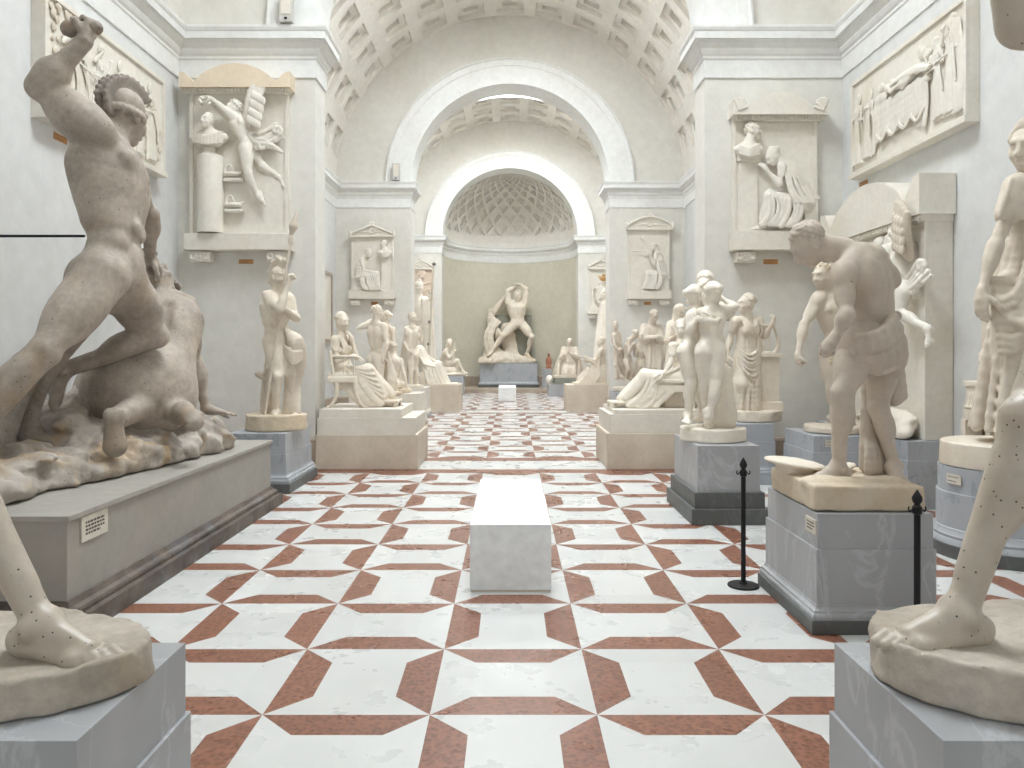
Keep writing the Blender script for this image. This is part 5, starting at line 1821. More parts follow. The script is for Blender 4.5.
def boys():
    t = pedestal('low pedestal under the huddled nude boys, behind the woman on the stool', 2.3, 2.95, 16.6, 17.7, .72, M['blue_marble'], None, joint=.5)
    Y = 17.05
    root = empty('sculpture_group', on(623, Y, .72), 'group of small nude boys, the first upright and the next bending forward', 'sculpture group')
    for k in range(3):
        B = Blob(.014); H = 1.22
        if k == 0:
            J = pts(Y, head=(615.5, 326, -.1), neck=(616.3, 333, -.05), shR=(613.5, 337.5, -.1), shL=(620, 337, .0), waist=(617.5, 347, 0), hipR=(616, 355, -.06), hipL=(620, 355, .04),
                    elR=(614.5, 346, -.22), wrR=(619, 350, -.26), elL=(621, 346, -.1), wrL=(619, 342, -.2), knR=(615.5, 365, -.12), anR=(621, 375, -.02), knL=(622, 365, .0), anL=(625, 375, .1))
            fc, ft = (-.3, -.8, -.1), {'R': ((.3, -.9, -.1),), 'L': ((.4, -.9, -.1),)}
        elif k == 1:
            J = pts(Y, head=(636, 334, -.1), neck=(633, 340, -.05), shR=(627, 342, -.12), shL=(632, 345, .1), waist=(627, 353, 0), hipR=(625, 361, -.06), hipL=(629, 361, .06),
                    elR=(629, 352, -.24), wrR=(632, 345, -.28), elL=(635, 354, .0), wrL=(636, 347, -.1), knR=(628, 369, -.14), anR=(625, 378, .0), knL=(632, 369, .0), anL=(631, 378, .1))
            fc, ft = (.8, -.5, -.5), {'R': ((.5, -.8, -.1),), 'L': ((.6, -.7, -.1),)}
        else:
            J = pts(Y, head=(641, 338, .25), neck=(640, 344, .25), shR=(636, 348, .2), shL=(643, 348, .3), waist=(640, 356, .25), hipR=(638, 363, .2), hipL=(642, 363, .28),
                    elR=(635, 356, .1), wrR=(634, 350, .0), elL=(645, 357, .2), wrL=(643, 352, .05), knR=(638, 370, .15), anR=(638, 378, .2), knL=(643, 370, .2), anL=(643, 378, .3))
            fc, ft = (-.3, -.9, -.3), {'R': ((0, -1, -.1),), 'L': ((.2, -1, -.1),)}
        T, hd = figure(B, J, H, m=.95, face=fc, feet=ft, headscale=1.2, hands={'R': ((.6, 0, .3), (0, .6, 0), .6), 'L': ((-.3, -.3, .6), (0, -.3, -.6), .6)})
        b = blob_obj(B, 'boy', M['st_warm'], root)
        f, u, r = hd; Hb = Blob(.014); curls(Hb, J['head'], f, u, r, H, 46, .013, s=1.2); blob_obj(Hb, 'hair', M['st_warm'], b)
    D = Blob(.014)
    D.swags(at(622, 350, Y + .1), at(630, 356, Y + .15), at(617, 377, Y + .1), at(634, 378, Y + .2), 8, (0, .05, 0), .045, k=.02, jit=.2)
    blob_obj(D, 'drapery', M['st_warm'], root)
    base_blob(root, on(630, Y + .05, .72), .40, .36, .10, M['st_warm'], 0, 5)


boys()

pedestal('pedestal under the standing man in a long gown with folded hands', 3.0, 3.9, 17.8, 18.9, .72, M['cream_stone'], M['tan_stone'], .2, .05)


def robed_man():
    Y = 18.2
    root = empty('plaster_statue', on(650, Y, .72), 'standing figure in a long heavy gown, hands before the chest, below the right relief', 'statue')
    H = 2.05; B = Blob(.014)
    J = pts(Y, head=(654, 316, -.1), neck=(652.5, 325, 0), shR=(644, 330, .02), shL=(658.5, 330, .05), waist=(651, 345, 0), hipR=(648, 356, 0), hipL=(655, 356, 0),
            elR=(642, 341, -.18), wrR=(650, 338, -.36), elL=(661, 341, -.15), wrL=(656, 337, -.34))
    T, hd = figure(B, J, H, face=(.35, -.8, -.45), hands={'R': ((.9, -.1, .1), (0, .6, -.6), .5), 'L': ((-.9, -.1, .1), (0, .6, -.6), .5)}, legs='')
    blob_obj(B, 'body', M['st_warm'], root)
    D = Blob(.014)
    D.skirt(at(651.5, 327, Y), on(650, Y, .84), (.20, .17), (.34, .29), (1, 0, 0), 13, .075, .2, .2, start=.2)
    for s in 'RL':
        D.cap(J['sh' + s], J['el' + s], .105, .11, k=.04); D.cap(J['el' + s], lerp(J['el' + s], J['wr' + s], .8), .105, .08, k=.04)
        D.swags(J['el' + s] + V3(-.06, 0, -.05), J['el' + s] + V3(.06, 0, -.05), J['el' + s] + V3(-.06, 0, -.5), J['el' + s] + V3(.05, 0, -.45), 4, (0, -.05, 0), .04, k=.02, jit=.2)
    D.swags(at(644, 343, Y - .22), at(660, 343, Y - .2), on(641, Y - .3, .86), on(659, Y - .3, .86), 9, (0, -.06, 0), .032, k=.014, jit=.3)
    blob_obj(D, 'gown', M['st_warm'], root)
    f, u, r = hd; Hb = Blob(.014); curls(Hb, J['head'], f, u, r, H, 60, .008); blob_obj(Hb, 'hair', M['st_warm'], root)
    base_blob(root, on(650, Y, .72), .40, .36, .13, M['st_warm'], 0, 6)


robed_man()

pedestal('pedestal under the veiled woman, hidden behind the stool woman', 2.55, 3.35, 13.7, 14.6, .72, M['cream_stone'], M['tan_stone'], .2, .04)


def veiled_woman():
    Y = 14.1
    root = empty('plaster_statue', on(676, Y, .72), 'standing veiled woman with bowed head, behind the stool woman and the three nude women', 'statue')
    H = 1.82; B = Blob(.012)
    J = pts(Y, head=(680, 311, -.06), neck=(680, 321, 0), shR=(671, 327, 0), shL=(688, 327, .04), waist=(679, 344, 0), hipR=(676, 357, 0), hipL=(683, 357, 0),
            elR=(668, 341, -.12), wrR=(676, 335, -.28), elL=(691, 341, -.1), wrL=(686, 326, -.24))
    T, hd = figure(B, J, H, fem=True, face=(.4, -.75, -.5), hands={'R': ((.8, -.1, .4), (0, .6, -.6), .5), 'L': ((-.3, -.1, 1), (0, .8, 0), .6)}, legs='')
    blob_obj(B, 'body', M['st_cream'], root)
    f, u, r = hd; c = J['head']
    D = Blob(.012)
    D.ell(c + u * .03 - f * .02, (.088, .10, .10), (r, f, u), k=.03)
    D.cap(c - f * .03, T['S'] - T['fc'] * .04, .10, .15, k=.06)
    D.skirt(at(679.5, 325, Y), on(677, Y, .82), (.20, .16), (.27, .25), (1, 0, 0), 14, .06, .2, .4, start=.2)
    for s in 'RL': D.cap(J['sh' + s], J['el' + s], .085, .08, k=.04)
    D.swags(at(672, 326, Y - .12), at(673, 333, Y - .12), at(687, 334, Y - .14), at(688, 345, Y - .1), 6, (0, -.05, -.08), .022, k=.01, jit=.2)
    D.swags(at(673, 345, Y - .18), at(686, 345, Y - .18), on(670, Y - .24, .84), on(686, Y - .24, .84), 9, (0, -.03, 0), .024, k=.01, jit=.3)
    blob_obj(D, 'veil_and_robe', M['st_cream'], root)
    base_blob(root, on(677, Y, .72), .34, .32, .1, M['st_cream'], 0, 6)


veiled_woman()


def stool_woman():
    Y = 11.0
    root = empty('plaster_statue', on(660, Y, .82), 'long-robed woman seated on a backless stool, legs stretched to the left', 'statue')
    H = 1.75; B = Blob(.011)
    J = pts(Y, head=(681, 329, 0), neck=(681.5, 341, .02), shR=(673, 349, -.14), shL=(689, 347, .1), waist=(680, 364, .02), hipR=(676, 380, -.12), hipL=(681, 380, .12),
            elR=(670, 364, -.22), wrR=(664, 373, -.30), elL=(693, 363, .1), wrL=(692, 377, .0), knR=(646, 377, -.15), anR=(622, 402, -.12), knL=(645, 375, .12), anL=(618, 403, .08))
    T, hd = figure(B, J, H, fem=True, face=(-.35, -.9, -.05), hands={'R': ((-.9, -.1, -.2), (0, .2, -1), .5), 'L': ((.2, -.2, -1), (0, .5, -.5), .3)}, feet={'R': ((-1, -.1, -.2),), 'L': ((-1, 0, -.2),)})
    blob_obj(B, 'body', M['st_white'], root)
    f, u, r = hd; Hb = Blob(.010); waves(Hb, J['head'], f, u, r, H); blob_obj(Hb, 'hair', M['st_white'], root)
    D = Blob(.011)
    S_, W_, P_ = T['S'], T['W'], T['P']
    bodice(D, T, J, H, 8); D.cap(W_, P_, .12, .19, k=.06)
    for sd in 'RL':
        D.cap(J['hip' + sd], J['kn' + sd], .125, .09, k=.06); D.cap(J['kn' + sd], J['an' + sd] + V3(.05, 0, .06), .09, .075, k=.04)
    D.swags(J['knR'] + V3(.03, -.08, -.02), J['knL'] + V3(0, .08, 0), at(627, 405, Y - .18), at(617, 404, Y + .14), 13, (.06, 0, -.02), .022, k=.012, jit=.25)
    D.swags(J['hipR'] + V3(.05, -.1, 0), J['knR'] + V3(.02, -.08, 0), at(650, 409, Y - .22), at(628, 406, Y - .22), 14, (.05, -.03, -.02), .024, k=.013, jit=.3, seed=3)
    D.swags(at(690, 352, Y), at(690, 370, Y), at(655, 376, Y - .2), at(645, 380, Y - .2), 9, (.02, -.07, -.07), .016, k=.010, jit=.3, seed=6)
    D.swags(at(656, 385, Y - .2), at(664, 382, Y - .2), at(636, 409, Y - .24), at(652, 410, Y - .24), 7, (.06, -.03, -.03), .024, k=.012, jit=.3, seed=7)
    blob_obj(D, 'robe', M['st_white'], root)
    C = Blob(.010)
    C.box(at(677, 380.5, Y), (.36, .29, .028), rnd=.01); C.box(at(677, 388, Y), (.33, .27, .05), rnd=.01)
    for yy in (-.26, .26):
        q = Y + yy
        curved_bar(C, [at(655, 384, q), at(656, 394, q), at(651, 404, q), at(640, 410, q)], [.035, .03, .026, .022])
        curved_bar(C, [at(697, 384, q), at(695, 394, q), at(699, 404, q), at(709, 410, q)], [.035, .03, .026, .022])
    blob_obj(C, 'stool', M['st_white'], root)
    b = MB(); p = at(676, 400, Y); b.box((p[0] - .2, Y - .15, .822), (p[0] + .22, Y + .2, 1.12), .02); b.build('support_block', M['st_warm'], root)
    b = MB(); p = on(620, Y, .82)
    b.box((p[0] - .17, Y - .2, p[2] + .06), (p[0] + .22, Y + .2, p[2] + .09), .008)
    for sx in (-.14, .18):
        for sy in (-.16, .16): b.box((p[0] + sx - .03, Y + sy - .03, p[2]), (p[0] + sx + .03, Y + sy + .03, p[2] + .062), .006)
    b.build('footstool', M['st_white'], root)


stool_woman()

# ------------------------------------------------------------------ three nude women embracing
pedestal('grey marble pedestal with dark foot under the three embracing nude women', 1.77, 2.36, 7.17, 8.18, .735, M['grey_marble'], M['dark_marble'], .30, .07, mould=False)


def three_women():
    Y = 7.6
    root = empty('sculpture_group', on(712, Y, .735), 'white group of three nude women embracing, the middle one seen from behind', 'sculpture group')
    H = 1.66
    def woman(J, face, hands, feet, knees=None, bunp=None, arms='RL', nm='nude_woman'):
        B = Blob(.0085)
        T, hd = figure(B, J, H, fem=True, face=face, hands=hands, feet=feet, knees=knees, arms=arms)
        b = blob_obj(B, nm, M['st_white'], root)
        f, u, r = hd; Hb = Blob(.0085); waves(Hb, J['head'], f, u, r, H, bunpos=bunp); curls(Hb, J['head'], f, u, r, H, 110, .0078, low=-.25, fringe=.45, seed=5); blob_obj(Hb, 'hair', M['st_white'], b)
    # seen from behind
    woman(pts(Y, head=(711, 296, -.08), neck=(711.5, 306, -.06), shR=(721.5, 311.5, -.10), shL=(702, 313, -.10), waist=(711, 333, -.10), hipR=(716, 351, -.12), hipL=(704, 353, -.12),
              elR=(735, 307, -.02), wrR=(721, 298, .06), elL=(694, 322, .12), wrL=(695, 311, .26), knR=(715.5, 385, -.20), anR=(709, 417, -.20), knL=(704.5, 386, -.08), anL=(706, 414, .02)),
          (-.45, .85, -.1), {'R': ((-.8, .3, .1), (0, .5, .3), .6), 'L': ((-.2, .5, .8), (-.5, 0, 0), .6)}, {'R': ((.35, .35, -1), (.1, -.9, .2)), 'L': ((-.55, .8, -.05),)}, knees={'R': (-.1, 1, 0), 'L': (-.3, 1, 0)})
    # left one, in profile
    woman(pts(Y, head=(698, 298, .14), neck=(695, 308, .14), shR=(692, 315, -.02), shL=(700, 314, .30), waist=(693, 333, .12), hipR=(687.5, 352, .04), hipL=(694, 352, .22),
              elR=(689, 331, -.08), wrR=(698, 319, -.12), elL=(708, 322, .34), wrL=(717, 318, .25), knR=(691, 384, .0), anR=(688, 415, .02), knL=(699, 383, .18), anL=(702, 415, .14)),
          (.85, .1, .05), {'R': ((.5, .3, .7), (.3, .7, 0), .6), 'L': ((.9, 0, 0), (0, -.6, 0), .5)}, {'R': ((-.35, -.9, -.05),), 'L': ((.9, -.35, -.05),)}, knees={'R': (.7, -.5, 0), 'L': (.8, -.4, .1)})
    # third, beyond them
    woman(pts(Y, head=(705, 284, .34), neck=(707, 296, .36), shR=(699, 302, .34), shL=(717, 302, .34), waist=(710, 322, .36), hipR=(706, 342, .36), hipL=(715, 342, .36),
              elR=(690, 296, .2), wrR=(697, 289, .12), elL=(731, 312, .06), wrL=(715, 322, -.26), knR=(706, 378, .36), anR=(706, 412, .36), knL=(717, 378, .32), anL=(718, 412, .34)),
          (-.35, -.85, -.1), {'R': ((.5, -.2, .6), (.2, .3, -.5), .6), 'L': ((-.95, .05, .1), (0, .9, 0), .25)}, {'R': ((-.3, -.9, -.05),), 'L': ((.4, -.9, -.05),)}, bunp=at(708, 277, 7.95))
    D = Blob(.010)
    D.curve([at(721, 420, Y + .1), at(722, 400, Y + .1), at(722, 370, Y + .2)], [.15, .11, .08], 6, k=.04)
    D.swags(at(690, 352, Y + .1), at(700, 360, Y + .02), at(697, 385, Y + .2), at(703, 415, Y + .2), 6, (-.02, 0, 0), .022, k=.012, jit=.2)
    D.swags(at(716, 370, Y + .25), at(725, 370, Y + .25), at(716, 420, Y + .12), at(732, 420, Y + .15), 7, (0, 0, 0), .035, k=.02, jit=.2)
    blob_obj(D, 'trunk_and_drapery', M['st_white'], root)
    base_blob(root, on(712.5, 7.62, .735), .325, .31, .13, M['st_white'], .0, 7, .008, .010)


three_women()

# ------------------------------------------------------------------ woman with a lyre
pedestal('blue-grey marble pedestal under the woman with the lyre', 2.55, 3.25, 9.3, 10.3, .735, M['blue_marble'], M['blue_marble'], .22, .05, .52)


def lyre_woman():
    Y = 9.75
    root = empty('plaster_statue', on(752, Y, .735), 'woman in a belted gown standing beside a pillar with a lyre', 'statue')
    H = 1.70; B = Blob(.010)
    J = pts(Y, head=(745.5, 304, -.02), neck=(747, 316, 0), shR=(735.5, 322, -.06), shL=(758, 321.5, .06), waist=(746, 342, -.02), hipR=(742, 359, -.04), hipL=(751, 359, .04),
            elR=(730, 340, -.02), wrR=(727, 355, -.08), elL=(765, 336, .04), wrL=(772, 325, -.1), knR=(741, 384, -.10), anR=(733, 408, -.05), knL=(752, 384, .02), anL=(752, 410, .05))
    T, hd = figure(B, J, H, fem=True, face=(-.9, -.25, .0), hands={'R': ((0, -.1, -1), (.7, .3, 0), .5), 'L': ((.3, -.1, 1), (-.4, .4, 0), .9)}, feet={'R': ((-.6, -.8, -.15),), 'L': ((.1, -1, -.1),)})
    blob_obj(B, 'body', M['st_cream'], root)
    f, u, r = hd; Hb = Blob(.009); waves(Hb, J['head'], f, u, r, H); blob_obj(Hb, 'hair', M['st_cream'], root)
    D = Blob(.010)
    bodice(D, T, J, H, 8)
    D.skirt(T['W'] + T['um'] * .04, on(744, Y, .86), (.115, .10), (.20, .18), (1, 0, 0), 15, .07, .4, .5, start=.05)
    D.cap(J['hipL'], J['knL'], .10, .08, k=.05); D.cap(J['hipR'], J['knR'] + V3(0, -.03, 0), .10, .08, k=.05); D.cap(J['knR'] + V3(0, -.03, 0), J['anR'] + V3(.03, 0, .08), .08, .06, k=.05)
    front_folds(D, T, J, H, on(744, Y, .88), .21, .19, 15, .009)
    D.swags(at(739, 348, Y - .12), at(739, 362, Y - .14), at(757, 350, Y - .08), at(757, 372, Y - .1), 6, (0, -.08, -.09), .017, k=.009, jit=.2, seed=3)
    D.swags(at(738, 365, Y - .12), at(741, 372, Y - .14), at(736, 400, Y - .1), at(757, 398, Y - .1), 6, (.02, -.05, -.03), .018, k=.009, jit=.3, seed=4)
    D.swags(at(756, 330, Y - .02), at(759, 330, Y + .05), at(756, 372, Y - .08), at(761, 370, Y), 5, (.02, -.03, 0), .018, k=.008, jit=.3, seed=5)
    D.swags(at(744, 395, Y - .1), at(757, 395, Y - .05), at(741, 411, Y - .14), at(759, 411, Y - .1), 7, (0, 0, 0), .022, k=.01, jit=.3, seed=6)
    blob_obj(D, 'gown', M['st_cream'], root)
    b = MB(); p = on(765.5, Y + .08, .86)
    b.box((p[0] - .13, p[1] - .14, p[2] - .02), (p[0] + .13, p[1] + .14, 1.55), .008); b.box((p[0] - .16, p[1] - .17, 1.55), (p[0] + .16, p[1] + .17, 1.60), .008); b.box((p[0] - .17, p[1] - .18, p[2] - .02), (p[0] + .17, p[1] + .18, p[2] + .12), .012)
    b.build('pillar', M['st_cream'], root)
    G = Blob(.009); q = Y - .02
    G.curve([at(760, 354, q), at(758.5, 342, q), at(762, 332, q), at(761, 324, q)], [.028, .022, .018, .018], 6, k=.004)
    G.curve([at(774, 354, q), at(779, 344, q), at(776, 334, q), at(773, 325, q)], [.028, .024, .018, .018], 6, k=.004)
    G.cap(at(761, 325, q), at(774, 325, q), .015, .015); G.box(at(767, 354, q), (.10, .045, .03), rnd=.01, k=.02)
    for i in range(5): G.cap(at(764 + 1.6 * i, 353, q), at(764 + 1.6 * i, 325, q), .006, .006, k=.001)
    blob_obj(G, 'lyre', M['st_cream'], root)
    base_blob(root, on(753, Y, .735), .36, .32, .14, M['st_cream'], 0, 8)


lyre_woman()

# ------------------------------------------------------------------ stooping man near the front
t = pedestal('tall grey marble pedestal under the stooping man with a loincloth', 1.775, 2.47, 4.40, 5.28, .685, M['grey_marble'], M['dark_marble'], .16, .042, .48)
small_plaque(t, 'name_label', V3(1.7865, 4.50, .60), (0, -1, 0), (0, 0, 1), .15, .085, M['card'], 3, (-1, 0, 0))


def stooping_man():
    Y = 4.85
    root = empty('plaster_statue', on(852, Y, .685), 'nude man with a loincloth, stooping with bowed head, seen from behind', 'statue')
    H = 1.84; B = Blob(.0075)
    J = pts(Y, head=(808, 244, .06), neck=(832, 252, .04), shL=(842, 270, -.17), shR=(871, 252, .18), waist=(872, 312, .02), hipL=(858, 346, -.10), hipR=(885, 345, .10),
            elL=(847, 315, -.30), wrL=(835, 337, -.30), elR=(893, 281, .06), wrR=(883, 256, -.02),
            knL=(843, 393, -.20), anL=(838, 466, -.12), knR=(878, 408, .06), anR=(894, 466, -.02))
    T, hd = figure(B, J, H, m=1.08, tk=1.12, headscale=1.17, neckfix=False, am=.94, face=(-.75, .1, -.75), up=(-.6, 0, .75), hands={'L': ((-.55, -.1, -.8), (.5, .6, -.2), 1.25), 'R': ((-.8, -.1, .45), (-.3, .6, -.6), .25)},
                   feet={'L': ((-.95, -.25, -.1),), 'R': ((-.25, -.95, -.12),)}, knees={'L': (-.9, .1, 0), 'R': (-.6, -.6, 0)})
    B.ell(lerp(T['S'], T['W'], .35) - T['fc'] * .02, (.165, .115, .21), (T['rc'], T['fc'], T['uc']), k=.06)
    blob_obj(B, 'body', M['st_stoop'], root)
    f, u, r = hd; Hb = Blob(.0075); curls(Hb, J['head'], f, u, r, H, 150, .0085); blob_obj(Hb, 'hair', M['st_stoop'], root)
    D = Blob(.0085)
    D.cap(J['hipL'] + V3(-.0, 0, .02), J['hipR'] + V3(0, 0, .02), .115, .12, k=.05)
    D.cap(lerp(T['P'], T['W'], .35) - V3(.07, .05, 0), lerp(T['P'], T['W'], .35) + V3(.08, .05, .0), .105, .105, k=.05)
    D.swags(at(856, 336, Y - .27), at(858, 352, Y - .27), at(893, 318, Y - .12), at(900, 332, Y - .1), 5, (.0, -.06, -.05), .024, k=.014, jit=.25)
    D.swags(at(893, 318, Y - .06), at(868, 340, Y - .20), at(902, 362, Y + .02), at(876, 370, Y - .15), 9, (.02, -.03, -.02), .020, k=.03, jit=.3, seed=3)
    D.swags(at(862, 344, Y - .24), at(872, 338, Y - .22), at(854, 356, Y - .2), at(876, 372, Y - .17), 5, (0, -.02, -.03), .018, k=.025, jit=.25, seed=13)
    D.curve([at(853, 357, Y - .17), at(866, 370, Y - .19), at(884, 373, Y - .15), at(901, 365, Y - .0)], .012, 6, k=.015)
    D.cap(J['hipR'] + V3(.0, -.02, -.02), lerp(J['hipR'], J['knR'], .36), .122, .120, k=.04)
    D.cap(lerp(J['hipL'], J['hipR'], .55), lerp(J['hipL'], J['knL'], .16), .115, .108, k=.05)
    D.swags(at(893, 350, Y + .10), at(899, 345, Y + .12), at(894, 402, Y + .14), at(903, 396, Y + .16), 5, (0, 0, 0), .022, k=.012, jit=.2, seed=5)
    D.swags(at(866, 372, Y + .12), at(878, 372, Y + .16), at(866, 466, Y + .06), at(884, 472, Y + .12), 8, (.0, 0, 0), .030, k=.014, jit=.25, seed=6)
    D.swags(at(866, 440, Y + .05), at(880, 436, Y + .10), at(868, 474, Y - .02), at(886, 474, Y + .08), 6, (-.02, -.05, -.02), .026, k=.010, jit=.3, seed=7)
    D.ball(at(896, 316, Y + .04), .035, k=.02)
    blob_obj(D, 'loincloth', M['st_stoop'], root)
    G = Blob(.010)
    c = on(852, 4.80, .685)
    G.box((2.11, 4.83, .765), (.325, .38, .075), rnd=.015)
    for (x, y, sx, sy) in ((828, 488, .2, .04), (862, 488, .2, .05), (888, 490, .1, .04), (812, 486, .1, .05)):
        p = at(x, y, 4.66); G.ell((p[0], 4.62, .835), (sx * .8, .07, .035), k=.03)
    link('base', G.mesh('base', rough=.006, rscale=9, clipz=.6875), M['st_base'], root, smooth=True)
    S = Blob(.0085)
    a = on(797, 4.95, .685)
    S.ell((a[0] - .0, 5.0, .895), (.19, .22, .028), ax=((1, 0, -.12), (0, 1, 0), (.12, 0, 1)), k=.02)
    S.ell((a[0] - .0, 5.0, .855), (.11, .13, .05), k=.03)
    S.ell(at(838, 468, Y + .15), (.11, .10, .022), ax=((1, 0, .25), (0, 1, 0), (-.25, 0, 1)), k=.02)
    link('shield', S.mesh('shield', rough=.004, rscale=10), M['st_cream'], root, smooth=True)


stooping_man()

# ------------------------------------------------------------------ second nude man by the right wall
t = pedestal('blue-grey marble pedestal under the nude man by the right wall, behind the stooping man', 3.31, 3.98, 8.3, 9.2, .70, M['blue_marble'], M['blue_marble'], .22, .05, .52)
small_plaque(t, 'name_label', V3(3.50, 8.2985, .62), (1, 0, 0), (0, 0, 1), .12, .07, M['card'], 2, (0, -1, 0))


def wall_man():
    Y = 8.7
    root = empty('plaster_statue', on(838, Y, .70), 'nude man standing with a lowered clenched fist, behind the stooping man', 'statue')
    H = 1.98; B = Blob(.010)
    J = pts(Y, head=(822, 276, -.05), neck=(831, 288, 0), shR=(820, 297, -.05), shL=(847, 296, .05), waist=(836, 327, 0), hipR=(829, 352, -.04), hipL=(845, 352, .06),
            elR=(804, 325, -.10), wrR=(798, 354, -.20), elL=(856, 325, .0), wrL=(848, 350, -.12), knR=(832, 388, -.05), anR=(838, 418, .0), knL=(848, 388, .05), anL=(852, 418, .1))
    T, hd = figure(B, J, H, m=1.1, face=(-.8, -.5, -.1), hands={'R': ((-.05, -.1, -1), (.9, .2, 0), 1.35), 'L': ((0, -.2, -1), (-.8, .2, 0), 1.2)}, feet={'R': ((-.5, -.8, -.1),), 'L': ((.3, -.9, -.1),)})
    blob_obj(B, 'body', M['st_warm'], root)
    f, u, r = hd; Hb = Blob(.010); curls(Hb, J['head'], f, u, r, H, 70, .0085); blob_obj(Hb, 'hair', M['st_base'], root)
    K = Blob(.009); K.ball(at(833, 360, Y - .28), .045, k=.02)
    for i in range(7): K.ball(at(833, 360, Y - .28) + V3(.045 * math.cos(i * .9), -.02, .045 * math.sin(i * .9)), .024, k=.008)
    blob_obj(K, 'leaf', M['st_base'], root)
    W = Blob(.010); W.curve([at(841, 420, Y + .22), at(841, 390, Y + .22), at(840, 370, Y + .22)], [.13, .12, .08], 5)
    blob_obj(W, 'tree_stump', M['st_warm'], root)
    base_blob(root, on(832, Y, .70), .30, .34, .08, M['st_warm'], 0, 9)


wall_man()

# ================================================================== the two boxers in the foreground
def boxer(side):
    """side -1 the one at the left edge, +1 at the right edge; most of each stands outside the frame"""
    s = side
    top = .68
    # block with a slightly wider lower course
    xi = 1.045 * s
    xo = 2.30 * s
    lab = 'blue-grey marble block at the lower left corner under the bare foot' if s < 0 else 'blue-grey marble block at the lower right corner under the striding leg'
    t = empty('statue_pedestal', ((xi + xo) / 2, 2.15, 0), lab, 'pedestal')
    b = MB(); x0, x1 = min(xi, xo), max(xi, xo)
    b.box((x0 + .012, 1.852, .45), (x1 - .012, 2.478, top), .003); b.box((x0, 1.84, 0), (x1, 2.49, .452), .003)
    b.build('body', M['grey_marble'], t)
    lab = 'nude standing figure at the left edge, only one shin and foot in view' if s < 0 else 'nude striding figure at the right edge, its leg and raised elbow in view'
    c = np.array([1.62 * s, 2.19, top + .0015])
    root = empty('plaster_statue', c, lab, 'statue')
    H = 2.08
    B = Blob(.006, .8)
    zt = top + (.105 if s < 0 else .13)
    if s < 0:
        J = dict(anR=V3(-1.315, 2.13, zt + .083), knR=V3(-1.68, 2.26, zt + .57), hipR=V3(-2.02, 2.36, zt + 1.02),
                 anL=V3(-1.95, 2.17, zt + .083), knL=V3(-2.04, 2.22, zt + .57), hipL=V3(-2.20, 2.28, zt + 1.03),
                 shR=V3(-2.06, 2.58, zt + 1.66), shL=V3(-2.30, 2.20, zt + 1.66), waist=V3(-2.14, 2.34, zt + 1.26), head=V3(-2.14, 2.40, zt + 1.90),
                 elR=V3(-2.05, 2.72, zt + 1.34), wrR=V3(-1.98, 2.60, zt + 1.10), elL=V3(-2.42, 2.05, zt + 1.34), wrL=V3(-2.32, 1.98, zt + 1.10))
        feet = {'R': ((.86, -.22, -.06),), 'L': ((.6, -.8, -.04),)}
        kn = {'R': (.9, -.35, 0), 'L': (.7, -.6, 0)}
        face = (.95, -.1, 0)
        hands = {'R': ((.1, -.1, -1), (-.2, -1, 0), 1.2), 'L': ((.2, 0, -1), (0, 1, 0), 1.2)}
        fo = ('R', 1)
    else:
        J = dict(anL=V3(1.27, 2.15, zt + .083), knL=V3(1.49, 2.18, zt + .62), hipL=V3(1.85, 2.28, zt + 1.08),
                 anR=V3(1.93, 2.27, zt + .083), knR=V3(1.92, 2.32, zt + .58), hipR=V3(1.93, 2.40, zt + 1.09),
                 shL=V3(1.86, 2.10, zt + 1.66), shR=V3(2.02, 2.50, zt + 1.68), waist=V3(1.90, 2.30, zt + 1.34), head=V3(1.90, 2.34, zt + 1.93),
                 elL=V3(1.345, 1.98, zt + 1.68), wrL=V3(1.31, 1.94, zt + 2.02), elR=V3(2.2, 2.5, zt + 1.45), wrR=V3(2.28, 2.35, zt + 1.65))
        feet = {'L': ((-.96, -.16, -.05),), 'R': ((-.3, -.9, -.04),)}
        kn = {'L': (-.95, -.1, 0), 'R': (-.8, -.5, 0)}
        face = (-.95, -.1, 0)
        hands = {'R': ((0, -.2, 1), (-1, 0, 0), 1.4), 'L': ((0, .1, 1), (.5, .5, 0), 1.4)}
    T, hd = figure(B, J, H, m=1.12, face=face, hands=hands, feet=feet, knees=kn, headscale=1.05, neckfix=False, am=1.25)
    blob_obj(B, 'body', M['st_boxer'], root)
    f, u, r = hd; Hb = Blob(.012); curls(Hb, J['head'], f, u, r, H, 70, s=1.05); blob_obj(Hb, 'hair', M['st_boxer'], root)
    G = Blob(.011)
    G.p.append(('s', c, c + V3(0, 0, zt - top - .0015), ((.565, .32), (.56, .315)), (V3(1, 0, 0), 3, .012, .5, .2, 0), .01, False))
    link('base', G.mesh('base', rough=.009, rscale=7, clipz=top + .001), M['st_boxer_base'], root, smooth=True)


M['st_boxer_base'] = plaster('worn_plaster_base', srgb(194, 185, 172), srgb(152, 141, 126), 0.8, 3.0, 0.6, 0, (srgb(176, 158, 130), 0.45), .3, mott=(.82, 1.08))
boxer(-1)
boxer(1)

# ================================================================== colossal draped woman on the round drum, far right
t = empty('statue_pedestal', (4.0, 6.12, 0), 'round blue-grey marble drum by the right wall under the tall draped woman', 'pedestal')
MB().lathe([(.555, 0), (.555, .10), (.548, .105)], (4.0, 6.12, 0), 64).build('foot_slab', M['dark_marble'], t, True)
MB().lathe([(.545, .105), (.540, .13), (.525, .15), (.530, .17), (.512, .19), (.508, .22), (.500, .225), (.500, .50), (.488, .505), (.488, .705), (.0, .71)], (4.0, 6.12, 0), 64).build('drum', M['blue_marble'], t, True)
small_plaque(t, 'name_label', V3(4.0 - .482, 6.02, .615), (.17, -.98, 0), (0, 0, 1), .15, .075, M['card'], 2, (-.98, -.17, 0))


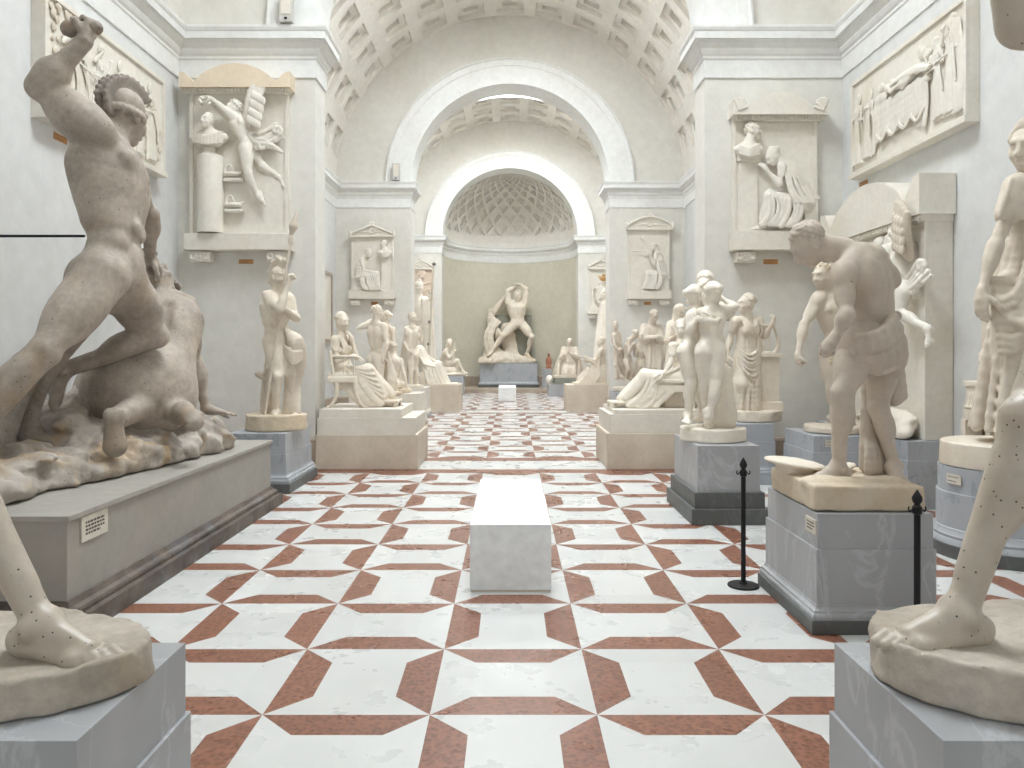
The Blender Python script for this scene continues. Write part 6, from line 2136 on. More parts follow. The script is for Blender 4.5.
def tall_woman():
    Y = 6.12
    root = empty('plaster_statue', (4.0, Y, .7115), 'tall draped woman at the right edge with one bare arm hanging down', 'statue')
    H = 2.55; B = Blob(.011)
    J = pts(Y, head=(1026, 148, .0), neck=(1030, 172, .03), shR=(1018, 190, -.12), shL=(1043, 190, .24), waist=(1030, 248, .02), hipR=(1014, 292, -.06), hipL=(1034, 292, .16),
            elR=(995, 246, -.16), wrR=(982, 291, -.20), elL=(1043, 245, .30), wrL=(1046, 262, -.1), knR=(1012, 360, -.12), anR=(1010, 422, -.06), knL=(1036, 358, .12), anL=(1032, 422, .18))
    T, hd = figure(B, J, H, fem=True, face=(-.75, -.6, -.1), hands={'R': ((-.15, -.1, -1), (.8, .4, 0), .5), 'L': ((-.8, -.4, .1), (0, .3, -1), .5)}, feet={'R': ((-.7, -.7, -.1),), 'L': ((-.3, -.9, -.1),)})
    blob_obj(B, 'body', M['st_warm'], root)
    f, u, r = hd; Hb = Blob(.011); waves(Hb, J['head'], f, u, r, H)
    Hb.ball(J['head'] + u * .075 * H - f * .0 * H, .022 * H, k=.02 * H)
    blob_obj(Hb, 'hair', M['st_warm'], root)
    D = Blob(.012)
    bodice(D, T, J, H, 7, belt=False, sleeves=False, r=.007)
    sh, el = J['shR'], J['elR']
    D.cap(sh + V3(0, 0, .02), lerp(sh, el, .42), .112, .10, k=.05)
    for i in range(5): D.curve([sh + V3(-.09 + .04 * i, -.06, .07), lerp(sh, el, .2) + V3(-.11 + .045 * i, -.08, .02), lerp(sh, el, .44) + V3(-.10 + .045 * i, -.06, -.03)], .020, 4, k=.012)
    D.skirt(T['W'] + T['um'] * .06, on(1011, Y, .98), (.18, .15), (.30, .27), (1, 0, 0), 15, .055, .4, .5, start=.1)
    D.cap(J['hipR'], J['knR'], .17, .12, k=.06)
    front_folds(D, T, J, H, on(1012, Y, 1.0), .33, .30, 15, .009)
    # the mantle: folds from the far shoulder falling across to the near hip
    D.swags(at(1044, 196, Y - .05), at(1030, 262, Y - .2), at(994, 282, Y - .14), at(998, 318, Y - .22), 8, (.12, -.14, -.20), .034, k=.018, jit=.2, seed=2)
    D.swags(at(1026, 262, Y - .24), at(1036, 300, Y - .2), at(995, 300, Y - .2), at(1002, 352, Y - .26), 8, (.0, -.06, -.12), .030, k=.018, jit=.25, seed=3)
    D.swags(at(994, 296, Y - .06), at(1020, 300, Y - .24), at(1000, 408, Y - .10), at(1026, 416, Y - .26), 9, (-.02, 0, 0), .030, k=.016, jit=.2, seed=4)
    D.swags(at(1012, 330, Y - .26), at(1036, 330, Y - .2), at(1003, 420, Y - .22), at(1034, 424, Y - .2), 9, (0, 0, 0), .028, k=.014, jit=.25, seed=5)
    blob_obj(D, 'robe_and_mantle', M['st_warm'], root)
    MB().lathe([(.475, .7125), (.478, .73), (.47, .89), (.46, .90), (0, .902)], (4.0, Y, 0), 64).build('base', M['st_cream'], root, True)


tall_woman()

# little carved tomb model and slab standing by the right wall, behind the drum
t = empty('grave_monument', (4.43, 7.03, 0), 'small carved grave monument with a dark niche, against the right wall behind the drum', 'monument')
b = MB()
for q in ((4.29, 6.80, 0, 4.58, 7.26, .80), (4.31, 6.82, .98, 4.58, 7.24, 1.08), (4.33, 6.84, 1.08, 4.58, 7.22, 1.30), (4.31, 6.82, 1.30, 4.58, 7.24, 1.35)): b.box(q[:3], q[3:], .008)
b.box((4.30, 6.81, .80), (4.58, 6.88, .98), .004); b.box((4.30, 7.18, .80), (4.58, 7.25, .98), .004); b.box((4.50, 6.88, .80), (4.58, 7.18, .98), .004)
b.build('body', M['st_cream'], t)
b = MB(); b.box((4.46, 6.88, .80), (4.50, 7.18, .98), .002); b.build('niche_back', M['void'], t)
b = MB()
b.prism([(6.86, 1.35), (7.20, 1.35), (7.18, 2.50), (7.03, 2.58), (6.88, 2.50)], lambda y, z, w: (4.46 + w, y, z), .11); b.build('slab', M['st_cream'], t)
for (y, z, q) in ((7.08, 1.58, .08), (7.08, 2.16, .06)):
    G = Blob(.010)
    for i in range(6): G.ball((4.43 + .015 * math.sin(i), y + q * .55 * math.cos(i), z + q * .55 * math.sin(i)), q * .5, k=.012)
    G.ball((4.44, y, z), q * .6, k=.02)
    blob_obj(G, 'carved_mask', M['st_cream'], t)
G = Blob(.010)
for i in range(9): G.cap((4.325, 6.86 + .042 * i, 1.10), (4.345, 6.86 + .042 * i, 1.27), .018, .013, k=.006)
G.cap((4.33, 6.84, 1.10), (4.33, 7.22, 1.10), .02, .02, k=.01)
blob_obj(G, 'carved_leaves', M['st_cream'], t)

# ================================================================== benches and rope posts
for (y0, y1, hw, hgt, lab) in ((5.14, 6.97, .275, .455, 'white box bench on the checkered floor in the middle of the near hall'), (24.3, 26.2, .285, .46, 'white box bench far down the aisle, before the niche group')):
    t = empty('bench', (0.0, (y0 + y1) / 2, 0), lab, 'bench')
    cx = .004 if y0 < 10 else -.09
    b = MB(); b.box((cx - hw, y0, .014), (cx + hw, y1, hgt), .003); b.build('body', M['bench'], t)
    b = MB(); b.box((cx - hw + .006, y0 + .006, .0), (cx + hw - .006, y1 - .006, .0145)); b.build('foot_board', M['tan_stone'], t)


def stanchion(x, y, lab):
    t = empty('rope_post', (x, y, 0), lab, 'post', 'black rope posts by the stooping man')
    MB().lathe([(.106, 0), (.108, .006), (.104, .013), (.03, .018), (.022, .03)], (x, y, 0), 40).build('foot', M['black'], t, True)
    MB().lathe([(.0165, .014), (.0165, .765), (.0, .766)], (x, y, 0), 24).build('pole', M['black'], t, True)
    MB().lathe([(.017, .76), (.024, .765), (.025, .80), (.018, .806), (.014, .815), (.022, .825), (.027, .84), (.024, .855), (.012, .875), (.003, .89), (0, .892)], (x, y, 0), 24).build('finial', M['black'], t, True)
    for s in (-1, 1):
        G = Blob(.004); G.curve([(x + s * .024, y, .79), (x + s * .038, y, .775), (x + s * .046, y, .785), (x + s * .044, y, .80)], .0045, 5, k=.001)
        blob_obj(G, 'hook', M['black'], t)


stanchion(1.618, 5.27, 'black rope post with disc foot, left of the stooping man’s pedestal')
stanchion(2.17, 4.05, 'black rope post standing in front of the stooping man’s pedestal')

# small grey loudspeaker boxes standing on the cornices
def device(x, y, lab):
    t = empty('loudspeaker', (x, y, 6.08), lab, 'speaker')
    b = MB(); b.box((x - .09, y - .10, 6.08), (x + .09, y + .02, 6.52), .01); b.build('case', M['device'], t)
    b = MB(); b.box((x - .065, y - .108, 6.18), (x + .065, y - .099, 6.48), .003); b.build('grille', M['cream_stone'], t)
    b = MB(); b.box((x - .02, y - .106, 6.11), (x + .02, y - .099, 6.14), .002); b.build('badge', M['black'], t)


device(-3.03, 10.36, 'grey loudspeaker box on the near left cornice, at the top of the photo')
device(-2.97, 19.87, 'grey loudspeaker box on the left cornice at the foot of the middle arch')

# ================================================================== reliefs on the walls
def flat(Yp, q=.45, off=0.0):
    """press a figure modelled at depth into low relief on the plane y = Yp"""
    def f(V):
        W = V.copy(); W[:, 1] = np.minimum(Yp - off - (Yp - V[:, 1]) * q, Yp + .06)
        return W
    return f


def front_panel(label, Yw, panel, shelf, brackets, hood, mat, mat_hood=None, th=.10, plaque=None):
    """a framed relief slab on a wall that faces the entrance; pixel boxes (x0, y0, x1, y1) at the wall"""
    mat_hood = mat_hood or mat
    P = lambda x, y: at(x, y, Yw - .15)
    c = P((panel[0] + panel[2]) / 2, panel[3])
    root = empty('relief_panel', (c[0], Yw - .05, c[2]), label, 'relief')
    def bx(B, q, d0, d1, bev=.006):
        a, b = P(q[0], q[3]), P(q[2], q[1]); B.box((a[0], Yw - d1, a[2]), (b[0], Yw - d0, b[2]), bev)
    b = MB(); bx(b, panel, .0, th); b.build('slab', mat, root)
    e = (panel[2] - panel[0]) * .035
    for xa, xb in ((panel[0], panel[0] + e), (panel[2] - e, panel[2])):
        b = MB(); bx(b, (xa, panel[1], xb, panel[3]), th - .001, th + .022, .003); b.build('rim', mat, root)
    b = MB(); bx(b, shelf, .0, th + .13, .008); bx(b, (shelf[0] + 2, shelf[3] - .18 * (shelf[3] - shelf[1]), shelf[2] - 2, shelf[3] + .3), .0, th + .09, .006); b.build('shelf', mat, root)
    for q in brackets:
        G = Blob(.010 if Yw < 12 else .018)
        a, d = P(q[0], q[3]), P(q[2], q[1]); w, h_ = d[0] - a[0], d[2] - a[2]
        G.box(((a[0] + d[0]) / 2, Yw - .09, (a[2] + d[2]) / 2), (w / 2, .09, h_ / 2), rnd=.012)
        cz = (a[2] + d[2]) / 2
        for x_ in (-.32, .32):
            G.tube([((a[0] + d[0]) / 2 + w * x_ + h_ * .27 * math.cos(t), Yw - .185, cz + h_ * .27 * math.sin(t)) for t in np.linspace(0, 2 * PI, 14)], h_ * .085, k=.004)
        G.ball(((a[0] + d[0]) / 2, Yw - .18, cz), h_ * .16, k=.006)
        blob_obj(G, 'bracket', mat, root)
    if plaque:
        a, d = P(plaque[0], plaque[3]), P(plaque[2], plaque[1])
        t = empty('wall_plaque', ((a[0] + d[0]) / 2, Yw, (a[2] + d[2]) / 2), 'small brown name plaque on the wall below ' + plaque[4], 'plaque')
        small_plaque(t, 'plate', V3((a[0] + d[0]) / 2, Yw, (a[2] + d[2]) / 2), (1, 0, 0), (0, 0, 1), d[0] - a[0], d[2] - a[2], M['brass'], 2, (0, -1, 0))
    if hood: hood(root, P, Yw, mat_hood)
    return root


def arch_hood(x0, x1, y0, y1, th=.16, shells=False):
    """low segment between two raised corners over a dentil course"""
    def f(root, P, Yw, mat):
        a, b = P(x0, y1), P(x1, y0)
        w, h_ = b[0] - a[0], b[2] - a[2]
        o = []
        n = 18
        bz = h_ * .30
        o += [(0, h_ * .16), (w, h_ * .16), (w, h_ * .72)]
        o += [(w - w * .05, h_ * .66), (w - w * .13, h_ * .34)]
        for i in range(n + 1):
            t = i / n; o.append((w - w * .15 - w * .70 * t, h_ * .40 + h_ * .60 * math.sin(PI * t) ** .7))
        o += [(w * .13, h_ * .34), (w * .05, h_ * .66), (0, h_ * .72)]
        m = MB(); m.prism(o, lambda u, v, d: (a[0] + u, Yw - d, a[2] + v), th + .10)
        hd = m.build('hood', mat, root)
        m = MB()
        k = int(w / .045)
        m.box((a[0] + w * .03, Yw - th - .03, a[2]), (b[0] - w * .03, Yw, a[2] + h_ * .165), .003)
        for i in range(k): m.box((a[0] + w * (.035 + .93 * i / k), Yw - th - .06, a[2] + h_ * .03), (a[0] + w * (.035 + .93 * (i + .55) / k), Yw - th - .028, a[2] + h_ * .15))
        m.build('dentil_course', M['relief'], root)
        if shells:
            for s in (0, 1):
                G = Blob(.010)
                cx = a[0] + (w * .055 if s == 0 else w * .945); cz = a[2] + h_ * .28
                for i in range(6):
                    t = (PI * .10 + PI * .55 * i / 5) if s == 0 else (PI * .35 + PI * .55 * i / 5)
                    G.cap((cx, Yw - th - .11, cz), (cx + .115 * math.cos(t), Yw - th - .10, cz + .17 * math.sin(t)), .010, .022, k=.006)
                blob_obj(G, 'shell', M['relief'], root)
    return f


def gable_hood(x0, x1, y0, y1, th=.14, curved=False):
    def f(root, P, Yw, mat):
        a, b = P(x0, y1), P(x1, y0)
        w, h_ = b[0] - a[0], b[2] - a[2]
        top = [(w - w * i / 12, h_ * (.22 + .62 * (math.sin(PI * i / 12) ** .8 if curved else 1 - abs(1 - i / 6)))) for i in range(13)]
        m = MB()
        m.prism([(0, 0), (w, 0), (w, h_ * .22)] + top + [(0, h_ * .22)], lambda u, v, d: (a[0] + u, Yw - d, a[2] + v), th)
        m.box((a[0] - w * .02, Yw - th - .05, a[2]), (b[0] + w * .02, Yw - th + .01, a[2] + h_ * .14), .005)
        m.build('pediment', mat, root)
        G = Blob(.016)
        G.tube([(a[0] + u, Yw - th - .025, a[2] + v) for u, v in top], .030, k=.004)
        G.tube([(a[0] + w / 2 + h_ * .2 * math.cos(t), Yw - th - .01, a[2] + h_ * .42 + h_ * .17 * math.sin(t)) for t in np.linspace(0, 2 * PI, 12)], .022, k=.004)
        for i in range(5):
            t = PI * (.15 + .7 * i / 4); G.cap((a[0] + w / 2, Yw - th - .02, a[2] + h_ * .86), (a[0] + w / 2 + h_ * .2 * math.cos(t), Yw - th - .03, a[2] + h_ * .86 + h_ * .22 * math.sin(t)), .02, .025, k=.01)
        for s in (-1, 1):
            ex = a[0] if s < 0 else b[0]
            G.cap((ex, Yw - th - .02, a[2] + h_ * .12), (ex + s * .01, Yw - th - .03, a[2] + h_ * .40), .05, .04, k=.02)
            for i in range(3): G.cap((a[0] + w / 2 + s * h_ * .28, Yw - th - .01, a[2] + h_ * .36), (a[0] + w / 2 + s * (h_ * .5 + i * h_ * .25), Yw - th, a[2] + h_ * (.42 - .06 * i)), .02, .015, k=.01)
        blob_obj(G, 'ornament', mat, root)
    return f


def relief_mesh(B, name, root, mat, Yp, q=.45, off=0.0):
    o = link(name, B.mesh(name, fn=flat(Yp, q, off)), mat, root, smooth=True)
    return o


def bust_relief(root, Yp, hd, sh, hw, H, face, mat, h=.009, drape=True, q=.6):
    B = Blob(h)
    f, u, r = head(B, hd, face, (0, 0, 1), H, sh + V3(0, 0, .0))
    B.ell(sh - V3(0, 0, .04), (hw * .74, .10, .12), k=.04)
    for q in (-1, 1): B.cap(sh + V3(0, 0, .05), sh + V3(q * hw * .82, 0, -.02), .055, .06, k=.04); B.cap(sh + V3(q * hw * .82, 0, -.03), sh + V3(q * hw * .5, 0, -.13), .055, .03, k=.03)
    if drape:
        for i in range(5): B.curve([sh + V3(-hw * .85, -.05, .03 - .028 * i), sh + V3(-.02, -.10, -.03 - .026 * i), sh + V3(hw * .85, -.05, .04 - .034 * i)], .013, 5, k=.010)
    curls(B, hd, f, u, r, H, 50, .009, s=1.0)
    return relief_mesh(B, 'carved_bust', root, mat, Yp, q)


# ------------------------------------------------------------------ near left pier: winged figure crowning a bust
def relief_crowning():
    Yw = 10.5; Yp = Yw - .10
    root = front_panel('large relief of a winged figure crowning a bust, on the near left pier', Yw, (188.6, 93, 287.5, 235), (186, 234, 292, 250.5), [(190, 251.5, 211, 262), (267, 251.5, 286, 262)],
                       arch_hood(182.5, 292, 66, 94), M['relief'], M['relief_hood'], plaque=(235, 258, 249.5, 262.5, 'the winged relief'))
    Y = Yp - .06
    m = MB(); a = at(198.7, 233.5, Yp); b_ = at(224.4, 157, Yp); r_ = (b_[0] - a[0]) / 2
    m.lathe([(r_ * 1.0, 0), (r_, b_[2] - a[2] - .03), (r_ * .97, b_[2] - a[2]), (0, b_[2] - a[2])], (a[0] + r_, Yp - .03, a[2]), 40); m.build('column', M['relief'], root, True)
    m = MB(); a = at(203, 157.2, Yp); b_ = at(219, 151, Yp); m.lathe([(.13, 0), (.10, .03), (.075, .06), (.10, .10), (0, .10)], ((a[0] + b_[0]) / 2, Yp - .05, a[2]), 30); m.build('bust_foot', M['relief'], root, True)
    bust_relief(root, Yp, at(207, 121, Y - .1), at(209, 136, Y - .04), .24, 1.75, (-.35, -.9, .1), M['relief'], q=.9)
    H = 1.62; B = Blob(.010)
    J = pts(Y, head=(232.5, 108, -.06), neck=(236, 114, 0), shR=(233, 117, -.1), shL=(242, 117, .10), waist=(243, 134, 0), hipR=(245, 149, -.07), hipL=(251, 148, .09),
            elR=(220, 106, -.14), wrR=(212, 99, -.1), elL=(229, 118, .06), wrL=(221, 109, .04), knR=(247, 173, -.1), anR=(257, 196, -.02), knL=(262, 166, .04), anL=(279, 177, .08))
    T, hd = figure(B, J, H, face=(-.9, -.35, .1), hands={'R': ((-.8, 0, .3), (0, .5, -.8), .6), 'L': ((-.6, 0, .5), (0, .5, -.8), .6)}, feet={'R': ((.35, -.2, -.9), (-.9, -.3, -.2)), 'L': ((.8, -.1, -.6), (.4, -.2, .8))}, m=.95)
    relief_mesh(B, 'winged_figure', root, M['relief'], Yp, .8)
    f, u, r = hd; Hb = Blob(.009); curls(Hb, J['head'], f, u, r, H, 60); relief_mesh(Hb, 'hair', root, M['relief'], Yp, .8)
    W = Blob(.010)
    for i in range(7):                                      # long wing of overlapping feathers
        t = i / 6
        W.curve([at(245 + 3 * t, 121 + 3 * t, Y - .06), at(248 + 6 * t, 100 + 5 * t, Y - .10), at(254 + 9 * t, 75 + 12 * t * t, Y - .10)], [.045, .05, .03], 6, k=.008)
    for j in range(4):
        for i in range(5): W.ell(at(247 + 2.6 * i + 1.7 * j, 118 - 8 * j + 1.5 * i, Y - .15), (.03, .025, .06), k=.008)
    relief_mesh(W, 'wing', root, M['relief'], Yp, .8)
    D = Blob(.009)
    D.swags(at(247, 131, Y - .04), at(249, 140, Y - .04), at(275, 124, Y - .03), at(283, 137, Y - .03), 5, (0, -.03, -.10), .022, k=.010, jit=.3)
    D.swags(at(253, 142, Y - .04), at(255, 150, Y - .04), at(268, 143, Y - .04), at(282, 152, Y - .04), 5, (0, -.03, .06), .022, k=.010, jit=.3)
    for (x, y, n) in ((276, 130, 9), (262, 146, 8)):
        D.tube([at(x + (1.5 + .5 * i) * math.cos(i * .9), y + (1.3 + .45 * i) * math.sin(i * .9), Y - .07) for i in range(n)], .026, k=.006)
    relief_mesh(D, 'flying_cloth', root, M['relief'], Yp, .8)
    G = Blob(.009)
    rg = random.Random(1)
    for i in range(26):
        t = i * 2 * PI / 26; G.ball(at(205.5 + 6.3 * math.cos(t), 100 + 3.6 * math.sin(t), Y - .08) + V3(0, rg.uniform(-.02, .02), rg.uniform(-.01, .01)), .024, k=.008)
    relief_mesh(G, 'wreath', root, M['relief'], Yp, .9)
    for (x0, y0) in ((223, 180), (224, 211)):
        L = Blob(.009)
        L.box((lerp(at(x0, y0, Y), at(x0 + 21, y0, Y), .5)), (.13, .05, .022), rnd=.008); L.ell(at(x0 + 9, y0 - 6, Y), (.12, .06, .035), k=.02)
        L.curve([at(x0 + 2, y0 - 6, Y), at(x0 + 3, y0 - 13, Y), at(x0 + 7, y0 - 15, Y), at(x0 + 10, y0 - 9, Y)], .014, 5); L.cap(at(x0 + 14, y0 - 7, Y), at(x0 + 19, y0 - 9, Y), .022, .015)
        relief_mesh(L, 'carved_lamp', root, M['relief'], Yp, .9)


relief_crowning()


def seated_mourner(root, Y, Yp, px, H, face, h, q, feet=(-1, -.2, -.1), stool=None, mat=None, robe=True):
    """draped seated figure in relief; px: joints"""
    mat = mat or M['relief']
    B = Blob(h)
    J = pts(Y, **px)
    T, hd = figure(B, J, H, fem=True, face=face, hands={'R': (J['wrR'] - J['elR'], (0, .5, -.5), .5), 'L': (J['wrL'] - J['elL'], (0, .5, -.5), .5)}, feet={'R': (feet,), 'L': (feet,)})
    f, u, r = hd; waves(B, J['head'], f, u, r, H)
    relief_mesh(B, 'seated_figure', root, mat, Yp, q)
    D = Blob(h)
    s = 1 if J['knR'][0] > J['hipR'][0] else -1
    bodice(D, T, J, H, 4, belt=False)
    D.cap(T['W'], T['P'], .11 * H / 1.7, .17 * H / 1.7, k=.05)
    k_ = H / 1.7
    for sd in 'RL':
        D.cap(J['hip' + sd], J['kn' + sd], .115 * k_, .085 * k_, k=.05); D.cap(J['kn' + sd], J['an' + sd] + V3(-s * .03, 0, .05), .085 * k_, .07 * k_, k=.04)
    n = 9
    c = 'R' if J['knR'][1] < J['knL'][1] else 'L'
    D.swags(J['hip' + c] + V3(s * .02, -.12 * k_, 0), J['kn' + c] + V3(s * .03, -.10 * k_, 0), J['an' + c] + V3(-s * .38 * k_, -.15 * k_, -.04), J['an' + c] + V3(s * .05, -.14 * k_, -.02), n, (-s * .05, -.0, -.02), .030 * k_, k=.012, jit=.35, seed=3)
    D.swags(T['S'] + V3(-s * .10 * k_, -.10 * k_, -.05), T['S'] + V3(s * .04, -.13 * k_, -.05), J['hip' + c] + V3(-s * .12 * k_, -.13 * k_, 0), J['hip' + c] + V3(s * .12 * k_, -.14 * k_, .02), 6, (s * .03, -.02, -.03), .020 * k_, k=.011, jit=.35, seed=4)
    relief_mesh(D, 'robe', root, mat, Yp, q)
    if stool:
        m = MB(); a, b = at(stool[0], stool[3], Yp), at(stool[2], stool[1], Yp)
        m.box((a[0], Yp - .07, a[2]), (b[0], Yp + .005, b[2] - .04), .004); m.box((a[0] - .03, Yp - .085, b[2] - .05), (b[0] + .03, Yp + .005, b[2]), .01)
        m.build('carved_stool', mat, root)


def relief_weeping():
    Yw = 10.5; Yp = Yw - .10
    root = front_panel('large relief of a seated woman weeping before a bust, on the near right pier', Yw, (734, 121, 818, 232), (732, 231.5, 818, 250.5), [(736, 251.5, 755, 262), (797, 251.5, 816, 262)],
                       arch_hood(731, 825, 94, 121, shells=True), M['relief'], plaque=(767, 258, 781.5, 263, 'the weeping woman relief'))
    Y = Yp - .05
    m = MB(); a = at(738.6, 231.5, Yp); b_ = at(757, 160, Yp)
    m.box((a[0], Yp - .035, a[2]), (b_[0], Yp + .005, b_[2]), .004); m.box((a[0] - .03, Yp - .05, b_[2] - .03), (b_[0] + .03, Yp + .005, b_[2] + .05), .006)
    m.build('carved_pillar', M['relief'], root)
    bust_relief(root, Yp, at(752.5, 131, Y), at(748.5, 148, Y), .16, 1.9, (.95, -.3, .05), M['relief'], q=.45)
    seated_mourner(root, Y, Yp, dict(head=(774, 156, -.06), neck=(784, 164, 0), shR=(794, 170, .10), shL=(788, 167, -.14), waist=(803, 186, 0), hipR=(807, 203, .1), hipL=(804, 203, -.1),
                   elL=(783, 182, -.18), wrL=(769, 168, -.14), elR=(785, 184, .12), wrR=(771, 170, .08), knL=(772, 195, -.12), anL=(766, 223, -.1), knR=(770, 194, .1), anR=(760, 224, .06)),
                   1.62, (-.8, -.3, -.55), .010, .5, (-1, -.2, -.1), (803, 197, 816, 229))


relief_weeping()


def relief_pillar_left():
    Yw = 20.0; Yp = Yw - .10; Y = Yp - .06
    root = front_panel('gabled relief of a seated figure facing a bust, on the middle left pier', Yw, (351, 236.5, 393, 291), (349, 290.7, 395.6, 299), [(350.5, 299.5, 360, 305.5), (384.5, 299.5, 394, 305.5)],
                       gable_hood(350, 393.5, 223, 237), M['relief'], plaque=(370, 301.5, 377, 304.5, 'the gabled relief at left'))
    m = MB(); a = at(381.5, 290.7, Yp); b_ = at(391.5, 255, Yp); m.box((a[0], Yp - .05, a[2]), (b_[0], Yp + .005, b_[2]), .006); m.box((a[0] - .04, Yp - .07, b_[2] - .05), (b_[0] + .04, Yp + .005, b_[2] + .04), .008); m.build('carved_pillar', M['relief'], root)
    bust_relief(root, Yp, at(384, 244, Y), at(385, 252, Y), .16, 1.5, (-.9, -.4, 0), M['relief'], h=.014, q=.5)
    seated_mourner(root, Y, Yp, dict(head=(368, 253, -.06), neck=(364, 258, 0), shR=(359, 261, -.14), shL=(362, 261, .12), waist=(358, 269, 0), hipR=(360, 277, -.1), hipL=(361, 277, .1),
                   elR=(363, 270, -.2), wrR=(370, 271, -.16), elL=(365, 269, .14), wrL=(372, 270, .1), knR=(376, 274, -.12), anR=(378, 288, -.1), knL=(375, 274, .1), anL=(382, 289, .06)),
                   1.5, (.75, -.4, -.5), .014, .55, (1, -.2, -.1), (353, 277, 368, 290.5))


relief_pillar_left()


def relief_pillar_right():
    Yw = 20.0; Yp = Yw - .10; Y = Yp - .06
    root = front_panel('relief of a seated robed man under a curved pediment, on the middle right pier', Yw, (628.7, 229.5, 669.7, 291), (627, 290.5, 671, 299), [(629, 299.5, 638, 305), (660, 299.5, 669.5, 305)],
                       gable_hood(627, 673, 214.5, 230, curved=True), M['relief'], plaque=(645, 301.5, 652, 304.5, 'the curved pediment relief at right'))
    seated_mourner(root, Y, Yp, dict(head=(653.5, 247, -.06), neck=(657, 253, 0), shL=(659, 257, -.14), shR=(662, 257, .12), waist=(663, 266, 0), hipL=(663, 275, -.1), hipR=(664, 275, .1),
                   elL=(655, 264, -.2), wrL=(650, 254, -.16), elR=(656, 265, .12), wrR=(649, 256, .08), knL=(648, 273, -.12), anL=(645, 287, -.1), knR=(649, 272, .1), anR=(650, 287.5, .06)),
                   1.45, (-.9, -.3, 0), .014, .55, (-1, -.2, -.1), (655, 277, 668.5, 290.5))
    B = Blob(.014); B.cap(at(634, 250.5, Y - .08), at(651, 250.5, Y - .08), .022, .022); relief_mesh(B, 'carved_rod', root, M['relief'], Yp, .6)
    B = Blob(.014); head(B, at(642.5, 238, Y), (.9, -.3, 0), (0, 0, 1), 1.2); relief_mesh(B, 'carved_face', root, M['relief'], Yp, .4)


relief_pillar_right()

for sd in (-1, 1):
    Yw = 29.2; Yp = Yw - .1; Y = Yp - .08
    q = lambda x: x if sd < 0 else 1022.0 - x
    bxs = lambda a, b, c, d: (min(q(a), q(c)), b, max(q(a), q(c)), d)
    lab = ('far left relief with a pinkish gabled slab beside the niche' if sd < 0 else 'far right relief with a gabled slab beside the niche')
    mt = M['relief_pink'] if sd < 0 else M['relief']
    root = front_panel(lab, Yw, bxs(409, 269, 432, 310), bxs(408, 309.5, 434, 314), [bxs(409, 314.3, 414, 319), bxs(428, 314.3, 433, 319)], gable_hood(min(q(408.5), q(433.5)), max(q(408.5), q(433.5)), 258, 269.5), mt, M['relief'])
    if sd > 0:
        B = Blob(.02)
        J = pts(Y, head=(600, 283, 0), shR=(598, 288, 0), shL=(603, 288, 0), waist=(600, 293, 0), hipR=(599, 298, 0), hipL=(602, 298, 0), knR=(598, 303, 0), anR=(598, 308, 0), knL=(603, 303, 0), anL=(603, 308, 0), elR=(594, 290, 0), wrR=(592, 286, 0), elL=(606, 290, 0), wrL=(606, 296, 0))
        figure(B, J, 1.1, face=(-.6, -.7, 0)); relief_mesh(B, 'carved_figure', root, mt, Yp, .5)
    else:
        B = Blob(.02); B.ell(at(422, 274, Y), (.14, .08, .16), k=.02)
        for i in range(6): B.ball(at(422 + 3.4 * math.cos(i), 274 + 4 * math.sin(i), Y), .05, k=.02)
        for i in range(3): B.curve([at(412, 283 + 7 * i, Y), at(420, 285 + 7 * i, Y), at(430, 282 + 7 * i, Y)], .03, 5)
        relief_mesh(B, 'carved_ornament', root, mt, Yp, .5)


# ------------------------------------------------------------------ reliefs on the side walls; local space x along the wall (to the viewer's right), y into the wall, z up
def side_pt(px, py, s, out=0.0, wall=WX):
    Y = (wall - out) * F_PX / abs(px - CX)
    return (Y, EYE - (py - CY) * Y / F_PX)


def side_space(s, q, off):
    """maps the local space to the wall s (-1 left, +1 right), pressed to relief depth q"""
    def f(V):
        W = np.empty_like(V)
        W[:, 0] = s * (WX - off + np.minimum(V[:, 1] * q, off - .02))
        W[:, 1] = V[:, 0] * (1 if s < 0 else -1)
        W[:, 2] = V[:, 2]
        return W
    return f


def sp(s):
    def p(px, py, d=0.0):
        y, z = side_pt(px, py, s, .15)
        return np.array([y if s < 0 else -y, d - .07, z])
    return p


def side_joints(s, **kw):
    P = sp(s)
    return {k: P(v[0], v[1], v[2] if len(v) > 2 else 0.0) for k, v in kw.items()}


def side_slab(label, s, y0, y1, z0, z1, mat, th=.11, sill=True, name='relief_panel'):
    root = empty(name, (s * (WX - .03), (y0 + y1) / 2, z0), label, 'relief')
    X = lambda d0, d1: (min(s * (WX - d0), s * (WX - d1)), max(s * (WX - d0), s * (WX - d1)))
    b = MB(); x = X(0, th); b.box((x[0], y0, z0), (x[1], y1, z1), .006); b.build('slab', mat, root)
    b = MB(); x = X(th - .001, th + .03); e = .05
    b.box((x[0], y0, z1 - e), (x[1], y1, z1), .004); b.box((x[0], y0, z0), (x[1], y0 + e, z1 - e), .004); b.box((x[0], y1 - e, z0), (x[1], y1, z1 - e), .004); b.build('rim', mat, root)
    if sill:
        b = MB(); x = X(0, th + .045); b.box((x[0], y0 - .005, z0 - .06), (x[1], y1 + .03, z0 + .005), .006); b.build('sill', mat, root)
    return root


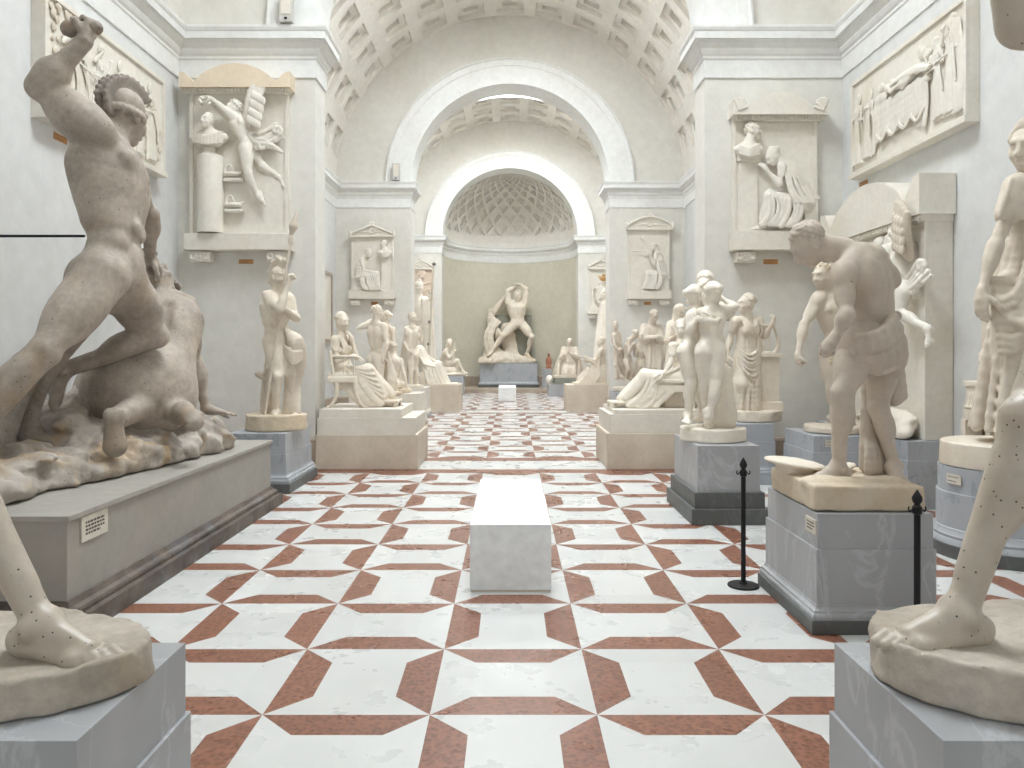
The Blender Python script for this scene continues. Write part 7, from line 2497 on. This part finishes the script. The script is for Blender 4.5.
def small_fig(B, x, z, H, lean=0.0, face=1, arm_=0.0, h=.012, d=-.02, robe=True, seat=False, bowed=0.0):
    """little standing draped relief figure at (x, z) feet; local space"""
    up = V3(lean, 0, 1); c = lambda t, dx=0.0, dy=0.0: V3(x + lean * t * H + dx * H, d + dy * H, z + t * H)
    J = dict(head=c(.93 - bowed * .05, .02 * face + bowed * .06 * face), neck=c(.84, .0), shR=c(.80, -.09), shL=c(.80, .09), waist=c(.62), hipR=c(.50, -.05), hipL=c(.50, .05), knR=c(.27, -.05), anR=c(.045, -.06), knL=c(.27, .06), anL=c(.045, .07),
             elR=c(.63 + arm_ * .15, -.12 - abs(arm_) * .05, -.05), wrR=c(.58 + arm_ * .40, .02 * face - .10 * (1 - abs(arm_)), -.12), elL=c(.64, .13, -.05), wrL=c(.60, .16 * face, -.12))
    T, hd = figure(B, J, H, fem=True, face=(face, -.4, -bowed), feet={'R': ((face, -.4, 0),), 'L': ((face, -.3, 0),)}, hands={'R': ((face, 0, 0), (0, .6, -.5), .5), 'L': ((face, 0, 0), (0, .6, -.5), .5)})
    f, u, r = hd; waves(B, J['head'], f, u, r, H)
    if robe:
        B.skirt(c(.66), c(.02), (.09 * H, .07 * H), (.15 * H, .10 * H), (1, 0, 0), 10, .08, x * 3, .5, start=.0)
        B.swags(c(.78, -.09, -.06), c(.78, .06, -.07), c(.40, .10, -.09), c(.30, .12, -.08), 5, (.02, -.03, -.04), .013 * H, k=.006, jit=.3, seed=int(x * 10) + 3)


def relief_deathbed():
    s = 1
    root = side_slab('large oblique relief of a deathbed scene high on the right wall', s, 7.42, 9.93, 3.93, 5.12, M['relief'])
    sm0 = side_space(s, .42, .11); sm = lambda V: sm0(V * np.array([.97, 1, 1]) + np.array([-.06, 0, -.08]))
    B = Blob(.012)
    # bed and its hanging cloth
    xb0, xb1 = -9.55, -8.25
    B.box((-8.9, -.06, 4.62), (.66, .07, .03), rnd=.015, k=.01)
    B.box((-8.93, -.05, 4.46), (.54, .05, .17), rnd=.02, k=.02)
    for x in (-9.5, -8.33):
        B.curve([(x, -.08, 4.60), (x + .03, -.08, 4.38), (x - .02, -.08, 4.14)], [.045, .032, .04], 5)
    B.swags((-9.45, -.12, 4.66), (-8.4, -.12, 4.66), (-9.50, -.08, 4.24), (-8.35, -.08, 4.30), 22, (0, -.0, 0), .022, k=.03, jit=.5)
    for i in range(4): B.curve([(-9.4 + .27 * i, -.13, 4.30), (-9.27 + .27 * i, -.14, 4.22), (-9.13 + .27 * i, -.13, 4.32)], .022, 5, k=.01)
    B.ell((-9.30, -.10, 4.72), (.16, .08, .07), k=.03)
    link('bed', B.mesh('bed', fn=sm), M['relief'], root, smooth=True)
    B = Blob(.012)                                           # the figure lying on it
    J = {k: np.array(v, float) for k, v in dict(head=(-9.28, -.12, 4.84), neck=(-9.16, -.1, 4.80), shR=(-9.08, -.16, 4.78), shL=(-9.08, .0, 4.80), waist=(-8.90, -.1, 4.75), hipR=(-8.76, -.15, 4.73), hipL=(-8.76, -.04, 4.74),
         knR=(-8.50, -.16, 4.78), anR=(-8.26, -.14, 4.72), knL=(-8.50, -.04, 4.80), anL=(-8.24, -.04, 4.74), elR=(-8.98, -.22, 4.70), wrR=(-8.82, -.2, 4.73), elL=(-8.98, .0, 4.86), wrL=(-8.84, -.06, 4.84)).items()}
    T, hd = figure(B, J, 1.15, fem=True, face=(.2, -.6, .75), up=(-.8, 0, .4), feet={'R': ((.2, 0, 1), (1, 0, 0)), 'L': ((.2, 0, 1), (1, 0, 0))}, hands={'R': ((1, 0, 0), (0, 0, -1), .3), 'L': ((1, 0, 0), (0, 0, -1), .3)})
    B.swags((-8.98, -.2, 4.78), (-8.98, -.02, 4.84), (-8.22, -.18, 4.70), (-8.22, -.02, 4.74), 9, (0, -.02, .05), .022, k=.012, jit=.3)
    link('reclining_figure', B.mesh('reclining_figure', fn=sm), M['relief'], root, smooth=True)
    for (x, z, H, ln, fc, ar, bw) in ((-10.0, 4.08, .92, .0, 1, .2, .3), (-9.72, 4.10, .86, .05, 1, .4, .4), (-8.06, 4.12, .90, -.1, -1, .3, .5), (-7.86, 4.10, 1.02, .0, -1, .8, 0)):
        B = Blob(.012); small_fig(B, x, z, H, ln, fc, ar, bowed=bw)
        link('attendant', B.mesh('attendant', fn=sm), M['relief'], root, smooth=True)
    B = Blob(.012)
    B.swags((-7.82, -.06, 5.05), (-7.70, -.06, 5.0), (-7.80, -.06, 4.12), (-7.66, -.06, 4.12), 5, (.05, 0, 0), .03, k=.012, jit=.2)
    link('carved_curtain', B.mesh('carved_curtain', fn=sm), M['relief'], root, smooth=True)
    B = Blob(.012)
    for (x, z) in ((-8.45, 4.98), (-8.36, 4.94)):
        B.ball((x, -.06, z), .05, k=.02); B.ell((x + .05, -.05, z - .05), (.10, .05, .05), k=.02)
    link('carved_cherub', B.mesh('carved_cherub', fn=sm), M['relief'], root, smooth=True)


relief_deathbed()


def relief_procession():
    s = -1
    root = side_slab('large oblique relief crowded with figures high on the left wall, behind the raised fist', s, 7.28, 9.82, 3.93, 5.12, M['relief'])
    sm0 = side_space(s, .42, .11); sm = lambda V: sm0(V + np.array([-.20, 0, -.08]))
    for (x, z, H, ln, fc, ar, bw) in ((7.85, 4.06, 1.0, .1, 1, .7, .2), (8.12, 4.06, .96, -.05, 1, .3, 0), (8.42, 4.06, 1.0, .12, -1, .9, .1), (8.72, 4.06, .92, .0, 1, .1, .4), (9.02, 4.06, .98, -.1, -1, .6, .0), (9.34, 4.06, .9, .1, -1, .2, .4), (9.66, 4.06, .98, .0, -1, .5, .1)):
        B = Blob(.013); small_fig(B, x, z, H, ln, fc, ar, bowed=bw, h=.013)
        link('carved_figure', B.mesh('carved_figure', fn=sm), M['relief'], root, smooth=True)
    B = Blob(.012); rg = random.Random(9)
    for i in range(60): B.ball((7.58 + rg.random() * .55, -.03, 5.12 - rg.random() ** 1.4 * .5), rg.uniform(.02, .045), k=.008)
    for i in range(40): B.ball((9.45 + rg.random() * .45, -.03, 4.14 + rg.random() * .35), rg.uniform(.02, .04), k=.008)
    link('carved_foliage', B.mesh('carved_foliage', fn=sm), M['st_warm'], root, smooth=True)


relief_procession()

# brown plaques under the two wall reliefs
for s, px, py, lab in ((1, 864, 181, 'small brown name plaque under the deathbed relief'), (-1, 60, 139, 'small brown name plaque under the crowded left wall relief')):
    y, z = side_pt(px, py, s)
    z = 3.80
    t = empty('wall_plaque', (s * WX, y, z), lab, 'plaque')
    small_plaque(t, 'plate', V3(s * (WX - .001), y, z), (0, 1, 0), (0, 0, 1), .22, .07, M['brass'], 2, (-s, 0, 0))


def wall_stele():
    """tall tomb slab with a flying winged figure, leaning on the right wall"""
    s = 1; y0, y1 = 7.86, 10.22
    t = pedestal('low blue-grey marble block along the right wall under the tall winged stele', 4.08, 4.57, 7.80, 10.20, .70, M['blue_marble'], None, joint=.5)
    root = empty('stele', (4.4, 9.04, .705), 'tall stele with a flying winged figure standing against the right wall', 'stele')
    b = MB(); b.box((4.34, y0, .705), (4.585, y1, 2.98), .008); b.build('slab', M['relief'], root)
    for q in (y0, y1 - .14):
        b = MB(); b.box((4.29, q, .705), (4.345, q + .14, 2.98), .006); b.build('rim', M['relief'], root)
    w = y1 - y0 + .12; a = y0 - .06
    o = [(0, 0), (w, 0), (w, .42), (w * .95, .40), (w * .88, .20)] + [(w * .86 - w * .72 * i / 18, .22 + .34 * math.sin(PI * i / 18) ** .7) for i in range(19)] + [(w * .12, .20), (w * .05, .40), (0, .42)]
    m = MB(); m.prism(o, lambda u, v, d: (4.20 + d, a + u, 3.04 + v), .38); m.build('hood', M['relief'], root)
    m = MB(); m.box((4.24, a + .04, 2.97), (4.58, a + w - .04, 3.045), .004)
    for i in range(44): m.box((4.215, a + .05 + (w - .1) * i / 44, 2.985), (4.245, a + .05 + (w - .1) * (i + .55) / 44, 3.03))
    m.build('dentil_course', M['relief'], root)
    def sm(V):
        W = np.empty_like(V); W[:, 0] = np.minimum(4.34 + V[:, 1] * .9, 4.57); W[:, 1] = -V[:, 0]; W[:, 2] = V[:, 2]; return W
    def P(px, py, d=0.0, x=4.30):
        Y = x * F_PX / (px - CX); return np.array([-Y, d - .06, EYE - (py - CY) * Y / F_PX])
    H = 1.7; B = Blob(.010)
    J = {k: P(*v) for k, v in dict(head=(899, 240, -.06), neck=(905, 245, -.04), shR=(912, 252, .06), shL=(906, 250, -.14), waist=(913, 272, -.04), hipR=(917, 293, .04), hipL=(913, 291, -.12),
         elL=(893, 249, -.2), wrL=(881, 248, -.16), elR=(897, 254, .06), wrR=(885, 252, .03), knL=(915, 314, -.16), anL=(939, 329, -.1), knR=(923, 320, .04), anR=(930, 356, .05)).items()}
    T, hd = figure(B, J, H, face=(-.9, -.4, 0), hands={'L': ((-1, 0, .2), (0, .6, -.6), .6), 'R': ((-1, 0, .2), (0, .6, -.6), .6)}, feet={'L': ((.6, -.2, -.75), (.6, -.2, .6))}, legs='L', m=.95)
    link('winged_figure', B.mesh('winged_figure', fn=sm), M['relief'], root, smooth=True)
    f, u, r = hd; Hb = Blob(.010); curls(Hb, J['head'], f, u, r, H, 60); link('hair', Hb.mesh('hair', fn=sm), M['relief'], root, smooth=True)
    W = Blob(.010)
    for i in range(6):
        q = i / 5; W.curve([P(914 + 4 * q, 254 + 3 * q, -.08), P(913 + 8 * q, 232 + 4 * q, -.16), P(914 + 10 * q, 203 + 11 * q * q, -.18)], [.05, .06, .04], 6, k=.008)
    for j in range(4):
        for i in range(4): W.ell(P(914 + 2.8 * i, 246 - 9 * j + 1.5 * i, -.22), (.035, .03, .06), k=.008)
    link('wing', W.mesh('wing', fn=sm), M['st_warm'], root, smooth=True)
    D = Blob(.010)
    D.swags(P(909, 282, -.06), P(911, 292, -.06), P(926, 262, -.06), P(938, 276, -.06), 5, (0, -.03, -.06), .026, k=.010, jit=.3)
    for (x, y, n) in ((930, 266, 9), (921, 290, 8), (914, 285, 6)):
        D.tube([P(x + (.9 + .4 * i) * math.cos(i * .9), y + (1.6 + .6 * i) * math.sin(i * .9), -.08) for i in range(n)], .030, k=.006)
    link('flying_cloth', D.mesh('flying_cloth', fn=sm), M['relief'], root, smooth=True)
    K = Blob(.012)
    K.box(P(888, 285, -.02), (.26, .09, .04), rnd=.01); K.cap(P(884, 330, 0), P(884, 400, 0), .16, .16, k=.02); K.ell(P(884, 268, -.03), (.17, .10, .20), k=.04); K.ball(P(884, 245, -.02), .10, k=.05)
    link('bust_and_column', K.mesh('bust_and_column', fn=sm), M['relief'], root, smooth=True)
    G = Blob(.018); G.ell((4.16, 8.5, .78), (.16, .62, .14), k=.1); G.ell((4.2, 8.25, .86), (.13, .3, .16), k=.1); G.ell((4.18, 9.3, .76), (.15, .6, .10), k=.1)
    link('rocky_foot', G.mesh('rocky_foot', rough=.035, rscale=6, clipz=.706), M['st_white'], root, smooth=True)


wall_stele()

# framed slab on the left wall of the middle hall, seen past the first pier
b = empty('framed_slab', (-4.56, 18.4, 2.4), 'narrow framed slab on the left wall of the middle hall, behind the armchair woman', 'slab')
m = MB(); m.box((-4.589, 17.6, 1.9), (-4.54, 19.3, 3.55), .006); m.build('panel', M['relief'], b)
m = MB()
for q in ((17.55, 1.85, 19.35, 1.93), (17.55, 3.52, 19.35, 3.60), (17.55, 1.93, 17.63, 3.52), (19.27, 1.93, 19.35, 3.52)): m.box((-4.589, q[0], q[1]), (-4.51, q[2], q[3]), .006)
m.build('frame', M['skirt'], b)

# ------------------------------------------------------------------ light and exposure
w = bpy.data.worlds.new('world'); SC.world = w
w.use_nodes = True
w.node_tree.nodes['Background'].inputs[0].default_value = (0.9, 0.95, 1.0, 1)
w.node_tree.nodes['Background'].inputs[1].default_value = 0.6
vs = SC.view_settings
vs.view_transform = 'Standard'
vs.look = 'None'
vs.gamma = 1.0
vs.use_curve_mapping = False
vs.exposure = -0.15
SC.cycles.max_bounces = 10
SC.cycles.diffuse_bounces = 8
